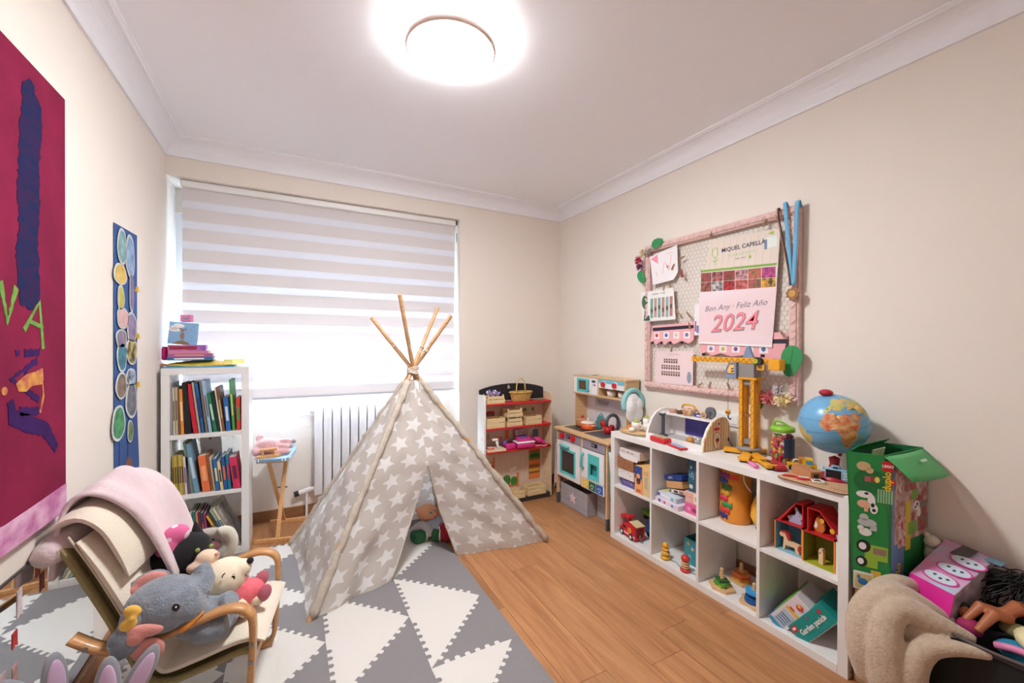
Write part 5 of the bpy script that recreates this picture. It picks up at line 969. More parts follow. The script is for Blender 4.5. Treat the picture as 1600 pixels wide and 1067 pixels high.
# on the kitchen
def pot(loc, m, ml, r, h, label, hm_, rz=0):
    p = thing('toy_pot', label, 'toy pot', loc, rz, 'toy pots on the hob'); part(p, 'body', B().mat(m).lathe([(0, 0), (r * .86, 0), (r * .95, .006), (r, h), (r - .004, h), (r * .9, .008), (0, .006)], 28)); l = part(p, 'lid', B().mat(ml).lathe([(r * 1.03, h + .0005), (r * 1.03, h + .006), (r * .8, h + .014), (0, h + .020)], 28)); part(l, 'lid_knob', B().mat(hm_).ell((0, 0, h + .032), .0125)); part(l, 'knob_stem', B().mat(ml).cyl((0, 0, h + .016), (0, 0, h + .026), .006, n=8))
    for s_ in (-1, 1): part(p, 'handle', B().mat(hm_ if m is not KWOOD else RED).tube([(s_ * r * .97, -.015, h * .75), (s_ * (r + .018), -.010, h * .8), (s_ * (r + .018), .010, h * .8), (s_ * r * .97, .015, h * .75)], .0055, 8))
    return p
ORG = M('orange_enamel', (232, 104, 48), .35); TAN = M('tan_wood', (190, 130, 86), .5)
pot((2.235, 2.85, .6685), ORG, M('cream_enamel', (240, 224, 212), .35), .062, .05, 'orange toy pot with cream lid on the hob', M('cream_knob', (240, 226, 214), .4), -90)
pot((2.275, 2.985, .6685), TAN, M('tan_lid', (206, 150, 106), .5), .060, .05, 'tan wooden toy pot with red knob at the back of hob', RED, -90)
rj = thing('red_mug', 'red toy mug standing in front of the tap', 'mug', (2.25, 2.615, .671)); part(rj, 'cup', B().mat(RED).lathe([(0, 0), (.026, 0), (.030, .055), (.027, .055), (.023, .004), (0, .004)], 22)); part(rj, 'handle', B().mat(RED).tube([(0, .028, .045), (0, .048, .04), (0, .045, .015), (0, .027, .012)], .005, 8))
rl = thing('red_ladle', 'red toy ladle leaning on the splashback beside the pots', 'ladle', (2.345, 2.79, .669)); part(rl, 'bowl', B().mat(RED).ell((0, 0, .045), (.02, .03, .03))); part(rl, 'stem', B().mat(KWOOD).cyl((0, 0, .0), (.015, 0, .03), .006, n=8))
tv = thing('tree_trivet', 'teal fir-tree shaped trivet leaning on the splashback', 'trivet', (2.366, 2.84, .669), 0); part(tv, 'plate', B().mat(M('teal_felt', (92, 156, 160), .6)).prism([(-.065, .0), (.065, .0), (.058, .03), (.075, .035), (.045, .068), (.055, .073), (.02, .11), (.0, .125), (-.02, .11), (-.055, .073), (-.045, .068), (-.075, .035), (-.058, .03)], -.004, .004, 'yz')); part(tv, 'hole', B().mat(KW).cyl((-.0045, 0, .108), (-.004, 0, .108), .006, n=10))
def mug(loc, label, jug):
    c = thing('toy_cup' if not jug else 'toy_teapot', label, 'cup' if not jug else 'teapot', loc, -90); CM = M('cup_cream', (240, 232, 226), .35); part(c, 'body', B().mat(CM).lathe([(0, 0), (.024, 0), (.034 if jug else .029, .025), (.028, .048), (.025, .048), (.027, .02), (0, .004)], 22)); part(c, 'handle', B().mat(CM).tube([(.029, 0, .04), (.047, 0, .036), (.045, 0, .014), (.029, 0, .012)], .005, 8))
    if jug: part(c, 'spout', B().mat(CM).tube([(-.028, 0, .02), (-.042, 0, .030), (-.048, 0, .042)], [.009, .007, .005], 8)); part(c, 'lid', B().mat(CM).lathe([(.025, .0485), (.012, .056), (0, .058)], 18)); part(c, 'wooden_knob', B().mat(KWOOD).ell((0, 0, .064), .008))
    else: part(c, 'wooden_spoon', B().mat(KWOOD).ell((0, 0, .052), (.012, .008, .012)))
mug((2.29, 2.625, .9675), 'cream toy teapot on the open upper kitchen shelf', True); mug((2.29, 2.50, .9675), 'cream toy cup on the open upper kitchen shelf', False)
nb = thing('notebook', 'thin lilac notebook lying on top of the toy kitchen', 'notebook', (2.31, 2.93, 1.1205), -70); part(nb, 'cover', B().mat(M('lilac_book', (176, 170, 200), .6)).box((0, 0, .003), (.12, .09, .006), .001)); part(nb, 'pages', B().mat(PAGE).box((0, -.001, .0075), (.115, .085, .002)))
pw = thing('pink_whisk', 'pink and magenta toy utensil hanging at the right of the splashback', 'utensil', (2.36, 2.445, .90)); part(pw, 'loop', B().mat(MAG).tube([(-.0, .03 * cos(a) + .01, .01 + .035 * sin(a)) for a in [2 * pi * i / 16 for i in range(12)]], .006, 8)); part(pw, 'stem', B().mat(M('blue_plastic', (70, 130, 190), .4)).tube([(0, .02, .0), (0, .05, .03)], .006, 8))
# white and teal toddler bib hanging on the near side, apron at the far side
BIB = M('bib_white', (238, 238, 240), .9, bump=(60, .4)); BIBT = M('bib_teal', (150, 206, 212), .9)
bi = thing('hanging_bib', 'white terry bib with teal edging hung on the upper corner of the toy kitchen', 'bib', (2.27, 2.375, .80))
b = B().mat(BIB).ell((2.275, 2.365, .95), (.075, .03, .075)).ell((2.29, 2.36, .87), (.085, .035, .08)).ell((2.25, 2.355, .91), (.05, .035, .07)).ell((2.32, 2.355, .93), (.045, .03, .06)); part(bi, 'cloth', b, world=True, mods=soft(.008, 4))
part(bi, 'teal_edging', B().mat(BIBT).tube([(2.285 + .093 * cos(a), 2.372, .945 + .10 * sin(a)) for a in [radians(q) for q in range(-20, 210, 12)]], .020, 10), world=True); part(bi, 'hook', B().mat(M('steel', (150, 148, 144), .35, metal=.9)).tube([(2.27, 2.395, 1.04), (2.27, 2.37, 1.035), (2.27, 2.365, 1.02)], .004, 6), world=True)
dr = thing('tea_towel', 'white cloth with turquoise hem hung on the near side of the toy kitchen', 'towel', (2.10, 2.37, .3))
P = [[(2.05 + .075 * u, 2.368 - .012 * sin(9 * u + 2 * v) - .01 * v, .60 - .33 * v - .02 * sin(3 * u) * v) for u in [k / 10 for k in range(11)]] for v in [k / 12 for k in range(13)]]
part(dr, 'cloth', B().mat(M('towel_white', (222, 230, 238), .9, noise=(12, .08))).grid(P, True, .006), world=True); part(dr, 'hem', B().mat(M('towel_teal', (110, 196, 206), .9)).tube([r[0] for r in P], .005, 6), world=True); part(dr, 'hem', B().mat(M('towel_teal', (110, 196, 206), .9)).tube(P[-1], .005, 6), world=True)
ap = thing('pink_apron', 'pale pink apron hanging at the far side of the toy kitchen', 'apron', (2.13, 3.11, .1))
P = [[(2.07 + .10 * u + .01 * v * sin(5 * u), 3.100 + .012 * sin(8 * u + v) + .02 * v, .52 - .42 * v) for u in [k / 10 for k in range(11)]] for v in [k / 12 for k in range(13)]]
part(ap, 'cloth', B().mat(M('apron_pink', (232, 196, 196), .9, noise=(14, .1))).grid(P, True, .006), world=True); part(ap, 'grey_hem', B().mat(KDG).grid([[(p[0], p[1] - .008, p[2] + .05 - .05 * k) for p in P[-1]] for k in range(2)], True, .004), world=True)
# ================================================================== low shelf unit on the right
ku = thing('low_shelf_unit', 'low white shelf unit of eight cubes along the right wall', 'shelf unit', (2.2, 1.594, 0))
KX, KXB, Y0, Y1 = 2.03, 2.375, .861, 2.327
TOP = .765
part(ku, 'top_panel', B().mat(WHITE).bx(KX, KXB, Y0, Y1, .7265, TOP, .001), world=True); part(ku, 'bottom_panel', B().mat(WHITE).bx(KX, KXB, Y0 + .0395, Y1 - .0395, 0, .039, .001), world=True)
sp_ = part(ku, 'side_panel', B().mat(WHITE).bx(KX, KXB, Y0, Y0 + .039, 0, .726, .001), world=True); part(ku, 'side_panel', B().mat(WHITE).bx(KX, KXB, Y1 - .039, Y1, 0, .726, .001), world=True)
part(sp_, 'screw_cap', B().mat(M('steel', (150, 148, 144), .35, metal=.9)).cyl((2.055, Y0, .025), (2.055, Y0 - .001, .025), .005, n=12), world=True)
DIV = [1.937, 1.586, 1.235]
for y_ in DIV: part(ku, 'divider', B().mat(WHITE).bx(KX + .001, KXB, y_ + .0003, y_ + .0157, .0395, .726), world=True)
CY = [(1.953, 2.288), (1.602, 1.937), (1.251, 1.586), (.900, 1.235)]
for a, b_ in CY: part(ku, 'shelf', B().mat(WHITE).bx(KX + .001, KXB, a + .0005, b_ - .0005, .375, .391), world=True)
ZU, ZL = .3915, .0395
IO, IU, IV = (0, 0, 0), (0, -1, 0), (0, 0, 1)     # prints on faces that look to -x: u = -y
def carton(name, label, loc, size, rgb, rz=-90, prints=(), lid=None, group=None, rx=0, ry=0, cat='box', noise=None):
    """box with local x to the right, y into the shelf, z up; prints = (part, rgb, outline(u,v) or text) on the front, 'T:' on the top, 'S:' on the left side"""
    w, d, h = size; o = thing(name, label, cat, loc, rz, group, rx, ry)
    part(o, 'body', B().mat(M('card_%d_%d_%d' % rgb, rgb, .55, noise=noise)).bx(-w / 2, w / 2, 0, d, 0, h, .0015))
    if lid: part(o, 'lid', B().mat(M('card_%d_%d_%d' % lid, lid, .55)).bx(-w / 2 - .001, w / 2 + .001, -.001, d + .001, h * .55, h + .001, .0015))
    for k, (nm, c, sh) in enumerate(prints):
        face = 'F'; 
        if ':' in nm: face, nm = nm.split(':')
        O = {'F': (0, -.0012, 0), 'T': (0, 0, h + .0012), 'S': (-w / 2 - .0012, 0, 0), 'R': (w / 2 + .0012, 0, 0)}[face]; U = {'F': (1, 0, 0), 'T': (1, 0, 0), 'S': (0, -1, 0), 'R': (0, 1, 0)}[face]; V = {'F': (0, 0, 1), 'T': (0, 1, 0), 'S': (0, 0, 1), 'R': (0, 0, 1)}[face]
        b = B().mat(M('ink_%d_%d_%d' % c, c, .55)); th = .0002 + .0002 * k
        if isinstance(sh, tuple) and isinstance(sh[0], str): b.text(sh[0], sh[1], Vector(O) + Vector(U) * sh[2] + Vector(V) * sh[3], U, V, th, bold=sh[4] if len(sh) > 4 else 0)
        else: b.plate(sh, O, U, V, 0, th)
        part(o, nm, b)
    return o
def rr(x0, x1, y0, y1): return [(x0, y0), (x1, y0), (x1, y1), (x0, y1)]
# ---- top far cube: heap of boxes
carton('purple_game_box', 'purple game box at the bottom of the heap in the far top cube', (2.075, 2.19, ZU), (.155, .24, .055), (98, 84, 150), prints=[('title', (214, 190, 226), ('The Tree', .026, -.01, .03))])
carton('white_game_box', 'white speckled box under the brown carton in the far top cube', (2.06, 2.205, ZU + .056), (.155, .24, .065), (232, 226, 224), prints=[('speckle', (214, 150, 110), rr(-.05, -.04, .04, .046)), ('speckle', (120, 150, 190), rr(-.02, -.012, .046, .051)), ('speckle', (150, 180, 120), rr(.02, .03, .042, .048)), ('speckle', (200, 110, 120), rr(.045, .052, .03, .037))])
o = carton('brown_carton', 'ribbed brown cardboard carton in the far top cube', (2.055, 2.205, ZU + .122), (.155, .25, .085), (166, 112, 78), noise=(40, .15, (1, 1, 1)))
for k in range(9): part(o, 'rib', B().mat(M('card_dark', (140, 92, 62), .7)).bx(-.07 + .0165 * k, -.067 + .0165 * k, -.0006, 0, .004, .081))
o = carton('paper_box', 'white paper-wrapped box tilted on top of the brown carton', (2.065, 2.175, ZU + .210), (.20, .20, .055), (226, 214, 212), ry=0, rz=-92, rx=0, prints=[('print_line', (170, 110, 110), rr(-.08, -.045, .036, .040)), ('print_line', (60, 56, 60), rr(-.02, -.005, .034, .042)), ('print_line', (120, 110, 120), rr(.01, .045, .034, .039))])
part(o, 'paper_flap', B().mat(M('paper_white', (238, 232, 230), .7)).prism([(-.098, .028), (.095, .024), (.10, .005), (.085, -.012), (-.075, -.010)], -.012, -.010, 'xz'))
o = carton('puzzle_box', 'upright blue and orange puzzle box with child picture in the far top cube', (2.045, 2.033, ZU), (.135, .10, .185), (240, 190, 120), prints=[('blue_sky', (40, 76, 150), rr(-.0665, .0, .10, .184)), ('sand', (238, 170, 100), rr(-.0665, .0, .001, .10)), ('frame', (222, 196, 140), rr(.004, .066, .004, .181)), ('window', (190, 176, 150), rr(.020, .05, .05, .13)), ('logo', (200, 44, 60), ('OZ', .032, .032, .15)), ('hat', (236, 160, 90), ring(-.035, .118, .018, .016)), ('pirate', (60, 44, 70), ring(-.032, .088, .02, .016)), ('coat', (120, 50, 60), rr(-.045, -.02, .065, .085)), ('red_text', (196, 90, 90), rr(-.05, -.012, .012, .03)), ('border', (226, 130, 60), rr(.0, .005, .002, .183))])
fb = carton('grey_folder_box', 'flat dark green tray behind the paper box in the far top cube', (2.14, 2.04, ZU + .188), (.15, .18, .02), (120, 140, 136))
# ---- second top cube
carton('sticker_book_box', 'white activity box with purple corners lying lowest in the second cube', (2.045, 1.83, ZU), (.20, .19, .030), (226, 214, 228), rz=-96, prints=[('T:green_bar', (196, 206, 92), rr(-.095, -.03, .04, .16)), ('T:purple_print', (130, 96, 180), ring(.03, .07, .02, .02)), ('purple_print', (120, 90, 170), ring(-.06, .015, .012, .01)), ('blue_mark', (70, 110, 190), ring(.05, .015, .008, .008)), ('red_mark', (200, 60, 80), ring(-.015, .015, .008, .008))])
carton('sticker_book_box', 'smaller pale blue activity box stacked on the white one in second cube', (2.065, 1.845, ZU + .031), (.165, .15, .030), (206, 216, 230), rz=-98, prints=[('T:yellow_bar', (226, 214, 130), rr(-.08, -.05, .02, .12)), ('white_strip', (240, 240, 242), rr(-.06, .03, .006, .024)), ('green_badge', (120, 176, 140), ring(.05, .015, .010, .010)), ('violet_mark', (110, 90, 190), ring(-.07, .014, .01, .01))])
carton('hot_pink_box', 'hot pink box at the right bottom of the second top cube', (2.07, 1.662, ZU), (.105, .20, .058), (224, 96, 150), prints=[('drawing', (150, 50, 100), ring(.02, .028, .02, .012)), ('drawing_light', (244, 150, 190), ring(-.02, .03, .012, .012))])
carton('number_box', 'pale pink box with a green number on the hot pink box', (2.08, 1.665, ZU + .059), (.11, .19, .066), (232, 184, 172), prints=[('cream_panel', (240, 226, 196), rr(.008, .054, .004, .062)), ('number', (120, 160, 70), ('13', .038, .031, .034, .0008)), ('line', (206, 140, 130), rr(-.05, 0, .05, .053)), ('line', (206, 140, 130), rr(-.05, 0, .036, .039))])
carton('teal_tall_box', 'tall dark teal box standing upright at the right of the second cube', (2.09, 1.672, ZU + .126), (.07, .16, .19), (40, 92, 116), prints=[('moon', (170, 200, 206), ring(-.012, .145, .008, .008)), ('script', (150, 190, 200), ('dj', .05, -.008, .10)), ('tag', (226, 214, 180), rr(-.024, 0, .02, .042)), ('orange_edge', (206, 140, 90), rr(.022, .034, .004, .186))])
carton('dark_box', 'small patterned dark red box under the leaning boxes in the second cube', (2.15, 1.80, ZU + .031), (.12, .10, .045), (130, 40, 44), prints=[('dark_print', (60, 40, 44), rr(-.05, .04, .008, .036))])
carton('comic_box', 'white and black printed flat box leaning below the craft box', (2.10, 1.785, ZU + .078), (.13, .13, .022), (222, 208, 200), rz=-98, prints=[('comic_print', (60, 50, 54), ring(-.02, .011, .02, .007)), ('comic_print', (150, 110, 90), rr(.01, .05, .004, .018))], ry=-10)
carton('craft_box', 'plain light brown box tilted in the second top cube', (2.10, 1.815, ZU + .104), (.145, .14, .042), (204, 156, 104), rz=-98, ry=-14)
carton('blue_quiz_box', 'navy blue flat game box tilted on the brown box in second cube', (2.10, 1.825, ZU + .150), (.16, .13, .032), (30, 58, 132), rz=-97, ry=-15, prints=[('title', (226, 226, 240), ('ABC', .022, -.02, .016))])
# ---- third top cube: orange drum and lamp
dr = thing('orange_drum', 'tall orange craft drum with colourful paper strip in the third top cube', 'drum', (2.235, 1.50, ZU))
DO = M('drum_orange', (232, 146, 44), .5, noise=(6, .08))
part(dr, 'shell', B().mat(DO).lathe([(0, 0), (.080, 0), (.083, .01), (.079, .30), (.074, .30), (.074, .02), (0, .01)], 36)); random.seed(8)
for k, c in enumerate(((40, 40, 120), (220, 50, 50), (60, 150, 80), (226, 50, 90), (240, 190, 60), (50, 120, 60), (40, 80, 160), (120, 40, 130))):
    a = radians(158 + 8 * (k % 3)); z_ = .02 + .033 * k; b = B().mat(M('strip_%d_%d_%d' % c, c, .6)); pts = []
    for q in range(7): t_ = a + radians(-14 + 42 * q / 6); pts.append([(.0845 * cos(t_), .0845 * sin(t_), z_ + .006 * sin(q * 1.7 + k)), (.0845 * cos(t_), .0845 * sin(t_), z_ + .028 + .005 * sin(q * 2.1 + k))])
    part(dr, 'paper_shape', b.grid(pts, True, .0015))
part(dr, 'red_patch', B().mat(M('strip_red', (212, 50, 40), .6)).at((-.074, -.042, .262), -61, 0).box((0, 0, 0), (.045, .004, .022)))
part(dr, 'white_cord', B().mat(PLASTIC_W).tube(bez([(-.03, -.07, .29), (-.045, -.08, .25), (-.03, -.095, .21), (-.01, -.10, .19)], 5), .003, 6))
ll = thing('orange_lantern', 'orange and yellow bulging toy lantern beside the drum', 'lantern', (2.235, 1.335, ZU)); part(ll, 'body', B().mat(M('lantern_orange', (236, 150, 40), .5, noise=(8, .15, (1, 1, 1), (246, 190, 60)))).lathe([(0, .022), (.045, .024), (.066, .07), (.06, .13), (.035, .19), (.014, .215), (0, .218)], 28)); part(ll, 'foot', B().mat(M('foot_brown', (120, 84, 60), .6)).lathe([(.035, 0), (.04, .008), (.02, .024), (0, .024)], 20))
# ---- fourth top cube: barn
BR, BRD = M('barn_red', (196, 34, 40), .5), M('barn_inside', (130, 20, 30), .6)
bn = thing('toy_barn', 'red cardboard toy barn with open stables in the near top cube', 'toy barn', (2.1, 1.065, ZU))
def stall(y0, y1, z0, z1, x0, x1, inner, floor_, t=.005):
    b = B().mat(M('barn_orange', (232, 140, 60), .5)).bx(x0, x1, y0, y0 + t, z0, z1).bx(x0, x1, y1 - t, y1, z0, z1).mat(BR).bx(x0, x1, y0, y1, z1 - t, z1); p_ = part(bn, 'stall', b, world=True)
    part(p_, 'stall_floor', B().mat(floor_).bx(x0, x1 - t, y0 + t, y1 - t, z0, z0 + .003), world=True); part(p_, 'stall_back', B().mat(inner).bx(x1 - t, x1, y0 + t, y1 - t, z0 + .003, z1 - t), world=True); part(p_, 'stall_lining', B().mat(inner).bx(x0 + .002, x1 - t, y1 - t - .001, y1 - t, z0 + .003, z1 - t), world=True); return p_
SB, SG = M('stall_blue', (96, 150, 176), .6), M('stall_lime', (170, 176, 40), .6)
stall(1.072, 1.200, ZU, ZU + .145, 2.095, 2.21, SB, M('stall_lightblue', (140, 190, 206), .6)); stall(.935, 1.068, ZU, ZU + .145, 2.085, 2.20, M('stall_olive', (120, 120, 30), .6), SG)
sd = part(bn, 'closed_stall', B().mat(M('stall_cream', (236, 226, 206), .6)).bx(2.085, 2.20, .905, .932, ZU, ZU + .142), world=True); part(sd, 'dots', B().mat(BR).plate(ring(-.92, .50, .004, .004, 8), (2.085, 0, 0), IU, IV, 0, .0005).plate(ring(-.918, .47, .004, .004, 8), (2.085, 0, 0), IU, IV, 0, .0005).plate(ring(-.92, .43, .003, .005, 8), (2.085, 0, 0), IU, IV, 0, .0005), world=True)
z1 = ZU + .1455
# loft: slanted roof wedge pieces, open to the front
def loft(yL, yM, yR, zt, x0, x1, t=.005):
    """half gable: eave at yL, ridge wall at yR; open front"""
    b = B().mat(BR).prism([(yL, z1), (yL, z1 + t), (yM, zt), (yR, zt), (yR, z1), (yR + (t if yR < yM else -t), z1), (yR + (t if yR < yM else -t), zt - t), (yM, zt - t), (yL + (-2 * t if yL > yM else 2 * t), z1)], x0, x1, 'yz'); p_ = part(bn, 'roof_half', b, world=True); part(p_, 'loft_back', B().mat(BRD).prism([(yL, z1), (yM, zt - t), (yR, zt - t), (yR, z1)], x1 - .004, x1 - .001, 'yz'), world=True); return p_
r1 = loft(1.185, 1.105, 1.072, z1 + .108, 2.10, 2.20); r2 = loft(.908, 1.00, 1.050, z1 + .108, 2.09, 2.20)
part(r2, 'roof_slope', B().mat(BR).grid([[(2.088, .905, z1 + .002), (2.205, .905, z1 + .002)], [(2.088, 1.0, z1 + .110), (2.205, 1.0, z1 + .110)]], False, .004), world=True)
# animals
def animal(name, label, loc, rz, m, m2, kind):
    a = thing(name, label, 'toy animal', loc, rz, None)
    if kind == 'horse': part(a, 'body', B().mat(m).prism([(-.042, 0), (-.034, 0), (-.03, .022), (.012, .024), (.018, 0), (.032, 0), (.036, .035), (.030, .044), (.0, .046), (-.018, .05), (-.03, .082), (-.055, .078), (-.06, .066), (-.052, .058), (-.038, .058), (-.040, .03)], -.008, .008, 'xz')); part(a, 'mane', B().mat(m2).prism([(-.018, .05), (-.006, .06), (-.014, .078), (-.03, .088), (-.052, .085), (-.05, .079), (-.032, .08)], -.0095, .0095, 'xz')); part(a, 'tail', B().mat(m2).prism([(.028, .04), (.036, .038), (.042, .02), (.034, .008), (.026, .02)], -.0095, .0095, 'xz')); part(a, 'eye', B().mat(EYD).cyl((-.044, -.0085, .071), (-.044, -.008, .071), .002, n=8))
    if kind == 'rabbit': part(a, 'body', B().mat(m).prism([(-.03, 0), (.025, 0), (.028, .012), (.022, .022), (.030, .03), (.03, .044), (.018, .05), (.004, .076), (-.006, .078), (.0, .055), (-.002, .04), (-.02, .036), (-.03, .02)], -.006, .006, 'xz')); part(a, 'tail', B().mat(m2).ell((-.032, 0, .02), .008)); part(a, 'eye', B().mat(EYD).cyl((.018, -.0065, .04), (.018, -.006, .04), .002, n=8))
    if kind == 'hen': part(a, 'body', B().mat(m).prism([(-.012, 0), (.014, 0), (.024, .015), (.022, .035), (.010, .045), (.008, .062), (-.008, .066), (-.014, .05), (-.02, .03), (-.022, .012)], -.007, .007, 'xz')); part(a, 'comb', B().mat(m2).prism([(-.008, .0665), (.006, .064), (.004, .076), (-.002, .070), (-.006, .077)], -.004, .004, 'xz')); part(a, 'breast', B().mat(EYW).prism([(-.020, .018), (-.012, .048), (-.004, .03), (-.01, .014)], -.0078, .0078, 'xz'))
    if kind == 'log': part(a, 'body', B().mat(m).prism([(-.009, 0), (.009, 0), (.010, .055), (.006, .068), (-.004, .070), (-.009, .06)], -.010, .010, 'xz')); part(a, 'face', B().mat(m2).cyl((-.003, -.0105, .05), (-.003, -.010, .05), .003, n=8))
    return a
AW = M('animal_wood', (228, 190, 150), .5)
animal('toy_horse', 'wooden toy horse with red mane in the blue stall', (2.125, 1.13, ZU + .0035), -90, AW, M('mane_red', (170, 44, 40), .5), 'horse')
animal('toy_rabbit', 'lilac wooden rabbit in the left loft of the barn', (2.125, 1.115, z1 + .0005), -90, M('animal_lilac', (176, 172, 206), .5), EYW, 'rabbit')
animal('toy_hen', 'orange wooden hen in the right loft of the barn', (2.125, 1.015, z1 + .0005), -90, M('animal_orange', (206, 120, 50), .5), M('mane_red', (170, 44, 40), .5), 'hen')
animal('toy_post', 'plain wooden animal seen end-on in the lime stall', (2.125, 1.005, ZU + .0035), -90, AW, EYD, 'log')
part(r2, 'roof_spot', B().mat(M('spot_yellow', (226, 170, 40), .6)).plate(ring(-.985, .605, .009, .011, 14), (2.083, 0, 0), IU, IV, 0, .001), world=True); part(r2, 'roof_spot', B().mat(M('spot_yellow', (226, 170, 40), .6)).plate(ring(-.945, .575, .010, .011, 14), (2.083, 0, 0), IU, IV, 0, .001), world=True); part(r2, 'roof_bird', B().mat(M('animal_lilac', (176, 172, 206), .5)).plate([(-.925, .54), (-.912, .545), (-.91, .56), (-.918, .572), (-.93, .565)], (2.083, 0, 0), IU, IV, 0, .001), world=True)
# ---- bottom cubes
WB, WBR = M('tyre', (24, 24, 26), .6), M('hub_white', (232, 232, 234), .4)
ft = thing('toy_fire_engine', 'red wooden toy fire engine with ladder in the far bottom cube', 'toy truck', (2.105, 2.185, ZL), -98)
part(ft, 'chassis', B().mat(RED).prism([(-.105, .012), (.085, .012), (.085, .105), (.03, .108), (.0, .085), (-.06, .082), (-.072, .05), (-.105, .046)], -.04, .04, 'xz')); part(ft, 'roof_deck', B().mat(M('truck_cream', (226, 206, 160), .5)).at((.055, 0, .112), 0, 0, 6).box((0, 0, 0), (.085, .07, .008), .002)); part(ft, 'white_stripe', B().mat(M('stripe_pink', (244, 200, 210), .5)).bx(-.10, .084, -.0408, -.04, .026, .036)); part(ft, 'flame_badge', B().mat(M('badge_orange', (236, 150, 50), .5)).cyl((.025, -.042, .062), (.025, -.04, .062), .020, n=18)); part(ft, 'window', B().mat(BLACK).bx(-.055, -.022, -.0406, -.04, .056, .076))
part(ft, 'ladder_turret', B().mat(RED).at((-.055, 0, .115), 0, 0, -12).box((0, 0, .012), (.11, .055, .02), .004)); part(ft, 'turret_post', B().mat(RED).cyl((-.03, 0, .085), (-.035, 0, .118), .014)); part(ft, 'rear_opening', B().mat(BRD).bx(.0852, .086, -.028, .028, .03, .09)); part(ft, 'hose', B().mat(M('steel', (150, 148, 144), .35, metal=.9)).tube([(.087, 0, .05), (.10, -.01, .03), (.105, .01, .008)], .005, 6))
for x_ in (-.065, .04):
    for y_ in (-.044, .034): w_ = part(ft, 'wheel', B().mat(WB).cyl((x_, y_, .0225), (x_, y_ + .010, .0225), .0225, n=20)); part(w_, 'hub', B().mat(WBR).cyl((x_, y_ - .0008, .0225), (x_, y_, .0225), .012, n=16))
gt = thing('toy_dump_truck', 'blue and green plastic toy truck behind the fire engine', 'toy truck', (2.25, 2.10, ZL), -95); part(gt, 'green_load', B().mat(M('truck_green', (96, 150, 44), .4)).box((-.02, 0, .155), (.16, .10, .03), .006, 2)); part(gt, 'body', B().mat(M('truck_blue', (50, 120, 206), .35)).box((.035, -.005, .08), (.14, .11, .10), .012, 3)); part(gt, 'black_bed', B().mat(BLACK).box((-.045, 0, .125), (.08, .09, .025), .003)); 
for x_ in (-.02, .08):
    for y_ in (-.05, .04): part(gt, 'wheel', B().mat(WB).cyl((x_, y_, .027), (x_, y_ + .012, .027), .027, n=18))
def stacked(name, label, loc, spec, extra=None):
    o = thing(name, label, 'wooden toy', loc, -90); 
    for nm, m, z_, r, h in spec: part(o, nm, B().mat(m).lathe([(0, z_), (r * .7, z_), (r, z_ + h * .3), (r, z_ + h * .7), (r * .7, z_ + h), (0, z_ + h)], 22))
    return o
YD, TW = M('duck_yellow', (232, 170, 36), .35), M('turned_wood', (222, 180, 130), .5)
dk = stacked('pull_duck', 'yellow stacked wooden duck toy at the left of second bottom cube', (2.075, 1.862, ZL), [('base', YD, 0, .030, .022), ('belly', M('duck_amber', (222, 172, 80), .4), .0225, .027, .03), ('chest', YD, .053, .022, .016)])
part(dk, 'head', B().mat(YD).ell((0, 0, .084), .019)); part(dk, 'beak', B().mat(M('beak_orange', (230, 110, 40), .4)).ell((-.018, -.008, .08), (.012, .008, .005))); part(dk, 'wing', B().mat(TW).ell((.02, -.006, .062), (.006, .012, .004)))
rs_ = stacked('stacked_figure', 'red and natural stacked wooden figure beside the teal box', (2.065, 1.703, ZL), [('base', M('red_bead', (214, 56, 50), .4), 0, .029, .020), ('disc', TW, .0205, .024, .012), ('disc', TW, .033, .025, .013), ('disc', TW, .0465, .022, .012)]); part(rs_, 'head', B().mat(M('red_bead', (214, 56, 50), .4)).ell((0, 0, .077), (.025, .025, .021))); part(rs_, 'cord', B().mat(M('grey_cord', (120, 116, 112), .8)).tube(bez([(.02, .01, .004), (.06, .02, .003), (.09, .0, .003), (.10, .03, .003)], 4), .002, 5)); part(dk, 'cord', B().mat(M('grey_cord', (120, 116, 112), .8)).tube(bez([(.03, .01, .004), (.07, .02, .003), (.11, .0, .003), (.125, .02, .003)], 4), .002, 5))
tb = thing('teal_box', 'open teal box with printed flowers at the right of second bottom cube', 'box', (2.155, 1.695, ZL), -90); TBM = M('teal_card', (56, 142, 156), .55)
part(tb, 'wall', B().mat(TBM).bx(-.09, .09, 0, .004, 0, .155)); part(tb, 'wall', B().mat(TBM).bx(-.09, .09, .166, .17, 0, .155)); part(tb, 'wall', B().mat(TBM).bx(-.09, -.086, .004, .166, 0, .155)); part(tb, 'wall', B().mat(TBM).bx(.086, .09, .004, .166, 0, .155)); part(tb, 'bottom', B().mat(M('teal_dark', (30, 80, 92), .6)).bx(-.086, .086, .004, .166, 0, .004))
for c, x_, z_ in (((226, 170, 150), -.03, .10), ((200, 200, 206), .02, .115), ((206, 150, 90), -.06, .125), ((110, 190, 196), -.05, .05), ((150, 170, 190), .015, .05), ((214, 110, 120), .05, .085), ((90, 170, 180), .06, .03)): part(tb, 'printed_flower', B().mat(M('flower_%d_%d_%d' % c, c, .6)).plate([(x_ + a, z_ + q) for a, q in star(.014, 6, .6)], (0, 0, 0), (1, 0, 0), (0, 0, 1), 0, .0005))
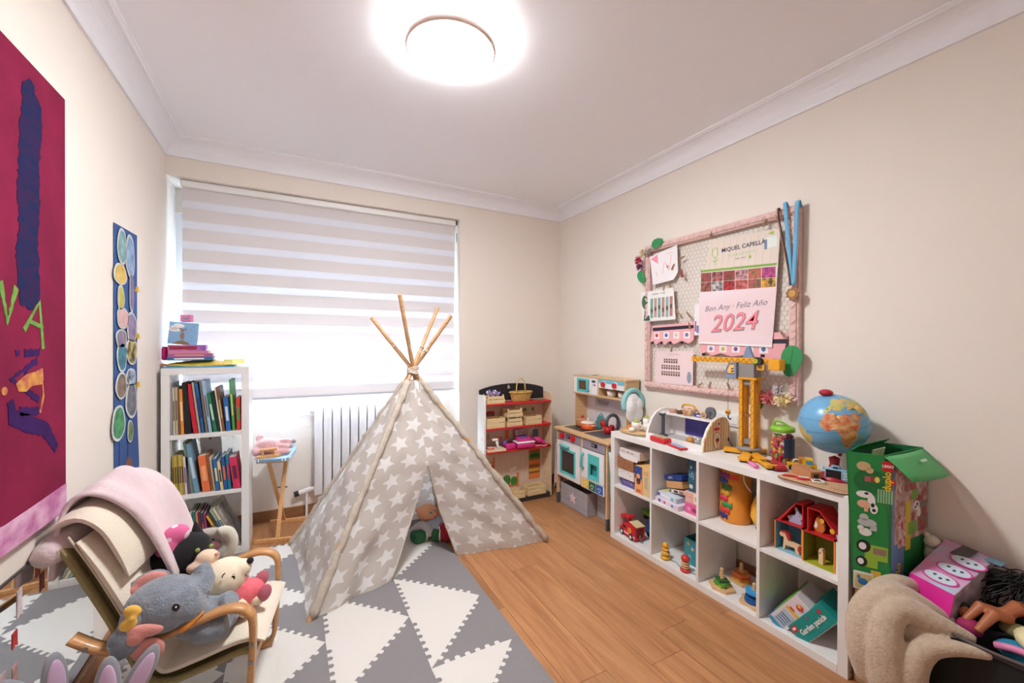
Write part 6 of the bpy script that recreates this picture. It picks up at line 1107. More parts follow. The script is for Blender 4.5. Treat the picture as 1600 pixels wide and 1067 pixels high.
def peg(name, label, loc, discs, base=None, rz=-90):
    o = thing(name, label, 'stacking toy', loc, rz); part(o, 'base_board', B().mat(TW).prism(base, 0, .014)); part(o, 'peg', B().mat(TW).cyl((0, 0, .014), (0, 0, .105), .0095, n=14).ell((0, 0, .105), (.0095, .0095, .008)))
    for k, (nm, m, pts, z_, h) in enumerate(discs): part(o, nm, B().mat(m).prism(pts, z_, z_ + h))
    for k in range(2): part(o, 'dowel', B().mat(TW).cyl((-.018, 0, .062 + .012 * k), (.018, 0, .062 + .012 * k), .003, n=8))
    return o
sq = lambda r, a: ring(0, 0, r, r, 4, a)
peg('peg_stacker', 'green square-ring stacking toy at the front of third bottom cube', (2.105, 1.49, ZL), [('ring', M('lime', (140, 190, 60), .4), sq(.040, .5), .0145, .013), ('ring', M('leaf_green', (90, 160, 60), .4), sq(.044, .9), .028, .012), ('ring', M('deep_green', (40, 100, 50), .4), sq(.038, .3), .0405, .013)], ring(0, 0, .075, .06, 6, .3))
peg('peg_stacker', 'orange triangular stacking toy at the back of third bottom cube', (2.255, 1.475, ZL), [('ring', M('sun_yellow', (232, 180, 50), .4), ring(0, 0, .045, .045, 5), .0145, .013), ('ring', M('rust', (214, 90, 44), .4), ring(0, 0, .047, .047, 5, .3), .028, .014), ('ring', M('orange_ring', (226, 120, 50), .4), ring(0, 0, .046, .046, 5, .1), .0425, .014)], ring(0, 0, .078, .06, 5, .2))
peg('peg_stacker', 'blue round-ring stacking toy at the right of third bottom cube', (2.12, 1.315, ZL), [('ring', M('navy_ring', (28, 90, 160), .4), ring(0, 0, .046, .046, 24), .0145, .016), ('ring', M('navy_ring', (28, 90, 160), .4), ring(0, 0, .042, .042, 24), .031, .012), ('ring', M('sky_ring', (60, 160, 220), .4), ring(0.004, 0, .044, .044, 24), .062, .012)], [(.07 * cos(a) * (1 + .12 * sin(5 * a)), .06 * sin(a) * (1 + .12 * sin(5 * a))) for a in [2 * pi * i / 30 for i in range(30)]])
# games in the near bottom cube: leaning boxes
o = carton('train_game_box', 'white and blue logic game box leaning left in the near bottom cube', (2.055, 1.168, ZL + .002), (.082, .20, .235), (226, 216, 222), rz=-80, ry=36, prints=[('blue_base', (50, 150, 190), rr(-.0405, .0405, .001, .022)), ('rules_panel', (180, 200, 216), rr(-.028, .026, .03, .12)), ('rules_frame', (96, 140, 176), rr(-.031, .029, .028, .030)), ('text_line', (90, 110, 140), rr(-.024, .022, .04, .046)), ('text_line', (90, 110, 140), rr(-.024, .022, .056, .062)), ('text_line', (90, 110, 140), rr(-.024, .022, .072, .078)), ('text_line', (90, 110, 140), rr(-.024, .022, .088, .094)), ('train_print', (236, 180, 60), rr(-.03, .03, .135, .15)), ('train_print', (200, 80, 70), rr(-.02, .0, .15, .16)), ('logo_red', (214, 70, 70), ring(.005, .195, .016, .016)), ('logo_yellow', (240, 200, 80), ring(.0, .2, .008, .008)), ('S:green_side', (120, 176, 70), rr(-.19, -.005, .06, .22)), ('S:blue_side', (50, 120, 190), rr(-.19, -.005, .005, .06))])
o.scale = (1, 1, .84)
o = carton('garden_game_box', 'teal game box titled with white lettering leaning in the near bottom cube', (2.058, 1.078, ZL + .002), (.085, .20, .25), (20, 146, 140), rz=-80, ry=36, prints=[('red_badge', (200, 40, 50), rr(-.035, -.010, .008, .042)), ('badge_text', (240, 230, 230), rr(-.028, -.018, .014, .034)), ('red_mark', (196, 40, 56), rr(-.03, -.012, .205, .222)), ('white_mark', (236, 226, 220), rr(-.002, .012, .205, .222)), ('red_dot', (206, 50, 60), ring(-.028, .13, .005, .005))])
b = B().mat(M('ink_white', (244, 242, 238), .5)); b.text('Garden panic!', .031, (.004, -.0016, .125), (0, 0, 1), (-1, 0, 0), .0002, bold=.0008); part(o, 'title', b)
part(o, 'white_side', B().mat(M('card_pale', (226, 204, 198), .6)).bx(.0425, .0437, .0, .198, .002, .248)); part(o, 'side_text', B().mat(M('ink_rose', (190, 110, 110), .6)).text('JEU DE PANIQUE', .016, (.0438, .03, .10), (0, 0, 1), (0, 1, 0), .0006))
o.scale = (1, 1, .84)
part(o, 'side_print', B().mat(M('ink_amber', (226, 160, 70), .6)).bx(.0437, .0442, .02, .045, .14, .165))
# ================================================================== on top of the low shelf
ZP = TOP + .0005
# wooden tray with tea set
tr = thing('serving_board', 'octagonal wooden serving board at the far end of the shelf top', 'board', (2.13, 2.19, ZP), -90); part(tr, 'board', B().mat(KWOOD).prism(ring(0, 0, .125, .075, 8, .39), .006, .016)); part(tr, 'rim', B().mat(M('board_rim', (196, 164, 120), .5)).tube([(p[0], p[1], .011) for p in ring(0, 0, .125, .075, 8, .39)], .009, 8, True))
pl_ = thing('flat_board', 'thin natural wood board behind the serving board', 'board', (2.17, 2.285, ZP), -90); part(pl_, 'board', B().mat(KWOOD).prism(rrect(-.03, .11, -.06, .05, .02), 0, .010)); part(pl_, 'hole', B().mat(M('board_rim', (196, 164, 120), .5)).cyl((.09, -.04, .0102), (.09, -.04, .0106), .008, n=12))
CC = M('cup_cream', (240, 232, 226), .35)
def teacup(loc, r, h, label, lidm=None, handle=True):
    c = thing('toy_teacup', label, 'cup', loc, -90, 'cream tea set on the serving board'); part(c, 'cup', B().mat(CC).lathe([(0, 0), (r * .7, 0), (r, h * .6), (r * .96, h), (r * .86, h), (r * .85, h * .5), (0, .006)], 22))
    if lidm: part(c, 'green_lid', B().mat(lidm).lathe([(0, h), (r * .7, h + .001), (r * .6, h + .008), (0, h + .012)], 18)); part(c, 'wooden_knob', B().mat(TW).cyl((0, 0, h + .011), (0, 0, h + .024), .010, .008, n=10))
    if handle: part(c, 'handle', B().mat(CC).tube([(r * .95, 0, h * .8), (r + .018, 0, h * .75), (r + .016, 0, h * .35), (r * .85, 0, h * .3)], .005, 8))
LM = M('lime_paint', (176, 206, 60), .4)
teacup((2.145, 2.19, ZP + .0165), .034, .062, 'cream toy teapot with lime lid and wooden knob on the board', LM); teacup((2.19, 2.135, ZP + .0165), .030, .055, 'cream toy cup with handle at the right of the board'); teacup((2.24, 2.185, ZP), .028, .10, 'tall cream toy jug with lime lid behind the board', LM)
eg = thing('toy_egg', 'white toy egg at the front of the serving board', 'toy egg', (2.085, 2.175, ZP + .0165)); part(eg, 'shell', B().mat(M('egg_white', (244, 236, 228), .35)).ell((0, 0, .017), (.019, .024, .017))); part(eg, 'seam', B().mat(CC).tube([(.0192 * cos(a), .0242 * sin(a), .017) for a in [2 * pi * i / 20 for i in range(20)]], .0008, 4, True))
ca = thing('toy_carrot', 'orange toy carrot piece at the left of the serving board', 'toy food', (2.15, 2.265, ZP + .017), 20); part(ca, 'root', B().mat(M('carrot', (236, 140, 60), .45)).cyl((-.028, 0, .014), (.02, 0, .014), .012, .015, n=14)); part(ca, 'leaf', B().mat(M('leaf_green', (90, 160, 60), .4)).cyl((.02, 0, .014), (.03, 0, .014), .006, n=8))
# ice-cream counter
IC = thing('ice_cream_counter', 'white wooden toy ice-cream counter with striped arched ends', 'toy shop', (2.23, 1.83, ZP)); ICW = M('counter_white', (240, 236, 234), .4)
def stripes():
    m = bpy.data.materials.new('striped_wood'); m.use_nodes = True; nt = m.node_tree; b = nt.nodes['Principled BSDF']; tc = nt.nodes.new('ShaderNodeTexCoord'); s_ = nt.nodes.new('ShaderNodeSeparateXYZ'); nt.links.new(tc.outputs['Object'], s_.inputs[0]); r = nt.nodes.new('ShaderNodeValToRGB'); r.color_ramp.interpolation = 'CONSTANT'
    f = (NX(nt, s_.outputs[0]) * 14.0).op('FRACT'); cols = [(214, 176, 130), (232, 206, 164), (206, 140, 110), (226, 190, 140), (190, 170, 120), (230, 200, 160)]
    e = r.color_ramp.elements; e[0].position = 0; e[0].color = (*lin(cols[0]), 1); e[1].position = .18; e[1].color = (*lin(cols[1]), 1)
    for k in range(2, 6): x = e.new(.17 * k); x.color = (*lin(cols[k]), 1)
    nt.links.new(f.v, r.inputs[0]); nt.links.new(r.outputs[0], b.inputs['Base Color']); b.inputs['Roughness'].default_value = .5; return m
STRP = stripes()
def arch(x0, x1, h, n=10): 
    w = x1 - x0; return [(x0, 0), (x1, 0), (x1, h * .5)] + [(x1 - .02 - (w - .09) * .5 + (w - .09) * .5 * cos(a), h * .5 + h * .5 * sin(a)) for a in [pi * .5 * k / n for k in range(n + 1)]] + [(x0 + .055, h * .96), (x0 + .03, h * .80), (x0 + .008, h * .5), (x0 - 0.0, h * .25)]
AR = [(2.10, ZP), (2.345, ZP), (2.345, ZP + .12), (2.335, ZP + .155), (2.315, ZP + .182), (2.285, ZP + .192), (2.235, ZP + .188), (2.19, ZP + .168), (2.15, ZP + .13), (2.12, ZP + .075), (2.104, ZP + .03)]
e1 = part(IC, 'end_panel', B().mat(STRP).prism(AR, -1.622, -1.612, 'xy') if False else B().mat(STRP).prism([(a, c) for a, c in AR], 1.612, 1.620, 'xz'), world=True); part(IC, 'end_edge', B().mat(ICW).prism(AR, 1.6205, 1.632, 'xz'), world=True)
e2 = part(IC, 'end_panel', B().mat(ICW).prism([(a, c) for a, c in AR], 2.045, 2.060, 'xz'), world=True)
part(IC, 'front_board', B().mat(ICW).bx(2.104, 2.114, 1.632, 2.045, ZP, ZP + .036), world=True); part(IC, 'floor_board', B().mat(M('counter_inside', (206, 198, 196), .5)).bx(2.114, 2.34, 1.632, 2.045, ZP, ZP + .012), world=True); part(IC, 'top_shelf', B().mat(ICW).bx(2.215, 2.325, 1.632, 2.045, ZP + .158, ZP + .168), world=True); part(IC, 'back_screen', B().mat(M('screen_violet', (72, 64, 150), .4)).bx(2.32, 2.325, 1.632, 1.92, ZP + .03, ZP + .157), world=True); part(IC, 'back_board', B().mat(ICW).bx(2.326, 2.336, 1.632, 2.045, ZP + .012, ZP + .157), world=True)
part(e1, 'oval_sign', B().mat(M('ink_brown', (110, 70, 50), .6)).plate(ring(2.225, ZP + .058, .034, .05, 24), (0, 1.612, 0), (1, 0, 0), (0, 0, 1), 0, .0008).mat(M('sign_cream', (232, 210, 180), .6)).plate(ring(2.225, ZP + .058, .031, .047, 24), (0, 1.612, 0), (1, 0, 0), (0, 0, 1), 0, .0012), world=True)
part(e1, 'cone_print', B().mat(M('cone_orange', (232, 150, 60), .6)).plate([(2.215, ZP + .05), (2.225, ZP + .014), (2.237, ZP + .05)], (0, 1.612, 0), (1, 0, 0), (0, 0, 1), 0, .0018).mat(M('choc', (120, 40, 36), .6)).plate(ring(2.226, ZP + .06, .016, .013, 14), (0, 1.612, 0), (1, 0, 0), (0, 0, 1), 0, .0018).mat(M('mint', (190, 200, 180), .6)).plate(ring(2.226, ZP + .08, .011, .012, 14), (0, 1.612, 0), (1, 0, 0), (0, 0, 1), 0, .0018), world=True)
part(e1, 'logo', B().mat(M('logo_red', (196, 36, 56), .5)).plate(ring(2.222, ZP + .125, .028, .009, 20), (0, 1.612, 0), (1, 0, 0), (0, 0, 1), 0, .0010).mat(M('logo_violet', (70, 60, 120), .5)).plate([(2.232, ZP + .148), (2.246, ZP + .15), (2.246, ZP + .162), (2.232, ZP + .16)], (0, 1.612, 0), (1, 0, 0), (0, 0, 1), 0, .0010), world=True)
for i, (y_, x_, c1, c2, lb) in enumerate(((1.735, 2.145, (190, 130, 66), (150, 96, 50), 'caramel toy ice-cream ball in the counter'), (1.695, 2.165, (240, 232, 232), (90, 60, 60), 'white sprinkled toy ice-cream ball in the counter'), (1.668, 2.20, (226, 190, 130), (180, 90, 80), 'vanilla toy ice-cream ball at the back of counter'), (1.655, 2.15, (190, 214, 186), (70, 80, 60), 'mint toy ice-cream ball by the striped end'))):
    s_ = thing('toy_scoop', lb, 'toy food', (x_, y_, ZP + .0125), 0, 'ice-cream balls in the counter'); part(s_, 'ball', B().mat(M('scoop_%d' % i, c1, .5, noise=(60, .1, (1, 1, 1), c2) if i in (1, 3) else None)).ell((0, 0, .026), .027)); part(s_, 'skirt', B().mat(M('scoop_%d' % i, c1, .5)).lathe([(.020, 0), (.026, .004), (.024, .010), (0, .012)], 16))
st_ = thing('toy_scooper', 'dark grey toy ice-cream dispenser handle at the left of the counter', 'toy', (2.20, 2.00, ZP + .0125)); part(st_, 'column', B().mat(KDG).cyl((0, 0, 0), (0, 0, .13), .012, n=14)); part(st_, 'foot', B().mat(KDG).lathe([(0, 0), (.03, 0), (.03, .01), (.014, .016), (0, .016)], 18)); part(st_, 'head', B().mat(KDG).tube([(-.03, 0, .15), (0, 0, .14), (.03, 0, .15)], .009, 8))
rb = thing('red_button', 'small red toy disc at the left front of the counter', 'toy', (2.14, 2.015, ZP + .0125)); part(rb, 'disc', B().mat(RED).lathe([(0, 0), (.016, 0), (.018, .01), (.01, .016), (0, .016)], 18)); part(rb, 'stem', B().mat(KDG).cyl((0, 0, .016), (0, 0, .02), .004, n=8))
zs = ZP + .1685
for loc, m, r, h, lb in (((2.27, 1.975, zs), M('rose_clay', (206, 150, 130), .5), .027, .022, 'rosy wooden disc on the counter shelf'), ((2.27, 1.915, zs), M('cocoa', (80, 50, 42), .5), .024, .020, 'dark brown wooden disc on the counter shelf')):
    s_ = thing('toy_disc', lb, 'toy food', loc); part(s_, 'disc', B().mat(m).lathe([(0, 0), (r, 0), (r * 1.05, h * .5), (r, h), (0, h)], 20)); part(s_, 'top', B().mat(m).lathe([(r * .7, h + .0003), (r * .5, h + .002), (0, h + .003)], 16))
cb = thing('paper_cup', 'striped pastel ice-cream tub on the counter shelf', 'cup', (2.265, 1.845, zs)); part(cb, 'tub', B().mat(stripes()).lathe([(0, 0), (.035, 0), (.044, .042), (.040, .042), (.033, .004), (0, .004)], 24)); part(cb, 'rim', B().mat(CC).tube([(.0435 * cos(a), .0435 * sin(a), .042) for a in [2 * pi * i / 24 for i in range(24)]], .002, 6, True))
yh = thing('orange_server', 'orange looped toy scoop lying behind the tub', 'toy', (2.30, 1.87, zs)); part(yh, 'loop', B().mat(M('amber_plastic', (232, 160, 40), .4)).tube(bez([(0, .06, .012), (0, .05, .055), (0, -.02, .060), (0, -.05, .04), (0, -.08, .012)], 5), .006, 8)); part(yh, 'foot', B().mat(M('amber_plastic', (232, 160, 40), .4)).box((0, -.085, .008), (.012, .03, .014), .003))
vb = thing('violet_block', 'flat violet block on the counter shelf', 'toy', (2.28, 1.765, zs)); part(vb, 'block', B().mat(M('screen_violet', (72, 64, 150), .4)).box((0, 0, .010), (.05, .07, .020), .003)); part(vb, 'label', B().mat(CC).box((-.0255, 0, .01), (.001, .03, .008)))
gd = thing('grey_fan_scoop', 'round grey toy scoop standing at the near end of the counter shelf', 'toy', (2.27, 1.69, zs)); part(gd, 'disc', B().mat(M('scoop_grey', (112, 112, 118), .4)).cyl((-.008, 0, .040), (.008, 0, .040), .034, n=26)); part(gd, 'hub', B().mat(KDG).cyl((-.012, 0, .036), (-.008, 0, .036), .012, n=14)); part(gd, 'stem', B().mat(KDG).cyl((0, 0, 0), (0, 0, .02), .010, n=10))
wr = thing('wood_ring', 'small wooden ring beside the grey scoop', 'toy', (2.25, 1.725, zs)); part(wr, 'ring', B().mat(TW).tube([(0, .016 * cos(a), .020 + .016 * sin(a)) for a in [2 * pi * i / 16 for i in range(16)]], .005, 8, True)); part(wr, 'bead', B().mat(M('rose_clay', (206, 150, 130), .5)).ell((0, .0, .021), .008))
# red tin and card
rt = thing('red_tin', 'red oblong toy tin at the front of the shelf top', 'tin', (2.075, 1.915, ZP), -96); part(rt, 'tin', B().mat(M('tin_red', (212, 40, 52), .35)).box((0, .01, .017), (.135, .07, .034), .010, 3)); part(rt, 'lid_picture', B().mat(M('tin_picture', (226, 196, 140), .5, noise=(50, .3, (1, 1, 1), (150, 160, 120)))).box((0, .012, .0345), (.11, .05, .002)))
rc_ = thing('red_phone', 'red toy phone with blue screen lying in front of the counter', 'toy phone', (2.062, 1.765, ZP), -103); part(rc_, 'case', B().mat(M('tin_red', (212, 40, 52), .35)).box((0, 0, .006), (.14, .052, .012), .004, 2)); part(rc_, 'screen', B().mat(M('screen_blue', (120, 160, 200), .25)).box((0, .004, .0125), (.125, .038, .001)))
# crane
cn = thing('toy_crane', 'yellow wooden toy tower crane with hook and grey cab on the shelf', 'toy crane', (2.29, 1.455, ZP)); YC = M('crane_yellow', (238, 166, 32), .4); CG = M('crane_grey', (146, 140, 138), .5); CB = M('cab_blue', (128, 148, 178), .45); INK = M('ink_dark', (44, 40, 44), .6)
for rz_, L in ((-128, .30), (-5, .17), (118, .13), (205, .20)):
    b = B().mat(YC).at((2.29, 1.455, ZP), rz_).box((L / 2, 0, .019), (L, .052, .020), .003); part(cn, 'base_leg', b, world=True); e_ = part(cn, 'foot', B().mat(BLACK).at((2.29, 1.455, ZP), rz_).box((L - .018, 0, .0045), (.03, .04, .009), .003), world=True)
    if L > .2: part(cn, 'hazard_stripes', B().mat(INK).at((2.29, 1.455, ZP), rz_).box((L - .09, 0, .0295), (.008, .05, .001)).box((L - .072, 0, .0295), (.008, .05, .001)).box((L - .054, 0, .0295), (.008, .05, .001)), world=True)
part(cn, 'turntable', B().mat(CG).lathe([(0, .030), (.062, .030), (.064, .042), (.060, .048), (0, .048)], 32))
HB = ZP + .048
for dx, dy in ((-.022, .034), (-.022, -.034), (.022, .034), (.022, -.034)):
    p_ = part(cn, 'tower_post', B().mat(YC).bx(2.29 + dx - .010, 2.29 + dx + .010, 1.455 + dy - .010, 1.455 + dy + .010, HB, 1.195, .001), world=True)
    if dx < 0:
        b = B().mat(INK); zz = HB + .015
        for k in range(17): b.plate([(-(1.455 + dy) - .008, zz), (-(1.455 + dy) - .006, zz), (-(1.455 + dy) + (.008 if k % 2 == 0 else -.006), zz + .018), (-(1.455 + dy) + (.006 if k % 2 == 0 else -.008), zz + .018)], (2.29 + dx - .010, 0, 0), IU, IV, 0, .0004); zz += .021
        part(p_, 'lattice_print', b, world=True)
for z_, m in ((HB + .015, CG), (.985, M('rail_brown', (150, 96, 60), .5)), (1.165, CG)): part(cn, 'tower_brace', B().mat(m).bx(2.272, 2.308, 1.4312, 1.4788, z_, z_ + (.012 if m is not CG else .028)), world=True)
part(cn, 'tower_cap', B().mat(YC).bx(2.252, 2.328, 1.395, 1.515, 1.196, 1.208, .001), world=True); part(cn, 'slew_block', B().mat(CG).bx(2.255, 2.325, 1.41, 1.50, 1.2085, 1.285), world=True)
cb_ = part(cn, 'cab', B().mat(CB).prism([(1.502, 1.200), (1.565, 1.200), (1.568, 1.245), (1.545, 1.290), (1.502, 1.293)], 2.235, 2.262, 'yz'), world=True); cw = part(cb_, 'cab_window', B().mat(M('cab_pane', (236, 190, 110), .3)).prism([(1.512, 1.228), (1.553, 1.228), (1.556, 1.245), (1.540, 1.278), (1.512, 1.280)], 2.233, 2.235, 'yz'), world=True); part(cb_, 'cab_outline', B().mat(INK).plate(stroke([(-1.510, 1.226), (-1.555, 1.226), (-1.558, 1.245), (-1.541, 1.280), (-1.510, 1.282)], .003, 0), (2.2335, 0, 0), IU, IV, 0, .0006), world=True); part(cb_, 'driver_print', B().mat(INK).plate([(-1.53, 1.235), (-1.515, 1.238), (-1.515, 1.245), (-1.53, 1.242)], (2.233, 0, 0), IU, IV, 0, .0006).plate([(-1.53, 1.250), (-1.515, 1.253), (-1.515, 1.260), (-1.53, 1.257)], (2.233, 0, 0), IU, IV, 0, .0006), world=True)
jb = part(cn, 'jib', B().mat(YC).bx(2.268, 2.292, 1.315, 1.83, 1.287, 1.318, .001), world=True); b = B().mat(INK)
for k in range(14): y_ = 1.82 - .036 * k; b.plate([(-y_, 1.290), (-y_ + .003, 1.290), (-y_ + .021, 1.315), (-y_ + .018, 1.315)], (2.268, 0, 0), IU, IV, 0, .0004).plate([(-y_ + .018, 1.315), (-y_ + .021, 1.315), (-y_ + .036, 1.290), (-y_ + .033, 1.290)], (2.268, 0, 0), IU, IV, 0, .0005)
part(jb, 'truss_print', b, world=True, kind='stuff')
part(cn, 'counterweight', B().mat(YC).bx(2.262, 2.315, 1.275, 1.335, 1.255, 1.315, .003), world=True); wl = part(cn, 'winch_wheel', B().mat(INK).cyl((2.245, 1.385, 1.302), (2.268, 1.385, 1.302), .022, n=20), world=True); part(wl, 'winch_cap', B().mat(M('lime_cap', (170, 180, 40), .4)).cyl((2.240, 1.392, 1.302), (2.245, 1.392, 1.302), .014, n=16), world=True)
part(cn, 'sign_plate', B().mat(YC).plate(rrect(-1.395, -1.355, 1.253, 1.283, .005), (2.262, 0, 0), IU, IV, 0, .003).mat(INK).plate([(-1.388, 1.26), (-1.384, 1.26), (-1.384, 1.276), (-1.388, 1.276)], (2.259, 0, 0), IU, IV, 0, .0008).plate([(-1.380, 1.26), (-1.376, 1.26), (-1.376, 1.276), (-1.380, 1.276)], (2.259, 0, 0), IU, IV, 0, .0008).plate([(-1.372, 1.26), (-1.368, 1.26), (-1.368, 1.276), (-1.372, 1.276)], (2.259, 0, 0), IU, IV, 0, .0008), world=True)
part(cn, 'mast_top', B().mat(CB).prism([(1.425, 1.318), (1.485, 1.318), (1.465, 1.385), (1.450, 1.385)], 2.272, 2.288, 'yz'), world=True)
hk = part(cn, 'hook_line', B().mat(INK).cyl((2.262, 1.568, 1.288), (2.262, 1.568, 1.01), .0012, n=6), world=True); part(hk, 'hook_block', B().mat(YC).ell((2.262, 1.568, .995), (.010, .016, .018)).mat(INK).box((2.2525, 1.568, .995), (.002, .022, .006)), world=True); part(hk, 'hook', B().mat(INK).tube([(2.262, 1.568, .98), (2.262, 1.566, .963), (2.262, 1.556, .954), (2.262, 1.548, .962)], .004, 8), world=True)
# hair clip pen, jar, cars, mat, camera, block
pp = thing('pink_toy_knife', 'pink-handled toy utensil lying in front of the crane', 'toy', (2.115, 1.345, ZP), 56); part(pp, 'handle', B().mat(M('candy_pink', (232, 120, 176), .35)).tube([(-.085, 0, .010), (-.03, 0, .011), (.0, 0, .010)], [.012, .011, .008], 10)); part(pp, 'blade', B().mat(M('blade_cream', (236, 220, 196), .4)).prism([(0, -.008), (.10, -.010), (.125, 0), (.10, .010), (0, .008)], .005, .012)); part(pp, 'dark_edge', B().mat(INK).prism([(.0, .008), (.11, .009), (.11, .012), (.0, .012)], .005, .012))
ycu = thing('yellow_toy_slice', 'curved yellow toy strip beside the pink utensil', 'toy', (2.135, 1.30, ZP), 0); part(ycu, 'arc', B().mat(YC).tube([(.05 * cos(a), .07 * sin(a), .009) for a in [radians(q) for q in range(-60, 70, 10)]], .008, 8)); part(ycu, 'end', B().mat(INK).ell((.026, -.061, .009), .0082))
GLS = bpy.data.materials.new('jar_plastic'); GLS.use_nodes = True; _nt = GLS.node_tree; _nt.nodes.remove(_nt.nodes['Principled BSDF']); _t = _nt.nodes.new('ShaderNodeBsdfTransparent'); _g = _nt.nodes.new('ShaderNodeBsdfGlossy'); _g.inputs['Roughness'].default_value = .05; _mx = _nt.nodes.new('ShaderNodeMixShader'); _mx.inputs[0].default_value = .12; _nt.links.new(_t.outputs[0], _mx.inputs[1]); _nt.links.new(_g.outputs[0], _mx.inputs[2]); _nt.links.new(_mx.outputs[0], _nt.nodes['Material Output'].inputs[0])
jr = thing('bead_jar', 'clear plastic jar of red and orange beads with lime lid', 'jar', (2.285, 1.27, ZP)); part(jr, 'jar', B().mat(GLS).lathe([(0, .001), (.055, .001), (.058, .01), (.058, .155), (.048, .17), (.045, .175)], 32)); part(jr, 'lid', B().mat(M('lid_lime', (140, 200, 56), .4)).lathe([(0, .200), (.045, .198), (.056, .192), (.058, .172), (.046, .168)], 32)); part(jr, 'lid_handle', B().mat(M('lid_lime', (140, 200, 56), .4)).tube(bez([(-.02, .035, .197), (-.022, .02, .225), (-.01, -.01, .215), (0, -.03, .199)], 5), .006, 8)); part(jr, 'jar_label', B().mat(M('label_navy', (48, 66, 96), .5)).grid([[(.0588 * cos(t_), .0588 * sin(t_), z_) for z_ in (.04, .14)] for t_ in [radians(215 + 10 * k) for k in range(7)]]))
random.seed(12); BC = [M('bead_%d' % i, c, .35) for i, c in enumerate(((206, 30, 50), (236, 110, 40), (196, 24, 80), (240, 170, 40), (120, 30, 60), (90, 170, 60)))]
b = B()
for k in range(260): a, r_, z_ = random.random() * 6.28, .047 * math.sqrt(random.random() * .6 + .4), .012 + .135 * random.random(); b.mat(BC[min(5, int(random.random() ** 1.3 * 6)) if a > 2 else 3]); b.ell((r_ * cos(a), r_ * sin(a), z_), .0095, 7, 5)
part(jr, 'beads', b, kind='stuff')
def car(name, label, loc, rz, m, m2, L=.085, W=.042, truck=False):
    c = thing(name, label, 'toy car', loc, rz)
    if not truck: part(c, 'body', B().mat(m).prism([(-L / 2, .008), (L / 2, .008), (L / 2, .020), (L * .30, .024), (L * .10, .036), (-L * .28, .037), (-L * .42, .026), (-L / 2, .024)], -W / 2, W / 2, 'xz')); part(c, 'windscreen', B().mat(BLACK).prism([(L * .28, .0245), (L * .11, .0345), (-L * .26, .0355), (-L * .38, .0265)], -W / 2 - .0006, W / 2 + .0006, 'xz'))
    else: part(c, 'body', B().mat(m).prism([(-L / 2, .010), (L / 2, .010), (L / 2, .028), (0, .030), (-.004, .062), (-L * .36, .062), (-L * .44, .035), (-L / 2, .032)], -W / 2, W / 2, 'xz')); part(c, 'windscreen', B().mat(M('glass_teal', (80, 160, 190), .2)).prism([(-L * .14, .038), (-L * .12, .056), (-L * .33, .056), (-L * .40, .038)], -W / 2 - .0006, W / 2 + .0006, 'xz')); part(c, 'brown_load', B().mat(m2).box((-.002, 0, .048), (.03, W * .9, .03), .003)); part(c, 'grey_loop', B().mat(PLASTIC_W).tube([(.02 + .016 * cos(a), -W * .3, .030 + .018 * sin(a)) for a in [pi * i / 8 for i in range(9)]], .003, 6))
    for x_ in (-L * .32, L * .32):
        for y_ in (-W / 2 - .003, W / 2 - .005): part(c, 'wheel', B().mat(WB).cyl((x_, y_, .011 if not truck else .014), (x_, y_ + .008, .011 if not truck else .014), .011 if not truck else .014, n=14))
    return c
car('toy_car', 'shiny red toy sports car in front of the bead jar', (2.15, 1.225, ZP), -125, M('car_red', (176, 20, 40), .2, coat=.6), None, .105, .056)
car('toy_truck', 'yellow toy digger truck behind the wooden block', (2.245, 1.155, ZP), 120, M('truck_yellow', (240, 184, 30), .35), M('load_brown', (190, 120, 40), .5), .125, .055, True)
cm = thing('cork_placemat', 'cork placemat with red drawing overhanging the front of the shelf top', 'placemat', (2.105, 1.005, ZP), 0); part(cm, 'mat', B().mat(M('cork', (206, 164, 126), .8, noise=(120, .12))).prism([(a + 0, c) for a, c in rrect(-.085, .085, -.135, .150, .03)], 0, .004)); part(cm, 'dark_edge', B().mat(M('cork_edge', (90, 60, 46), .8)).tube([(p[0], p[1], .002) for p in rrect(-.085, .085, -.135, .150, .03)], .0022, 6, True))
b = B().mat(M('red_ink', (200, 60, 50), .7))
for pts in ([(-.06, .12), (-.03, .10), (-.05, .07), (-.02, .06)], [(-.055, .05), (-.04, .03), (-.05, .02)], [(-.05, -.06), (-.03, -.07), (-.055, -.08), (-.03, -.09)], [(-.04, -.10), (-.05, -.115), (-.03, -.12)]): b.plate(stroke(pts, .004, 0), (0, 0, .004), (1, 0, 0), (0, 1, 0), 0, .0005)
part(cm, 'red_drawing', b)
kc = thing('red_keyring', 'red and white ribbon strap lying on the cork mat', 'strap', (2.085, 1.07, ZP + .0045), 0); part(kc, 'ribbon', B().mat(M('strap_red', (200, 40, 44), .6)).tube(bez([(-.03, .07, .003), (0, .03, .004), (-.02, .0, .004), (.01, -.03, .004)], 5), .005, 6)); part(kc, 'white_cord', B().mat(PLASTIC_W).tube(bez([(-.01, .01, .010), (.01, -.03, .009), (-.02, -.06, .008), (.01, -.09, .008), (.03, -.06, .008), (.0, -.05, .012)], 5), .0035, 6))
wb_ = thing('wooden_block', 'hollow wooden block standing on the cork mat', 'block', (2.135, 1.075, ZP + .0045), 62); part(wb_, 'body', B().mat(TAN).bx(-.075, .06, -.024, -.016, 0, .045, .002).bx(-.075, .06, .016, .024, 0, .045, .002).bx(-.075, .06, -.016, .016, .033, .045).bx(-.075, .06, -.016, .016, 0, .010).bx(.02, .03, -.016, .016, .01, .033) if False else B().mat(TAN).prism([(-.06, 0), (.075, 0), (.075, .03), (.06, .044), (-.06, .040)], -.024, .024, 'xz')); part(wb_, 'hole', B().mat(M('hole_dark', (80, 48, 34), .8)).bx(-.0608, -.060, -.012, .012, .012, .030))
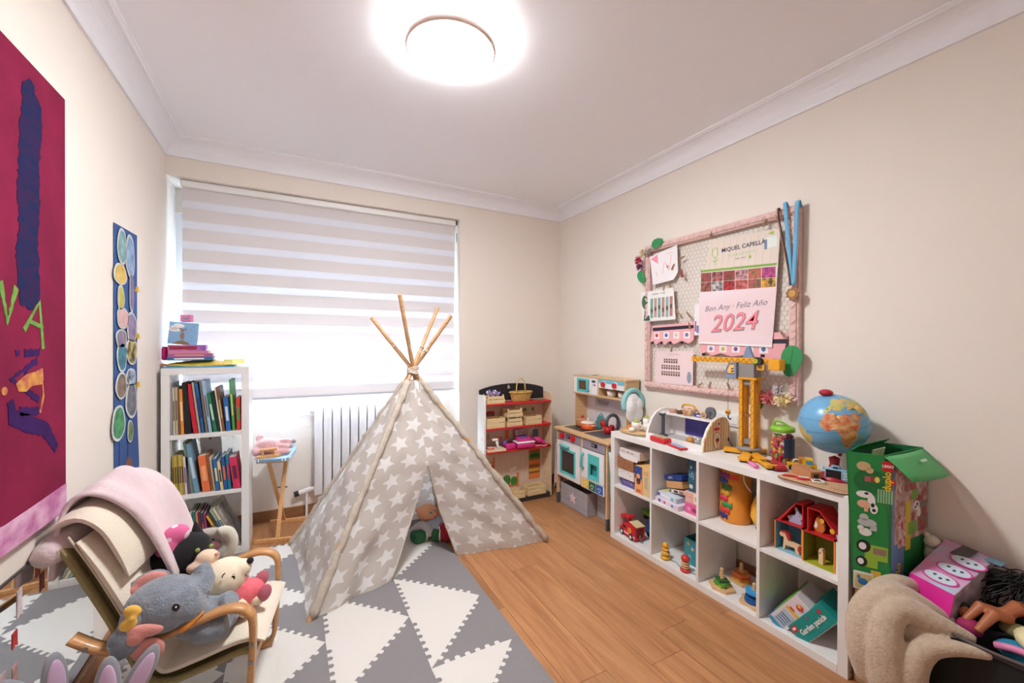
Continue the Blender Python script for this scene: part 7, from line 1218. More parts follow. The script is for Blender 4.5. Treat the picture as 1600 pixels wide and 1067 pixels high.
cam_ = thing('toy_camera', 'pale blue toy camera with dark screen on the cork mat', 'camera', (2.185, .975, ZP + .0045), -72); CBL = M('camera_blue', (140, 178, 206), .35)
part(cam_, 'body', B().mat(CBL).box((0, .012, .030), (.092, .030, .056), .007, 3)); part(cam_, 'top_hump', B().mat(CBL).box((-.005, .012, .062), (.034, .026, .016), .005, 2)); part(cam_, 'viewfinder', B().mat(BLACK).box((-.005, -.002, .062), (.018, .002, .008))); part(cam_, 'screen', B().mat(M('lcd_black', (20, 18, 24), .15)).box((-.012, -.0036, .030), (.056, .002, .040), .001)); part(cam_, 'strap_lug', B().mat(CBL).cyl((-.048, .012, .05), (-.054, .012, .05), .006, n=10)); part(cam_, 'lens', B().mat(KDG).cyl((0, .027, .03), (0, .045, .03), .018, n=20))
for x_, z_ in ((.027, .042), (.036, .042), (.030, .030), (.038, .030), (.027, .018), (.036, .018)): part(cam_, 'button', B().mat(PLASTIC_W).cyl((x_, -.003, z_), (x_, -.0045, z_), .003, n=10))
# globe
gl = thing('globe', 'blue world globe on a red stand at the near end of the shelf', 'globe', (2.25, 1.005, ZP)); GC, GR_ = Vector((-.035, .0, .262)), .136
SEA = M('sea_blue', (110, 170, 212), .3, noise=(9, .05))
def gpt(lon, lat, r):
    lo, la = radians(lon), radians(lat); v = Vector((cos(la) * cos(lo), cos(la) * sin(lo), sin(la)))
    v = Matrix.Rotation(radians(-158), 3, 'Z') @ v            # turn Africa towards the room
    v = Matrix.Rotation(radians(14), 3, Vector((-.4, -.9, 0)).normalized()) @ v
    return GC + v * r
b = B().mat(SEA).ell(tuple(GC), GR_, 48, 28); ball = part(gl, 'sphere', b)
def land(name, outline, m, hub):
    """country outline (lon, lat) filled as a fan from hub, subdivided to follow the ball"""
    n = len(outline); rows = []
    for k in range(6): f = k / 5; rows.append([tuple(gpt(hub[0] + (p[0] - hub[0]) * f, hub[1] + (p[1] - hub[1]) * f, GR_ + .0006)) for p in outline + outline[:1]])
    part(ball, name, B().mat(m).grid(rows, True, .0))
LAND = M('land_tan', (228, 178, 120), .5, noise=(38, .2, (1, 1, 1), (200, 96, 60))); LANDG = M('land_green', (176, 186, 110), .5, noise=(30, .2, (1, 1, 1), (222, 180, 110)))
land('africa', [(-6, 36), (10, 37), (11, 33), (20, 31), (33, 31), (35, 27), (40, 16), (43, 12), (51, 12), (47, 4), (40, -4), (40, -15), (35, -20), (33, -27), (27, -34), (19, -35), (15, -27), (12, -17), (13, -8), (9, 2), (8, 5), (0, 6), (-8, 4), (-14, 10), (-17, 15), (-16, 22), (-10, 30)], LAND, (20, 8))
land('arabia', [(35, 29), (45, 30), (50, 29), (52, 24), (59, 22), (54, 16), (45, 12.5), (42, 17)], LAND, (47, 22)); land('europe', [(-9, 43), (-9, 38), (-2, 37), (3, 42), (9, 44), (14, 40), (18, 41), (20, 39), (24, 38), (28, 41), (38, 44), (50, 45), (52, 60), (40, 66), (25, 70), (12, 64), (8, 58), (10, 54), (3, 51), (-4, 48), (-1, 44)], LANDG, (18, 50)); land('asia', [(36, 37), (48, 38), (58, 25), (67, 25), (73, 18), (77, 8), (80, 15), (88, 22), (98, 12), (104, 10), (109, 20), (121, 30), (122, 40), (135, 50), (110, 70), (60, 68), (52, 60), (50, 45), (42, 42)], LANDG, (80, 40)); land('south_america', [(-80, 0), (-72, 12), (-60, 9), (-50, 1), (-35, -6), (-39, -17), (-48, -27), (-58, -37), (-66, -48), (-72, -52), (-74, -40), (-71, -18), (-80, -6)], LANDG, (-60, -15)); land('madagascar', [(44, -17), (49, -13), (50, -17), (47, -25), (44, -24)], LAND, (47, -19))
b = B().mat(M('ink_navy', (70, 90, 120), .6))
for la in (0, 23.5, -23.5): b.tube([tuple(gpt(lo, la, GR_ + .0002)) for lo in range(-70, 110, 6)], .0006, 4)
part(ball, 'map_line', b); RG = M('globe_red', (176, 26, 48), .35)
part(gl, 'stand', B().mat(RG).lathe([(0, 0), (.075, 0), (.07, .012), (.03, .035), (.018, .07), (.022, .10), (0, .11)], 28, (-.02, 0, 0))); up = (gpt(0, 90, 1) - GC).normalized(); wv = up.cross(Vector((0, 1, 0))).normalized()
part(gl, 'meridian_arm', B().mat(RG).tube([tuple(GC + (up * cos(a) + up.cross(Vector((1, .4, 0))).normalized().cross(up) * sin(a)) * (GR_ + .010)) for a in [radians(q) for q in range(-6, 190, 8)]], .008, 8)); part(gl, 'top_cap', B().mat(RG).ell(tuple(GC + up * (GR_ + .012)), (.028, .028, .016)))
# switch plates on the wall
sw = thing('wall_socket', 'white double socket plate on the wall behind the crane', 'socket', (XR, 1.66, .93)); part(sw, 'plate', B().mat(PLASTIC_W).box((-.005, 0, 0), (.009, .16, .085), .003, 2)); part(sw, 'rocker', B().mat(PLASTIC_W).box((-.011, .04, 0), (.004, .055, .055), .002)); part(sw, 'rocker', B().mat(PLASTIC_W).box((-.011, -.04, 0), (.004, .055, .055), .002))
wc = thing('black_cable', 'short black cable behind the ice-cream counter', 'cable', (2.33, 1.58, ZP)); part(wc, 'cable', B().mat(BLACK).tube(bez([(.0, .03, .05), (-.01, .0, .02), (-.03, -.03, .004), (-.01, -.06, .004)], 5), .003, 6)); part(wc, 'plug', B().mat(BLACK).box((0, .032, .055), (.012, .012, .02), .003))
# ================================================================== memo frame on the right wall
mf = thing('memo_frame', 'pink carved picture frame strung with chicken wire on the right wall', 'memo board', (XR, 1.785, 1.065))
FP = M('frame_pink', (226, 190, 184), .7, noise=(40, .08), bump=(70, .5))
FY0, FY1, FZ0, FZ1, FW_ = 1.235, 2.335, 1.065, 2.14, .05
MX = 2.352                                       # front of the frame
def rail(y0, y1, z0, z1):
    b = B().mat(FP).bx(MX + .012, XR - .002, y0, y1, z0, z1, .004).bx(MX + .004, MX + .02, y0 + .010, y1 - .010, z0 + .010, z1 - .010, .005, 2); L = max(y1 - y0, z1 - z0); n = int(L / .042); v = (z1 - z0) > (y1 - y0)
    for k in range(n):
        t_ = (k + .5) / n; c = (MX + .006, (y0 + y1) / 2 if v else y0 + (y1 - y0) * t_, z0 + (z1 - z0) * t_ if v else (z0 + z1) / 2); b.ell(c, (.007, .010 if v else .021, .021 if v else .010), 10, 6, rot=(40 if k % 2 else -40, 0, 0))
    part(mf, 'carved_rail', b, world=True)
rail(FY0, FY1, FZ0, FZ0 + FW_); rail(FY0, FY1, FZ1 - FW_, FZ1); rail(FY0, FY0 + FW_, FZ0 + FW_, FZ1 - FW_); rail(FY1 - FW_, FY1, FZ0 + FW_, FZ1 - FW_)
# chicken wire: one joined net
b = B().mat(M('wire_grey', (150, 142, 132), .45, metal=.6)); hx = .030; rowh = hx * .87; WX = 2.378
def wire(p, q):
    p, q = Vector(p), Vector(q); d = (q - p).normalized(); w = Vector((0, -d.z, d.y)) * .0008
    n_ = Vector((.0008, 0, 0)); vs_ = [p + w, p - w, p - n_, q + w, q - w, q - n_]; b.add([tuple(v) for v in vs_], [(0, 2, 5, 3), (2, 1, 4, 5), (1, 0, 3, 4)])
r_ = 0; z = FZ0 + FW_
while z < FZ1 - FW_:
    y = FY0 + FW_ + (hx / 2 if r_ % 2 else 0)
    while y < FY1 - FW_:
        wire((WX, y, z), (WX, y, z + rowh * .55)); wire((WX, y, z + rowh * .55), (WX, y + hx / 2, z + rowh)); wire((WX, y, z + rowh * .55), (WX, y - hx / 2, z + rowh)); y += hx
    z += rowh; r_ += 1
part(mf, 'wire_net', b, kind='stuff', world=True)
def sheet(name, label, pts, x, rgb, cat='paper', noise=None):
    """paper pinned to the net; pts are (y, z) in the wall plane"""
    cy = sum(p[0] for p in pts) / len(pts); z0 = min(p[1] for p in pts); o = thing(name, label, cat, (x, cy, z0)); part(o, 'sheet', B().mat(M('sheet_%d_%d_%d' % rgb, rgb, .7, noise=noise)).plate([(-p[0], p[1]) for p in pts], (x, 0, 0), IU, IV, 0, .0015), world=True); return o
def ink(o, name, rgb, shapes, x, th=.0021, **kw):
    b = B().mat(M('ink_%d_%d_%d' % rgb, rgb, .65, **kw))
    for s_ in shapes: b.plate([(-p[0], p[1]) for p in s_], (x, 0, 0), IU, IV, .001, th)
    return part(o, name, b, world=True)
def words(o, name, rgb, txt, size, y, z, x, bold=0.0, shear=0.0, tilt=0.0):
    c, s_ = cos(tilt), sin(tilt); return part(o, name, B().mat(M('ink_%d_%d_%d' % rgb, rgb, .6)).text(txt, size, (x, y, z), (0, -c, s_), (0, s_, c), .0024, bold=bold, shear=shear), world=True)
def q4(y0, y1, z0, z1): return [(y1, z0), (y0, z0), (y0, z1), (y1, z1)]
XP = 2.366
# calendar: printed header, photo strip, lower sheet with year
cal = sheet('wall_calendar', 'large florist calendar with flower photos and a red year', [(1.846, 1.738), (1.352, 1.712), (1.332, 2.036), (1.765, 2.066)][::1], XP, (226, 212, 200), 'calendar')
for k in range(10): y_ = 1.755 - .043 * k; ink(cal, 'plank_line', (206, 190, 176), [[(y_ + .006 + .06 * .3, 1.85), (y_ + .004 + .06 * .3, 1.85), (y_, 2.05 - .003 * k), (y_ + .002, 2.05 - .003 * k)]], XP, .0018)
words(cal, 'calendar_title', (52, 50, 80), 'MIQUEL CAPELLÀ', .035, 1.552, 1.980, XP, .0006); words(cal, 'calendar_subtitle', (150, 196, 110), 'F L O R I S T E R I A', .020, 1.56, 1.938, XP); words(cal, 'calendar_dates', (90, 90, 110), '1998 · 2023', .014, 1.565, 1.912, XP)
ink(cal, 'tulip_emblem', (150, 200, 90), [stroke([(1.735, 1.90), (1.735, 1.94), (1.755, 1.965), (1.75, 2.005)], .004, 0), stroke([(1.735, 1.94), (1.715, 1.965), (1.72, 2.005)], .004, 0), stroke([(1.755, 1.99), (1.735, 2.015), (1.718, 1.99)], .004, 0), stroke([(1.76, 1.93), (1.735, 1.92), (1.71, 1.935)], .004, 0)], XP); ink(cal, 'address_card', (226, 232, 226), [q4(1.35, 1.42, 1.94, 2.0)], XP); ink(cal, 'card_lines', (120, 140, 170), [q4(1.405, 1.42, 1.935, 1.99)], XP, .0024); ink(cal, 'green_leaf_print', (150, 190, 70), [[(1.40, 2.02), (1.37, 2.01), (1.365, 2.025), (1.38, 2.03)], ring(1.505, 1.91, .008, .010, 10)], XP)
ink(cal, 'green_band', (130, 176, 76), [[(1.843, 1.868), (1.352, 1.835), (1.351, 1.848), (1.842, 1.882)]], XP)
FLW = [((196, 60, 90), (70, 90, 50)), ((206, 120, 120), (60, 40, 40)), ((176, 50, 70), (90, 80, 50)), ((220, 160, 170), (80, 50, 40)), ((230, 90, 90), (60, 110, 50)), ((206, 70, 140), (110, 40, 90)), ((190, 110, 90), (80, 50, 50)), ((210, 200, 206), (60, 60, 60)), ((200, 50, 60), (90, 20, 30)), ((224, 120, 110), (140, 60, 60)), ((206, 70, 90), (80, 100, 50)), ((236, 170, 50), (60, 50, 30))]
for k in range(12):
    i, j = k % 6, k // 6; w = .0805; y1_ = 1.838 - w * i; z1_ = 1.862 - .0055 * i - .062 * j; c1, c2 = FLW[k]
    part(cal, 'flower_photo', B().mat(M('photo_%d' % k, c1, .5, noise=(45, .2, (1, 1, 1), c2))).plate([(-y1_ + .001, z1_ - .060), (-y1_ + w - .003, z1_ - .0655), (-y1_ + w - .003, z1_ - .006), (-y1_ + .001, z1_)], (XP, 0, 0), IU, IV, .001, .0022), world=True)
lo = part(cal, 'year_sheet', B().mat(M('sheet_blush', (236, 206, 210), .7, noise=(1.2, .12, (.2, .2, 1.5), (240, 230, 236)))).plate([(-1.853, 1.40), (-1.374, 1.378), (-1.349, 1.716), (-1.846, 1.738)], (XP, 0, 0), IU, IV, .0012, .003), world=True)
part(lo, 'white_border', B().mat(M('sheet_white', (244, 240, 242), .7)).plate([(-1.853, 1.400), (-1.374, 1.378), (-1.373, 1.390), (-1.852, 1.412)], (XP, 0, 0), IU, IV, .003, .0034), world=True)
part(lo, 'greeting', B().mat(M('ink_smoke', (116, 110, 118), .6)).text('Bon Any · Feliz Año', .050, (XP - .003, 1.605, 1.628), (0, -1, .03), (0, .03, 1), .0006, shear=.35), world=True)
part(lo, 'year_outline', B().mat(M('ink_grey', (170, 160, 166), .6)).text('2024', .150, (XP - .003, 1.612, 1.522), (0, -1, .04), (0, .04, 1), .0005, shear=.3, bold=.004), world=True); part(lo, 'year', B().mat(M('ink_neon_red', (222, 40, 66), .5)).text('2024', .150, (XP - .003, 1.615, 1.526), (0, -1, .04), (0, .04, 1), .0010, shear=.3, bold=.0008), world=True)
part(lo, 'year_core', B().mat(M('ink_neon_pink', (246, 150, 160), .5)).text('2024', .150, (XP - .003, 1.615, 1.526), (0, -1, .04), (0, .04, 1), .0014, shear=.3, bold=-.0016), world=True)
# drawings and schedules at the left
o = sheet('child_drawing', 'white sheet with pink child drawing at the upper left of the frame', [(2.25, 1.835), (2.06, 1.85), (2.02, 1.90), (2.03, 2.09), (2.28, 2.05)], 2.362, (240, 234, 236)); ink(o, 'pink_triangle', (240, 150, 170), [[(2.27, 2.03), (2.205, 2.055), (2.20, 1.985)]], 2.362); ink(o, 'pink_scribble', (240, 170, 180), [stroke([(2.16, 1.90), (2.14, 1.99)], .004, 0), stroke([(2.13, 1.98), (2.10, 1.92)], .004, 0), stroke([(2.095, 1.93), (2.08, 2.03)], .004, 0), stroke([(2.22, 1.93), (2.205, 1.89)], .004, 0), ring(2.11, 1.95, .012, .012, 10)], 2.362); ink(o, 'orange_scribble', (240, 190, 150), [stroke([(2.12, 2.04), (2.07, 2.045)], .004, 0)], 2.362)
o = sheet('timetable', 'white timetable with a tree and coloured columns on the left of the frame', [(2.345, 1.565), (2.036, 1.57), (2.055, 1.795), (2.372, 1.792)], 2.358, (238, 236, 234)); ink(o, 'tree_crown', (70, 110, 76), [ring(2.325, 1.715, .03, .05, 20)], 2.358); ink(o, 'tree_trunk', (130, 120, 96), [q4(2.318, 2.328, 1.60, 1.68)], 2.358, .0020); ink(o, 'green_corner', (60, 90, 80), [[(2.335, 1.572), (2.27, 1.572), (2.28, 1.61), (2.33, 1.615)]], 2.358); words(o, 'heading', (60, 60, 64), 'HORARI · 3 · 2023', .016, 2.19, 1.765, 2.358)
for k, c in enumerate(((120, 170, 160), (196, 150, 140), (130, 170, 166), (190, 140, 132), (150, 180, 176), (186, 130, 126))): y1_ = 2.268 - .036 * k; ink(o, 'column', c, [q4(y1_ - .026, y1_, 1.59 + .004 * (k % 2), 1.735)], 2.358, .0021); ink(o, 'column_block', (110, 90, 86), [q4(y1_ - .022, y1_ - .004, 1.63 + .01 * (k % 3), 1.66 + .01 * (k % 3))], 2.358, .0026)
PKB = (240, 176, 182)
def garland(label, pts, x, icons, tabs):
    o = sheet('sticker_strip', label, pts, x, PKB); return o
o = garland('pink sticker strip with dark bar under the timetable', [(2.275, 1.405), (2.24, 1.425), (2.225, 1.39), (2.18, 1.41), (2.13, 1.39), (2.10, 1.415), (2.05, 1.395), (1.99, 1.42), (1.93, 1.40), (1.89, 1.425), (1.89, 1.545), (2.255, 1.53)], 2.364, 0, 0); ink(o, 'dark_bar', (40, 38, 56), [[(2.25, 1.492), (1.892, 1.503), (1.892, 1.525), (2.25, 1.517)]], 2.364); 
for k, c in enumerate(((206, 60, 70), (70, 120, 180), (220, 190, 180), (130, 110, 170))): y1_ = 2.235 - .088 * k; ink(o, 'icon_card', (244, 240, 240), [q4(y1_ - .05, y1_, 1.435, 1.482)], 2.364, .0022); ink(o, 'icon', c, [ring(y1_ - .025, 1.46, .014, .014, 12)], 2.364, .0028)
for y_ in (2.255, 2.165, 2.085, 1.985): ink(o, 'black_tab', (30, 28, 34), [q4(y_ - .011, y_ + .011, 1.398, 1.415)], 2.364, .0024)
o = garland('pink sticker strip half hidden behind the calendar', [(1.845, 1.335), (1.80, 1.345), (1.76, 1.32), (1.70, 1.34), (1.62, 1.32), (1.52, 1.335), (1.44, 1.315), (1.325, 1.30), (1.29, 1.458), (1.40, 1.465), (1.845, 1.40)], 2.372, 0, 0); ink(o, 'dark_bar', (40, 38, 56), [[(1.84, 1.40), (1.296, 1.40), (1.294, 1.425), (1.84, 1.42)]], 2.372)
for k, c in enumerate(((150, 120, 170), (190, 190, 90), (110, 80, 140), (220, 120, 130), (90, 110, 170))): y1_ = 1.79 - .085 * k; ink(o, 'icon_card', (244, 238, 240), [q4(y1_ - .05, y1_, 1.345, 1.388)], 2.372, .0022); ink(o, 'icon', c, [ring(y1_ - .025, 1.367, .013, .013, 12)], 2.372, .0028)
for y_ in (1.82, 1.43): ink(o, 'black_tab', (30, 28, 34), [q4(y_ - .012, y_ + .012, 1.322, 1.338)], 2.372, .0024)
o = sheet('class_photo', 'pink class picture sheet with rows of tiny portraits at the lower left', [(2.219, 1.112), (1.895, 1.116), (1.892, 1.352), (2.22, 1.347)], 2.364, (238, 214, 216)); words(o, 'heading', (190, 150, 160), 'Classe dels Petits', .014, 2.055, 1.325, 2.364)
b = B()
for r_, n_ in ((0, 6), (1, 8), (2, 8)):
    for k in range(n_): y_ = 2.135 - .021 * k + (.0 if n_ == 6 else .022); z_ = 1.262 - .045 * r_; b.mat(M('portrait_dark', (96, 70, 66), .6)).plate([(-y_ - .007, z_), (-y_ + .007, z_), (-y_ + .007, z_ + .03), (-y_ - .007, z_ + .03)], (2.364, 0, 0), IU, IV, .001, .0021).mat(M('portrait_face', (226, 186, 170), .6)).plate(ring(-y_, z_ + .017, .0045, .006, 8), (2.364, 0, 0), IU, IV, .001, .0025)
part(o, 'portraits', b, world=True, kind='stuff'); ink(o, 'grey_figure', (150, 160, 176), [ring(1.925, 1.17, .018, .04, 14)], 2.364)
o = sheet('narrow_card', 'narrow white card with coloured pictures left of the calendar', [(1.89, 1.455), (1.85, 1.455), (1.85, 1.665), (1.89, 1.66)], 2.369, (238, 232, 234)); ink(o, 'colour_print', (90, 140, 190), [q4(1.855, 1.872, 1.47, 1.52)], 2.369); ink(o, 'red_print', (206, 80, 110), [q4(1.874, 1.885, 1.48, 1.55)], 2.369)
# clothes pegs
PEGW = M('peg_wood', (176, 140, 106), .6)
PEGS = [(2.06, 1.94, 30, 'bare net right of the drawing'), (1.985, 1.99, 70, 'bare net left of the calendar top'), (1.76, 2.095, 20, 'calendar upper left corner'), (1.415, 2.085, 20, 'calendar upper edge at right'), (1.345, 2.095, -35, 'calendar upper right corner'), (2.14, 1.805, 5, 'timetable top edge'), (2.09, 1.82, -20, 'timetable top right'), (1.93, 1.60, -40, 'net above the narrow card'), (2.02, 1.62, -30, 'right edge of the timetable'), (2.07, 1.365, 5, 'class picture top'), (1.92, 1.52, -20, 'end of the sticker strip'), (1.315, 1.455, -35, 'right end of the hidden strip'), (1.835, 1.13, 60, 'net above the lower rail at left'), (1.76, 1.135, 20, 'net above the lower rail in the middle'), (1.63, 1.14, -25, 'net above the lower rail at right')]
for k, (y_, z_, a, w) in enumerate(PEGS):
    o = thing('clothes_peg', 'small wooden clothes peg on the %s' % w, 'peg', (2.356, y_, z_), 0, 'pegs on the memo frame', a)
    for s_ in (-1, 1): part(o, 'peg_half', B().mat(PEGW).at((0, s_ * .0032, 0), 0, s_ * 4).box((0, 0, 0), (.007, .005, .046), .001))
    part(o, 'spring', B().mat(M('steel', (150, 148, 144), .35, metal=.9)).cyl((-.0045, -.005, .004), (-.0045, .005, .004), .0025, n=8))
o = thing('red_peg', 'dark red bird-shaped peg on the net beside the drawing', 'peg', (2.356, 1.985, 1.885)); part(o, 'body', B().mat(M('peg_red', (160, 50, 56), .5)).ell((0, 0, 0), (.006, .010, .028))); part(o, 'wing', B().mat(M('peg_red', (160, 50, 56), .5)).ell((-.003, -.008, -.022), (.005, .014, .010)))
# paper leaves and pompon flowers
FEL = M('felt_green', (58, 148, 90), .8)
for y_, z_, a, L, lb in ((2.193, 2.135, -10, .055, 'green felt leaf at the top left corner of the frame'), (2.348, 1.905, 60, .055, 'green felt leaf below the flowers at the left of the frame'), (1.262, 1.305, 100, .085, 'large green felt leaf on the right rail of the frame'), (1.435, 1.078, 90, .058, 'dark green felt leaf beside the pink flower at lower right')):
    o = thing('felt_leaf', lb, 'leaf', (2.344, y_, z_), 0, 'felt leaves on the memo frame', a); pts = [(L * cos(t_) * 1.0, L * .62 * sin(t_) * (1 - .25 * cos(t_))) for t_ in [2 * pi * i / 20 for i in range(20)]]; part(o, 'blade', B().mat(FEL).plate(pts, (0, 0, 0), IU, IV, 0, .002)); part(o, 'vein', B().mat(M('felt_green_dark', (36, 110, 64), .8)).plate([(-L * .9, -.0012), (L * .9, -.0012), (L * .9, .0012), (-L * .9, .0012)], (0, 0, 0), IU, IV, .002, .0026))
def pompon(y_, z_, r, c1, c2, lb, seed):
    random.seed(seed); o = thing('paper_flower', lb, 'flower', (2.346, y_, z_), 0, 'fringed flowers on the memo frame'); b = B()
    m1, m2 = M('petal_%d_%d_%d' % c1, c1, .8), M('petal_%d_%d_%d' % c2, c2, .8)
    for k in range(70):
        t_ = random.random() * 6.28; e = random.random() ** .7 * 1.45; d = Vector((-cos(e), sin(e) * cos(t_), sin(e) * sin(t_))); w = d.orthogonal().normalized() * .0035; L_ = r * random.uniform(.8, 1.1); p0, p1 = d * .006, d * L_ + Vector((0, 0, -.003)); b.mat(m1 if k % 3 else m2); nn_ = d.cross(w).normalized() * .0012
        b.add([tuple(v) for v in (p0 - w, p0 + w, p1 + w, p1 - w, p0 - w + nn_, p0 + w + nn_, p1 + w + nn_, p1 - w + nn_)], [(0, 1, 2, 3), (7, 6, 5, 4), (0, 4, 5, 1), (1, 5, 6, 2), (2, 6, 7, 3), (3, 7, 4, 0)])
    part(o, 'fringe', b, kind='stuff'); part(o, 'heart', B().mat(m2).ell((-.004, 0, 0), .010))
pompon(2.322, 2.085, .038, (232, 196, 130), (240, 220, 180), 'peach fringed flower at the upper left corner of the frame', 1); pompon(2.285, 2.09, .034, (226, 214, 210), (200, 190, 190), 'pale grey fringed flower at the upper left corner', 2); pompon(2.365, 2.04, .042, (196, 60, 96), (226, 110, 140), 'crimson fringed flower at the upper left of the frame', 3); pompon(2.348, 1.99, .042, (170, 70, 130), (120, 50, 100), 'purple fringed flower below the crimson one', 4)
pompon(1.378, 1.10, .050, (222, 110, 124), (236, 150, 150), 'rose fringed flower at the lower right of the frame', 5); pompon(1.298, 1.098, .052, (244, 220, 160), (250, 234, 196), 'cream fringed flower at the lower right corner of the frame', 6); pompon(1.325, 1.145, .036, (222, 214, 216), (200, 190, 196), 'silvery fringed flower behind the cream one', 7)
# medals on ribbons over the top right corner
md = thing('medal', 'wooden medal hanging on blue and striped ribbons at the right of the frame', 'medal', (2.34, 1.25, 1.68)); BLU = M('ribbon_blue', (110, 180, 220), .6); RBN = M('ribbon_striped', (60, 40, 44), .6)
def ribbon(pts, w, m, nm):
    P = [Vector(p) for p in pts]; part(md, nm, B().mat(m).grid([[tuple(p + Vector((0, -w / 2, 0))), tuple(p + Vector((-.002, 0, 0))), tuple(p + Vector((0, w / 2, 0)))] for p in P], True, .0012), world=True)
ribbon(bez([(2.375, 1.30, 2.14), (2.345, 1.298, 2.165), (2.338, 1.292, 2.12), (2.336, 1.28, 1.98), (2.335, 1.268, 1.85), (2.334, 1.262, 1.71)], 4), .020, BLU, 'blue_ribbon'); ribbon(bez([(2.375, 1.235, 2.12), (2.345, 1.232, 2.155), (2.338, 1.235, 2.10), (2.336, 1.238, 1.95), (2.334, 1.243, 1.82), (2.333, 1.248, 1.71)], 4), .022, BLU, 'blue_ribbon'); ribbon(bez([(2.372, 1.335, 2.12), (2.342, 1.33, 2.142), (2.336, 1.325, 2.08), (2.335, 1.295, 1.93), (2.333, 1.272, 1.80), (2.332, 1.262, 1.71)], 4), .010, RBN, 'striped_ribbon'); ribbon(bez([(2.370, 1.345, 2.12), (2.341, 1.339, 2.142), (2.335, 1.334, 2.08), (2.334, 1.302, 1.93), (2.332, 1.277, 1.80), (2.331, 1.264, 1.71)], 4), .004, M('ribbon_tan', (206, 150, 110), .6), 'tan_ribbon')
part(md, 'disc', B().mat(M('medal_wood', (150, 106, 60), .6)).prism([(1.252 + a, 1.665 + c) for a, c in star(.036, 9, .78)], 2.332, 2.340, 'yz'), world=True); part(md, 'medal_relief', B().mat(M('medal_gold', (196, 150, 80), .4, metal=.4)).prism(ring(1.252, 1.665, .018, .018, 16), 2.330, 2.332, 'yz'), world=True)
# ================================================================== boxes and bag at the right
ca_ = thing('brown_carton', 'plain brown carton standing under the tall green brick box', 'carton', (2.2, .79, 0)); part(ca_, 'body', B().mat(M('carton_plain', (178, 136, 96), .7)).bx(2.055, 2.365, .735, .852, .001, .396, .002), world=True); part(ca_, 'tape', B().mat(M('tape', (206, 180, 140), .3)).bx(2.05, 2.055, .775, .81, .02, .39), world=True)
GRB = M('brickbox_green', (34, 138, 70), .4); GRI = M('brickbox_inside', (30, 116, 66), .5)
lb_ = thing('green_brick_box', 'tall open green toy-brick box with farm pictures and bent top flap', 'box', (2.17, .79, .397))
A_, B_, C_, D_ = (1.975, .850), (2.030, .745), (2.345, .730), (2.300, .852); LO = {k: v for k, v in zip('ABCD', ((2.031, .845), (2.085, .742), (2.365, .7287), (2.335, .852)))}; ZB, ZTP = .397, .962
def wallq(p, q, lp, lq, m, nm, t=.0025):
    P = [[(lp[0] + (p[0] - lp[0]) * k / 4, lp[1] + (p[1] - lp[1]) * k / 4, ZB + (ZTP - ZB) * k / 4), (lq[0] + (q[0] - lq[0]) * k / 4, lq[1] + (q[1] - lq[1]) * k / 4, ZB + (ZTP - ZB) * k / 4)] for k in range(5)]
    return part(lb_, nm, B().mat(m).grid(P, False, t), world=True)
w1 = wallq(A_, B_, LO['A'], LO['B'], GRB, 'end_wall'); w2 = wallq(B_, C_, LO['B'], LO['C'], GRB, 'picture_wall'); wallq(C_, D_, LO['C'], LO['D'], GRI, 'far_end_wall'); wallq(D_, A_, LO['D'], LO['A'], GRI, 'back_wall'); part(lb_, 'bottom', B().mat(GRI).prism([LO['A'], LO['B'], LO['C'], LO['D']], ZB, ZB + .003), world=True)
def face(p, q, lp, lq):
    """origin, unit U, V of a box wall: u in metres from the lower-left, v up the wall"""
    O = Vector((*lp, ZB)); U = (Vector((*lq, ZB)) - O); w = U.length; U.normalize(); V = Vector((*p, ZTP)) - O; V = (V - U * V.dot(U)); h = V.length; V.normalize(); return O, U, V, w, h
O1, U1, V1, w1_, h1_ = face(A_, B_, LO['A'], LO['B']); O2, U2, V2, w2_, h2_ = face(B_, C_, LO['B'], LO['C'])
def deco(par, nm, rgb, shapes, O, U, V, th, **kw):
    for s_ in shapes: part(par, nm, B().mat(M('deco_%d_%d_%d' % rgb, rgb, .5, **kw)).plate(s_, O, U, V, .0003, th), world=True)
W_, H_ = w1_, h1_
deco(w1, 'maker_logo', (206, 30, 44), [rrect(.082, .116, .505, .545, .003)], O1, U1, V1, .0016); part(w1, 'maker_name', B().mat(M('ink_white', (244, 242, 238), .5)).text('LEGO', .0135, O1 + U1 * .099 + V1 * .525, U1, V1, .0022, bold=.0006), world=True)
part(w1, 'series_name', B().mat(M('ink_yellow', (240, 196, 40), .5)).text('duplo', .034, O1 + U1 * .098 + V1 * .465, V1, -U1, .0020, bold=.001), world=True); deco(w1, 'series_rabbit', (206, 30, 44), [ring(.112, .465, .008, .012, 12)], O1, U1, V1, .0018)
deco(w1, 'bear', (206, 176, 130), [ring(.026, .515, .022, .018), ring(.045, .50, .012, .012)], O1, U1, V1, .0016); deco(w1, 'farmer', (190, 90, 110), [rr(.03, .048, .455, .475)], O1, U1, V1, .0018); deco(w1, 'farmer_arm', (150, 70, 50), [rr(.049, .064, .455, .478)], O1, U1, V1, .0018); deco(w1, 'sun_hat', (236, 220, 110), [ring(.068, .466, .008, .012, 12)], O1, U1, V1, .0019); deco(w1, 'meadow_ring', (26, 110, 58), [ring(.05, .455, .055, .05, 24)], O1, U1, V1, .0012)
deco(w1, 'cow', (240, 238, 236), [ring(.03, .40, .026, .014), ring(.052, .375, .012, .028), rr(.03, .045, .345, .37), ring(.06, .345, .012, .02)], O1, U1, V1, .0016); deco(w1, 'cow_patch', (36, 34, 38), [ring(.036, .405, .007, .005, 10), ring(.056, .36, .006, .009, 10), ring(.06, .34, .006, .007, 10), ring(.03, .35, .007, .005, 10)], O1, U1, V1, .0020); deco(w1, 'pig', (232, 180, 150), [ring(.028, .36, .020, .016), rr(.03, .042, .33, .35)], O1, U1, V1, .0021)
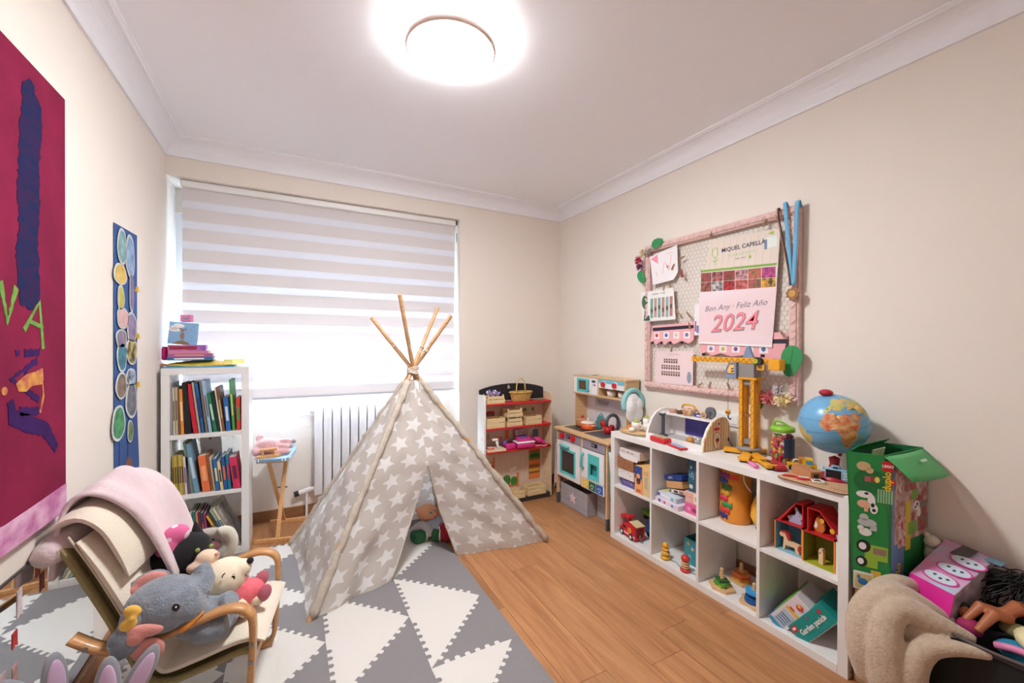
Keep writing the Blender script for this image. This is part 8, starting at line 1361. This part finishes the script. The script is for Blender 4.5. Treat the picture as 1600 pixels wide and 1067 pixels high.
deco(w1, 'cat', (190, 194, 196), [ring(.04, .285, .03, .016), ring(.03, .305, .014, .014), rr(.05, .07, .255, .275)], O1, U1, V1, .0016); deco(w1, 'goat', (236, 234, 232), [ring(.035, .245, .020, .016), ring(.02, .26, .01, .01)], O1, U1, V1, .0018); deco(w1, 'small_text', (150, 196, 150), [rr(.07 + .008 * k, .075 + .008 * k, .375, .43) for k in range(6)], O1, U1, V1, .0014)
deco(w1, 'tractor', (150, 190, 60), [rr(.035, .105, .135, .195), rr(.03, .075, .10, .14)], O1, U1, V1, .0014); deco(w1, 'tractor_cab', (150, 120, 110), [rr(.06, .10, .16, .185)], O1, U1, V1, .0018); deco(w1, 'tractor_tyre', (26, 26, 28), [ring(.03, .185, .022, .026), ring(.025, .12, .018, .022)], O1, U1, V1, .0020); deco(w1, 'tyre_hub', (236, 236, 236), [ring(.027, .185, .012, .015), ring(.022, .12, .010, .013)], O1, U1, V1, .0024)
deco(w1, 'hay', (236, 190, 70), [rr(.055, .085, .05, .09), rr(.08, .11, .04, .07)], O1, U1, V1, .0014); deco(w1, 'inset_frame', (240, 238, 236), [rr(.0, .062, .0, .075)], O1, U1, V1, .0018); deco(w1, 'inset_sky', (226, 206, 140), [rr(.005, .057, .006, .068)], O1, U1, V1, .0021); deco(w1, 'inset_bird', (60, 130, 196), [ring(.03, .035, .016, .014), rr(.012, .022, .045, .06)], O1, U1, V1, .0025)
# the long wall: photos of the farm set
deco(w2, 'photo_panel', (160, 60, 60), [rr(.02, .30, .20, .50)], O2, U2, V2, .0012, noise=(22, .3, (1, 1, 1), (210, 200, 190))); deco(w2, 'blue_field', (110, 140, 190), [rr(.0, .10, .06, .50)], O2, U2, V2, .0010, noise=(8, .2)); deco(w2, 'barn_photo', (190, 40, 44), [rr(.10, .19, .40, .52), rr(.21, .29, .22, .34)], O2, U2, V2, .0018, noise=(40, .2, (1, 1, 1), (120, 130, 120))); deco(w2, 'white_photo', (222, 214, 206), [rr(.03, .08, .40, .51), rr(.05, .13, .18, .30), rr(.22, .28, .42, .50)], O2, U2, V2, .0018, noise=(50, .2, (1, 1, 1), (190, 60, 60))); deco(w2, 'yellow_photo', (214, 190, 60), [rr(.11, .15, .16, .36)], O2, U2, V2, .0020); deco(w2, 'green_photo', (120, 170, 70), [rr(.13, .20, .22, .27), rr(.16, .21, .36, .40)], O2, U2, V2, .0022); deco(w2, 'cow_photo', (236, 232, 228), [ring(.20, .33, .025, .02), ring(.22, .30, .015, .02)], O2, U2, V2, .0024); deco(w2, 'cow_patch', (36, 34, 38), [ring(.205, .335, .008, .007, 10), ring(.19, .325, .006, .006, 10)], O2, U2, V2, .0028)
part(w2, 'series_name', B().mat(M('ink_yellow', (240, 196, 40), .5)).text('duplo', .055, O2 + U2 * .055 + V2 * .06, V2, -U2, .0022, bold=.001), world=True); deco(w2, 'series_rabbit', (206, 30, 44), [ring(.03, .05, .012, .02, 12)], O2, U2, V2, .0020)
fl_ = part(lb_, 'top_flap', B().mat(M('flap_green', (78, 168, 98), .5)).grid([[(B_[0] + (C_[0] - B_[0]) * u, B_[1] + (C_[1] - B_[1]) * u - .085 * v - .01 * sin(pi * u), ZTP - .004 - .055 * v * (1 + .3 * u) - .02 * v * v) for u in [k / 6 for k in range(7)]] for v in [k / 5 for k in range(6)]], True, -.0025), world=True); part(fl_, 'flap_tape', B().mat(M('tape_clear', (170, 206, 176), .3)).plate([(-.02, -.012), (.03, -.012), (.03, .0), (-.02, .0)], (2.2, .69, .938), (1, 0, 0), (0, .8, .6), 0, .002), world=True)
part(lb_, 'inner_flap', B().mat(GRB).grid([[(D_[0] - .02 - .28 * u, D_[1] - .004 - .03 * v, ZTP - .002 + .03 * v) for u in (0, 1)] for v in (0, 1)], False, .0025), world=True)
bk2 = thing('leaflet', 'folded building leaflet with a green tractor picture inside the green box', 'leaflet', (2.12, .80, .75)); part(bk2, 'sheet', B().mat(M('leaflet_paper', (226, 222, 190), .6)).at((2.14, .815, .90), 0, 10, 0).box((0, 0, 0), (.11, .003, .13)), world=True); part(bk2, 'tractor_print', B().mat(M('deco_150_190_60', (150, 190, 60), .5)).at((2.14, .8128, .915), 0, 10, 0).box((0, 0, 0), (.07, .001, .04)).mat(BLACK).box((.025, -.001, -.005), (.03, .001, .035)), world=True)
# pink toy box
pb = thing('pink_toy_box', 'pink and turquoise toy box with oval pictures tilted in the black bag', 'box', (2.2, .62, .35)); FTL, FTR, BTR, BTL = Vector((2.135, .700, .500)), Vector((2.08, .560, .500)), Vector((2.335, .520, .588)), Vector((2.375, .665, .595)); dn = Vector((-.035, .015, -.16))
MAGB, PAST = M('box_magenta', (222, 40, 150), .4), M('box_pastel', (176, 206, 222), .45, noise=(9, .1, (1, 1, 1), (232, 150, 196)))
def quad_solid(nm, m, a, b_, c, d, t=.002):
    return part(pb, nm, B().mat(m).grid([[tuple(a), tuple(b_)], [tuple(d), tuple(c)]], False, t), world=True)
fr_ = quad_solid('front_wall', MAGB, FTL, FTR, FTR + dn, FTL + dn); tp_ = quad_solid('top_wall', PAST, FTL, FTR, BTR, BTL); sd_ = quad_solid('side_wall', M('box_side', (120, 120, 130), .5, noise=(20, .3, (1, 1, 1), (190, 170, 180))), FTR, BTR, BTR + dn, FTR + dn, -.002); quad_solid('far_side_wall', MAGB, FTL, BTL, BTL + dn, FTL + dn); quad_solid('back_wall', MAGB, BTL, BTR, BTR + dn, BTL + dn)
OT = FTL; UT = (FTR - FTL).normalized(); NT_ = (BTL - FTL); VT = (NT_ - UT * NT_.dot(UT)).normalized(); wT = (FTR - FTL).length; hT = NT_.length
for k in range(3):
    cx_, cy_ = wT * .48, hT * (.17 + .25 * k); deco(tp_, 'oval_rim', (226, 70, 160), [ring(cx_, cy_, .058, .028, 24)], OT, UT, VT, .0022); deco(tp_, 'oval_picture', (206, 222, 232), [ring(cx_, cy_, .052, .023, 24)], OT, UT, VT, .0028); deco(tp_, 'pet_print', (70, 60, 80), [ring(cx_ - .02, cy_ + .004, .006, .005, 8), ring(cx_ + .004, cy_ - .004, .006, .005, 8), ring(cx_ + .022, cy_ + .005, .006, .005, 8)], OT, UT, VT, .0034)
deco(tp_, 'window_hole', (90, 84, 90), [rr(.004, .055, hT * .72, hT * .97)], OT, UT, VT, .0024); deco(tp_, 'title_plate', (110, 150, 170), [rr(.09, .14, hT * .86, hT * .96)], OT, UT, VT, .0026)
OF = FTL + dn; VF = (-dn - UT * (-dn).dot(UT)).normalized(); hF = dn.length
deco(fr_, 'barcode_label', (240, 238, 240), [rr(.085, .135, .085, .125)], OF, UT, VF, .0008); deco(fr_, 'barcode_bars', (40, 40, 44), [rr(.09 + .005 * k, .0925 + .005 * k, .09, .118) for k in range(8)], OF, UT, VF, .0012); deco(fr_, 'small_print', (190, 60, 150), [rr(.01, .04, .10, .108), rr(.03, .06, .06, .068), rr(.10, .13, .03, .037)], OF, UT, VF, .0010); deco(fr_, 'white_icon', (240, 220, 236), [ring(.025, .125, .008, .010, 12), ring(.12, .055, .008, .007, 12)], OF, UT, VF, .0012)
# black bag
BAG = M('bag_black', (24, 24, 28), .75, bump=(60, .2)); FLC = M('fleece_beige', (196, 174, 152), .95, sheen=.4, noise=(60, .08), bump=(130, .35))
bg = thing('black_bag', 'black soft-sided toy bag with beige lining folded over its end', 'bag', (2.19, .43, 0))
ox, oy = 2.185, .435; RX, RY = .19, .285
def sup(t_, a, b_, n=4.0): c, s_ = cos(t_), sin(t_); return (a * abs(c) ** (2 / n) * (1 if c > 0 else -1), b_ * abs(s_) ** (2 / n) * (1 if s_ > 0 else -1))
prof = [(.90, .002), (.96, .03), (1.0, .15), (1.0, .30), (.99, .375), (1.0, .392), (.97, .394), (.95, .37), (.94, .20), (.9, .02)]
P = []
for k, z_ in prof: P.append([(ox + k * sup(t_, RX, RY)[0], oy + k * sup(t_, RX, RY)[1], z_ + .006 * sin(3 * t_ + 1) * (z_ > .1)) for t_ in [2 * pi * i / 48 for i in range(49)]])
part(bg, 'shell', B().mat(BAG).grid(P), world=True); part(bg, 'floor', B().mat(BAG).prism([(ox + .93 * sup(t_, RX, RY)[0], oy + .93 * sup(t_, RX, RY)[1]) for t_ in [2 * pi * i / 32 for i in range(32)]], .002, .016), world=True)
part(bg, 'rim_piping', B().mat(M('piping_grey', (70, 70, 76), .5)).tube([(ox + 1.0 * sup(t_, RX, RY)[0], oy + 1.0 * sup(t_, RX, RY)[1], .394 + .006 * sin(3 * t_ + 1)) for t_ in [2 * pi * i / 48 for i in range(48)]], .006, 8, True), world=True)
for y_ in (.53, .36): part(bg, 'silver_tag', B().mat(M('silver', (206, 206, 210), .3, metal=.8)).bx(1.990, 1.996, y_ - .035, y_ + .02, .362, .372, .001), world=True)
# lining: three thick folds falling over the far front corner
lin_ = B().mat(FLC)
for k, (pts, rs) in enumerate((([(2.10, .56, .38), (2.03, .63, .43), (1.985, .69, .455), (1.935, .73, .43), (1.90, .75, .36), (1.885, .745, .26), (1.90, .73, .16)], [.02, .04, .05, .055, .06, .06, .05]), ([(2.04, .50, .39), (1.985, .585, .42), (1.945, .655, .44), (1.905, .69, .40), (1.88, .69, .31), (1.88, .675, .20), (1.895, .66, .09)], [.016, .034, .045, .052, .060, .062, .05]), ([(2.22, .64, .40), (2.14, .685, .445), (2.06, .715, .465), (1.985, .738, .45), (1.945, .75, .40), (1.94, .755, .30)], [.016, .03, .038, .04, .04, .03]), ([(1.995, .45, .385), (1.955, .53, .375), (1.925, .59, .34), (1.905, .62, .25), (1.905, .615, .13), (1.915, .60, .03)], [.012, .026, .038, .046, .05, .04]))):
    lin_.tube(bez(pts, 5), [rs[min(len(rs) - 1, int(i / 5))] + (rs[min(len(rs) - 1, int(i / 5) + 1)] - rs[min(len(rs) - 1, int(i / 5))]) * (i % 5) / 5 for i in range(len(bez(pts, 5)))], 16)
lin_.ell((1.955, .69, .24), (.045, .05, .16)).ell((1.97, .62, .35), (.04, .08, .05))
part(bg, 'lining', lin_, world=True, mods=soft(.006, 3))
part(bg, 'zip', B().mat(M('zip_metal', (96, 88, 84), .4, metal=.5)).tube(bez([(1.99, .60, .425), (1.985, .52, .405), (1.985, .44, .402), (1.99, .36, .405)], 5), .006, 6), world=True)
# dolls and bits heaped in the bag
hp_ = thing('blanket_bundle', 'dark blanket bundle filling the black bag below the doll', 'blanket', (2.19, .40, .02)); part(hp_, 'bundle', B().mat(M('bundle_dark', (46, 44, 52), .9, noise=(10, .3))).ell((2.19, .42, .20), (.165, .25, .18)).ell((2.22, .33, .30), (.12, .14, .09)), world=True, mods=soft(.01, 4)); part(hp_, 'blue_corner', B().mat(M('cloth_blue', (40, 140, 180), .8)).ell((2.10, .40, .385), (.05, .07, .03)), world=True)
DS = M('doll_brown', (176, 104, 66), .45)
fd = thing('fashion_doll', 'slim tan doll with long black hair lying across the black bag', 'doll', (2.2, .40, .40))
b = B().mat(DS).tube([(2.245, .43, .47), (2.225, .445, .475), (2.20, .455, .465), (2.18, .465, .452)], [.016, .026, .020, .025], 12); b.tube([(2.18, .475, .45), (2.13, .51, .475), (2.085, .535, .425)], [.022, .018, .011], 10).tube([(2.175, .455, .445), (2.12, .475, .47), (2.06, .50, .415)], [.022, .018, .011], 10)
b.tube([(2.245, .455, .475), (2.26, .40, .50), (2.25, .345, .505)], [.012, .010, .008], 8).tube([(2.235, .415, .48), (2.23, .375, .47), (2.245, .335, .475)], [.012, .010, .008], 8).tube([(2.245, .43, .475), (2.268, .425, .487)], [.010, .010], 8)
part(fd, 'body', b, world=True, mods=soft(.0035, 3)); part(fd, 'head', B().mat(DS).ell((2.285, .42, .500), (.026, .024, .032), rot=(0, 50, 0)).ell((2.268, .408, .497), .006), world=True)
for y_ in (.407, .424): part(fd, 'eye', B().mat(EYD).ell((2.267, y_, .508), (.003, .005, .003)), world=True)
part(fd, 'mouth', B().mat(M('lip_rose', (200, 90, 90), .5)).ell((2.263, .415, .489), (.002, .006, .002)), world=True)
random.seed(21); HAIR = M('doll_hair', (14, 13, 18), .5); b = B().mat(HAIR)
for k in range(150):
    a = random.random() * 6.28; p0 = Vector((2.295 + random.uniform(-.01, .02), .42 + random.uniform(-.022, .022), .515 + random.uniform(-.015, .02))); d = Vector((random.uniform(-.05, .05), random.uniform(-.10, .16), random.uniform(-.02, .05))); b.tube(bez([tuple(p0), tuple(p0 + d * .5 + Vector((.005, 0, .02))), tuple(p0 + d + Vector((0, 0, -.015))), tuple(p0 + d * 1.3 + Vector((random.uniform(-.02, .02), random.uniform(-.03, .03), -.06)))], 4), .0022, 5)
part(fd, 'hair', b, world=True, kind='stuff'); part(fd, 'hair_cap', B().mat(HAIR).ell((2.300, .42, .512), (.032, .034, .034)), world=True); part(fd, 'top_cloth', B().mat(M('cloth_olive', (110, 100, 60), .8)).ell((2.16, .425, .425), (.04, .05, .02)), world=True)
pv = thing('doll_scooter', 'cream and pink toy vehicle body beside the doll in the bag', 'toy', (2.14, .33, .40)); part(pv, 'shell', B().mat(M('cream_shell', (236, 222, 176), .4)).ell((2.13, .335, .425), (.09, .10, .045), rot=(10, 0, 30)), world=True); part(pv, 'pink_seat', B().mat(M('scooter_pink', (222, 130, 176), .4)).ell((2.19, .345, .455), (.055, .06, .035)), world=True); part(pv, 'pink_rail', B().mat(M('scooter_pink', (222, 130, 176), .4)).tube(bez([(2.05, .455, .40), (2.045, .41, .415), (2.05, .35, .412), (2.07, .28, .40)], 5), .012, 8), world=True); part(pv, 'badge', B().mat(M('badge_pink', (200, 90, 150), .5)).ell((2.048, .325, .428), (.012, .026, .012)), world=True)
mg = thing('magenta_doll', 'dark-haired small doll in magenta beside the pink box', 'doll', (2.11, .545, .38)); part(mg, 'dress', B().mat(M('dress_magenta', (160, 30, 90), .7)).ell((2.09, .525, .405), (.03, .035, .03)), world=True); part(mg, 'head', B().mat(DS).ell((2.125, .545, .435), (.020, .018, .021)), world=True); part(mg, 'hair', B().mat(HAIR).ell((2.138, .555, .443), (.022, .022, .02)), world=True)
wp = thing('white_plush', 'small off-white plush peeping between the green box and pink box', 'plush toy', (2.355, .70, .50)); part(wp, 'head', B().mat(M('plush_white', (226, 214, 200), .9, sheen=.3)).ell((2.345, .70, .575), .026).ell((2.355, .70, .52), (.03, .028, .045)), world=True); part(wp, 'ear', B().mat(M('plush_white', (226, 214, 200), .9, sheen=.3)).ell((2.338, .715, .60), (.008, .010, .012)), world=True)
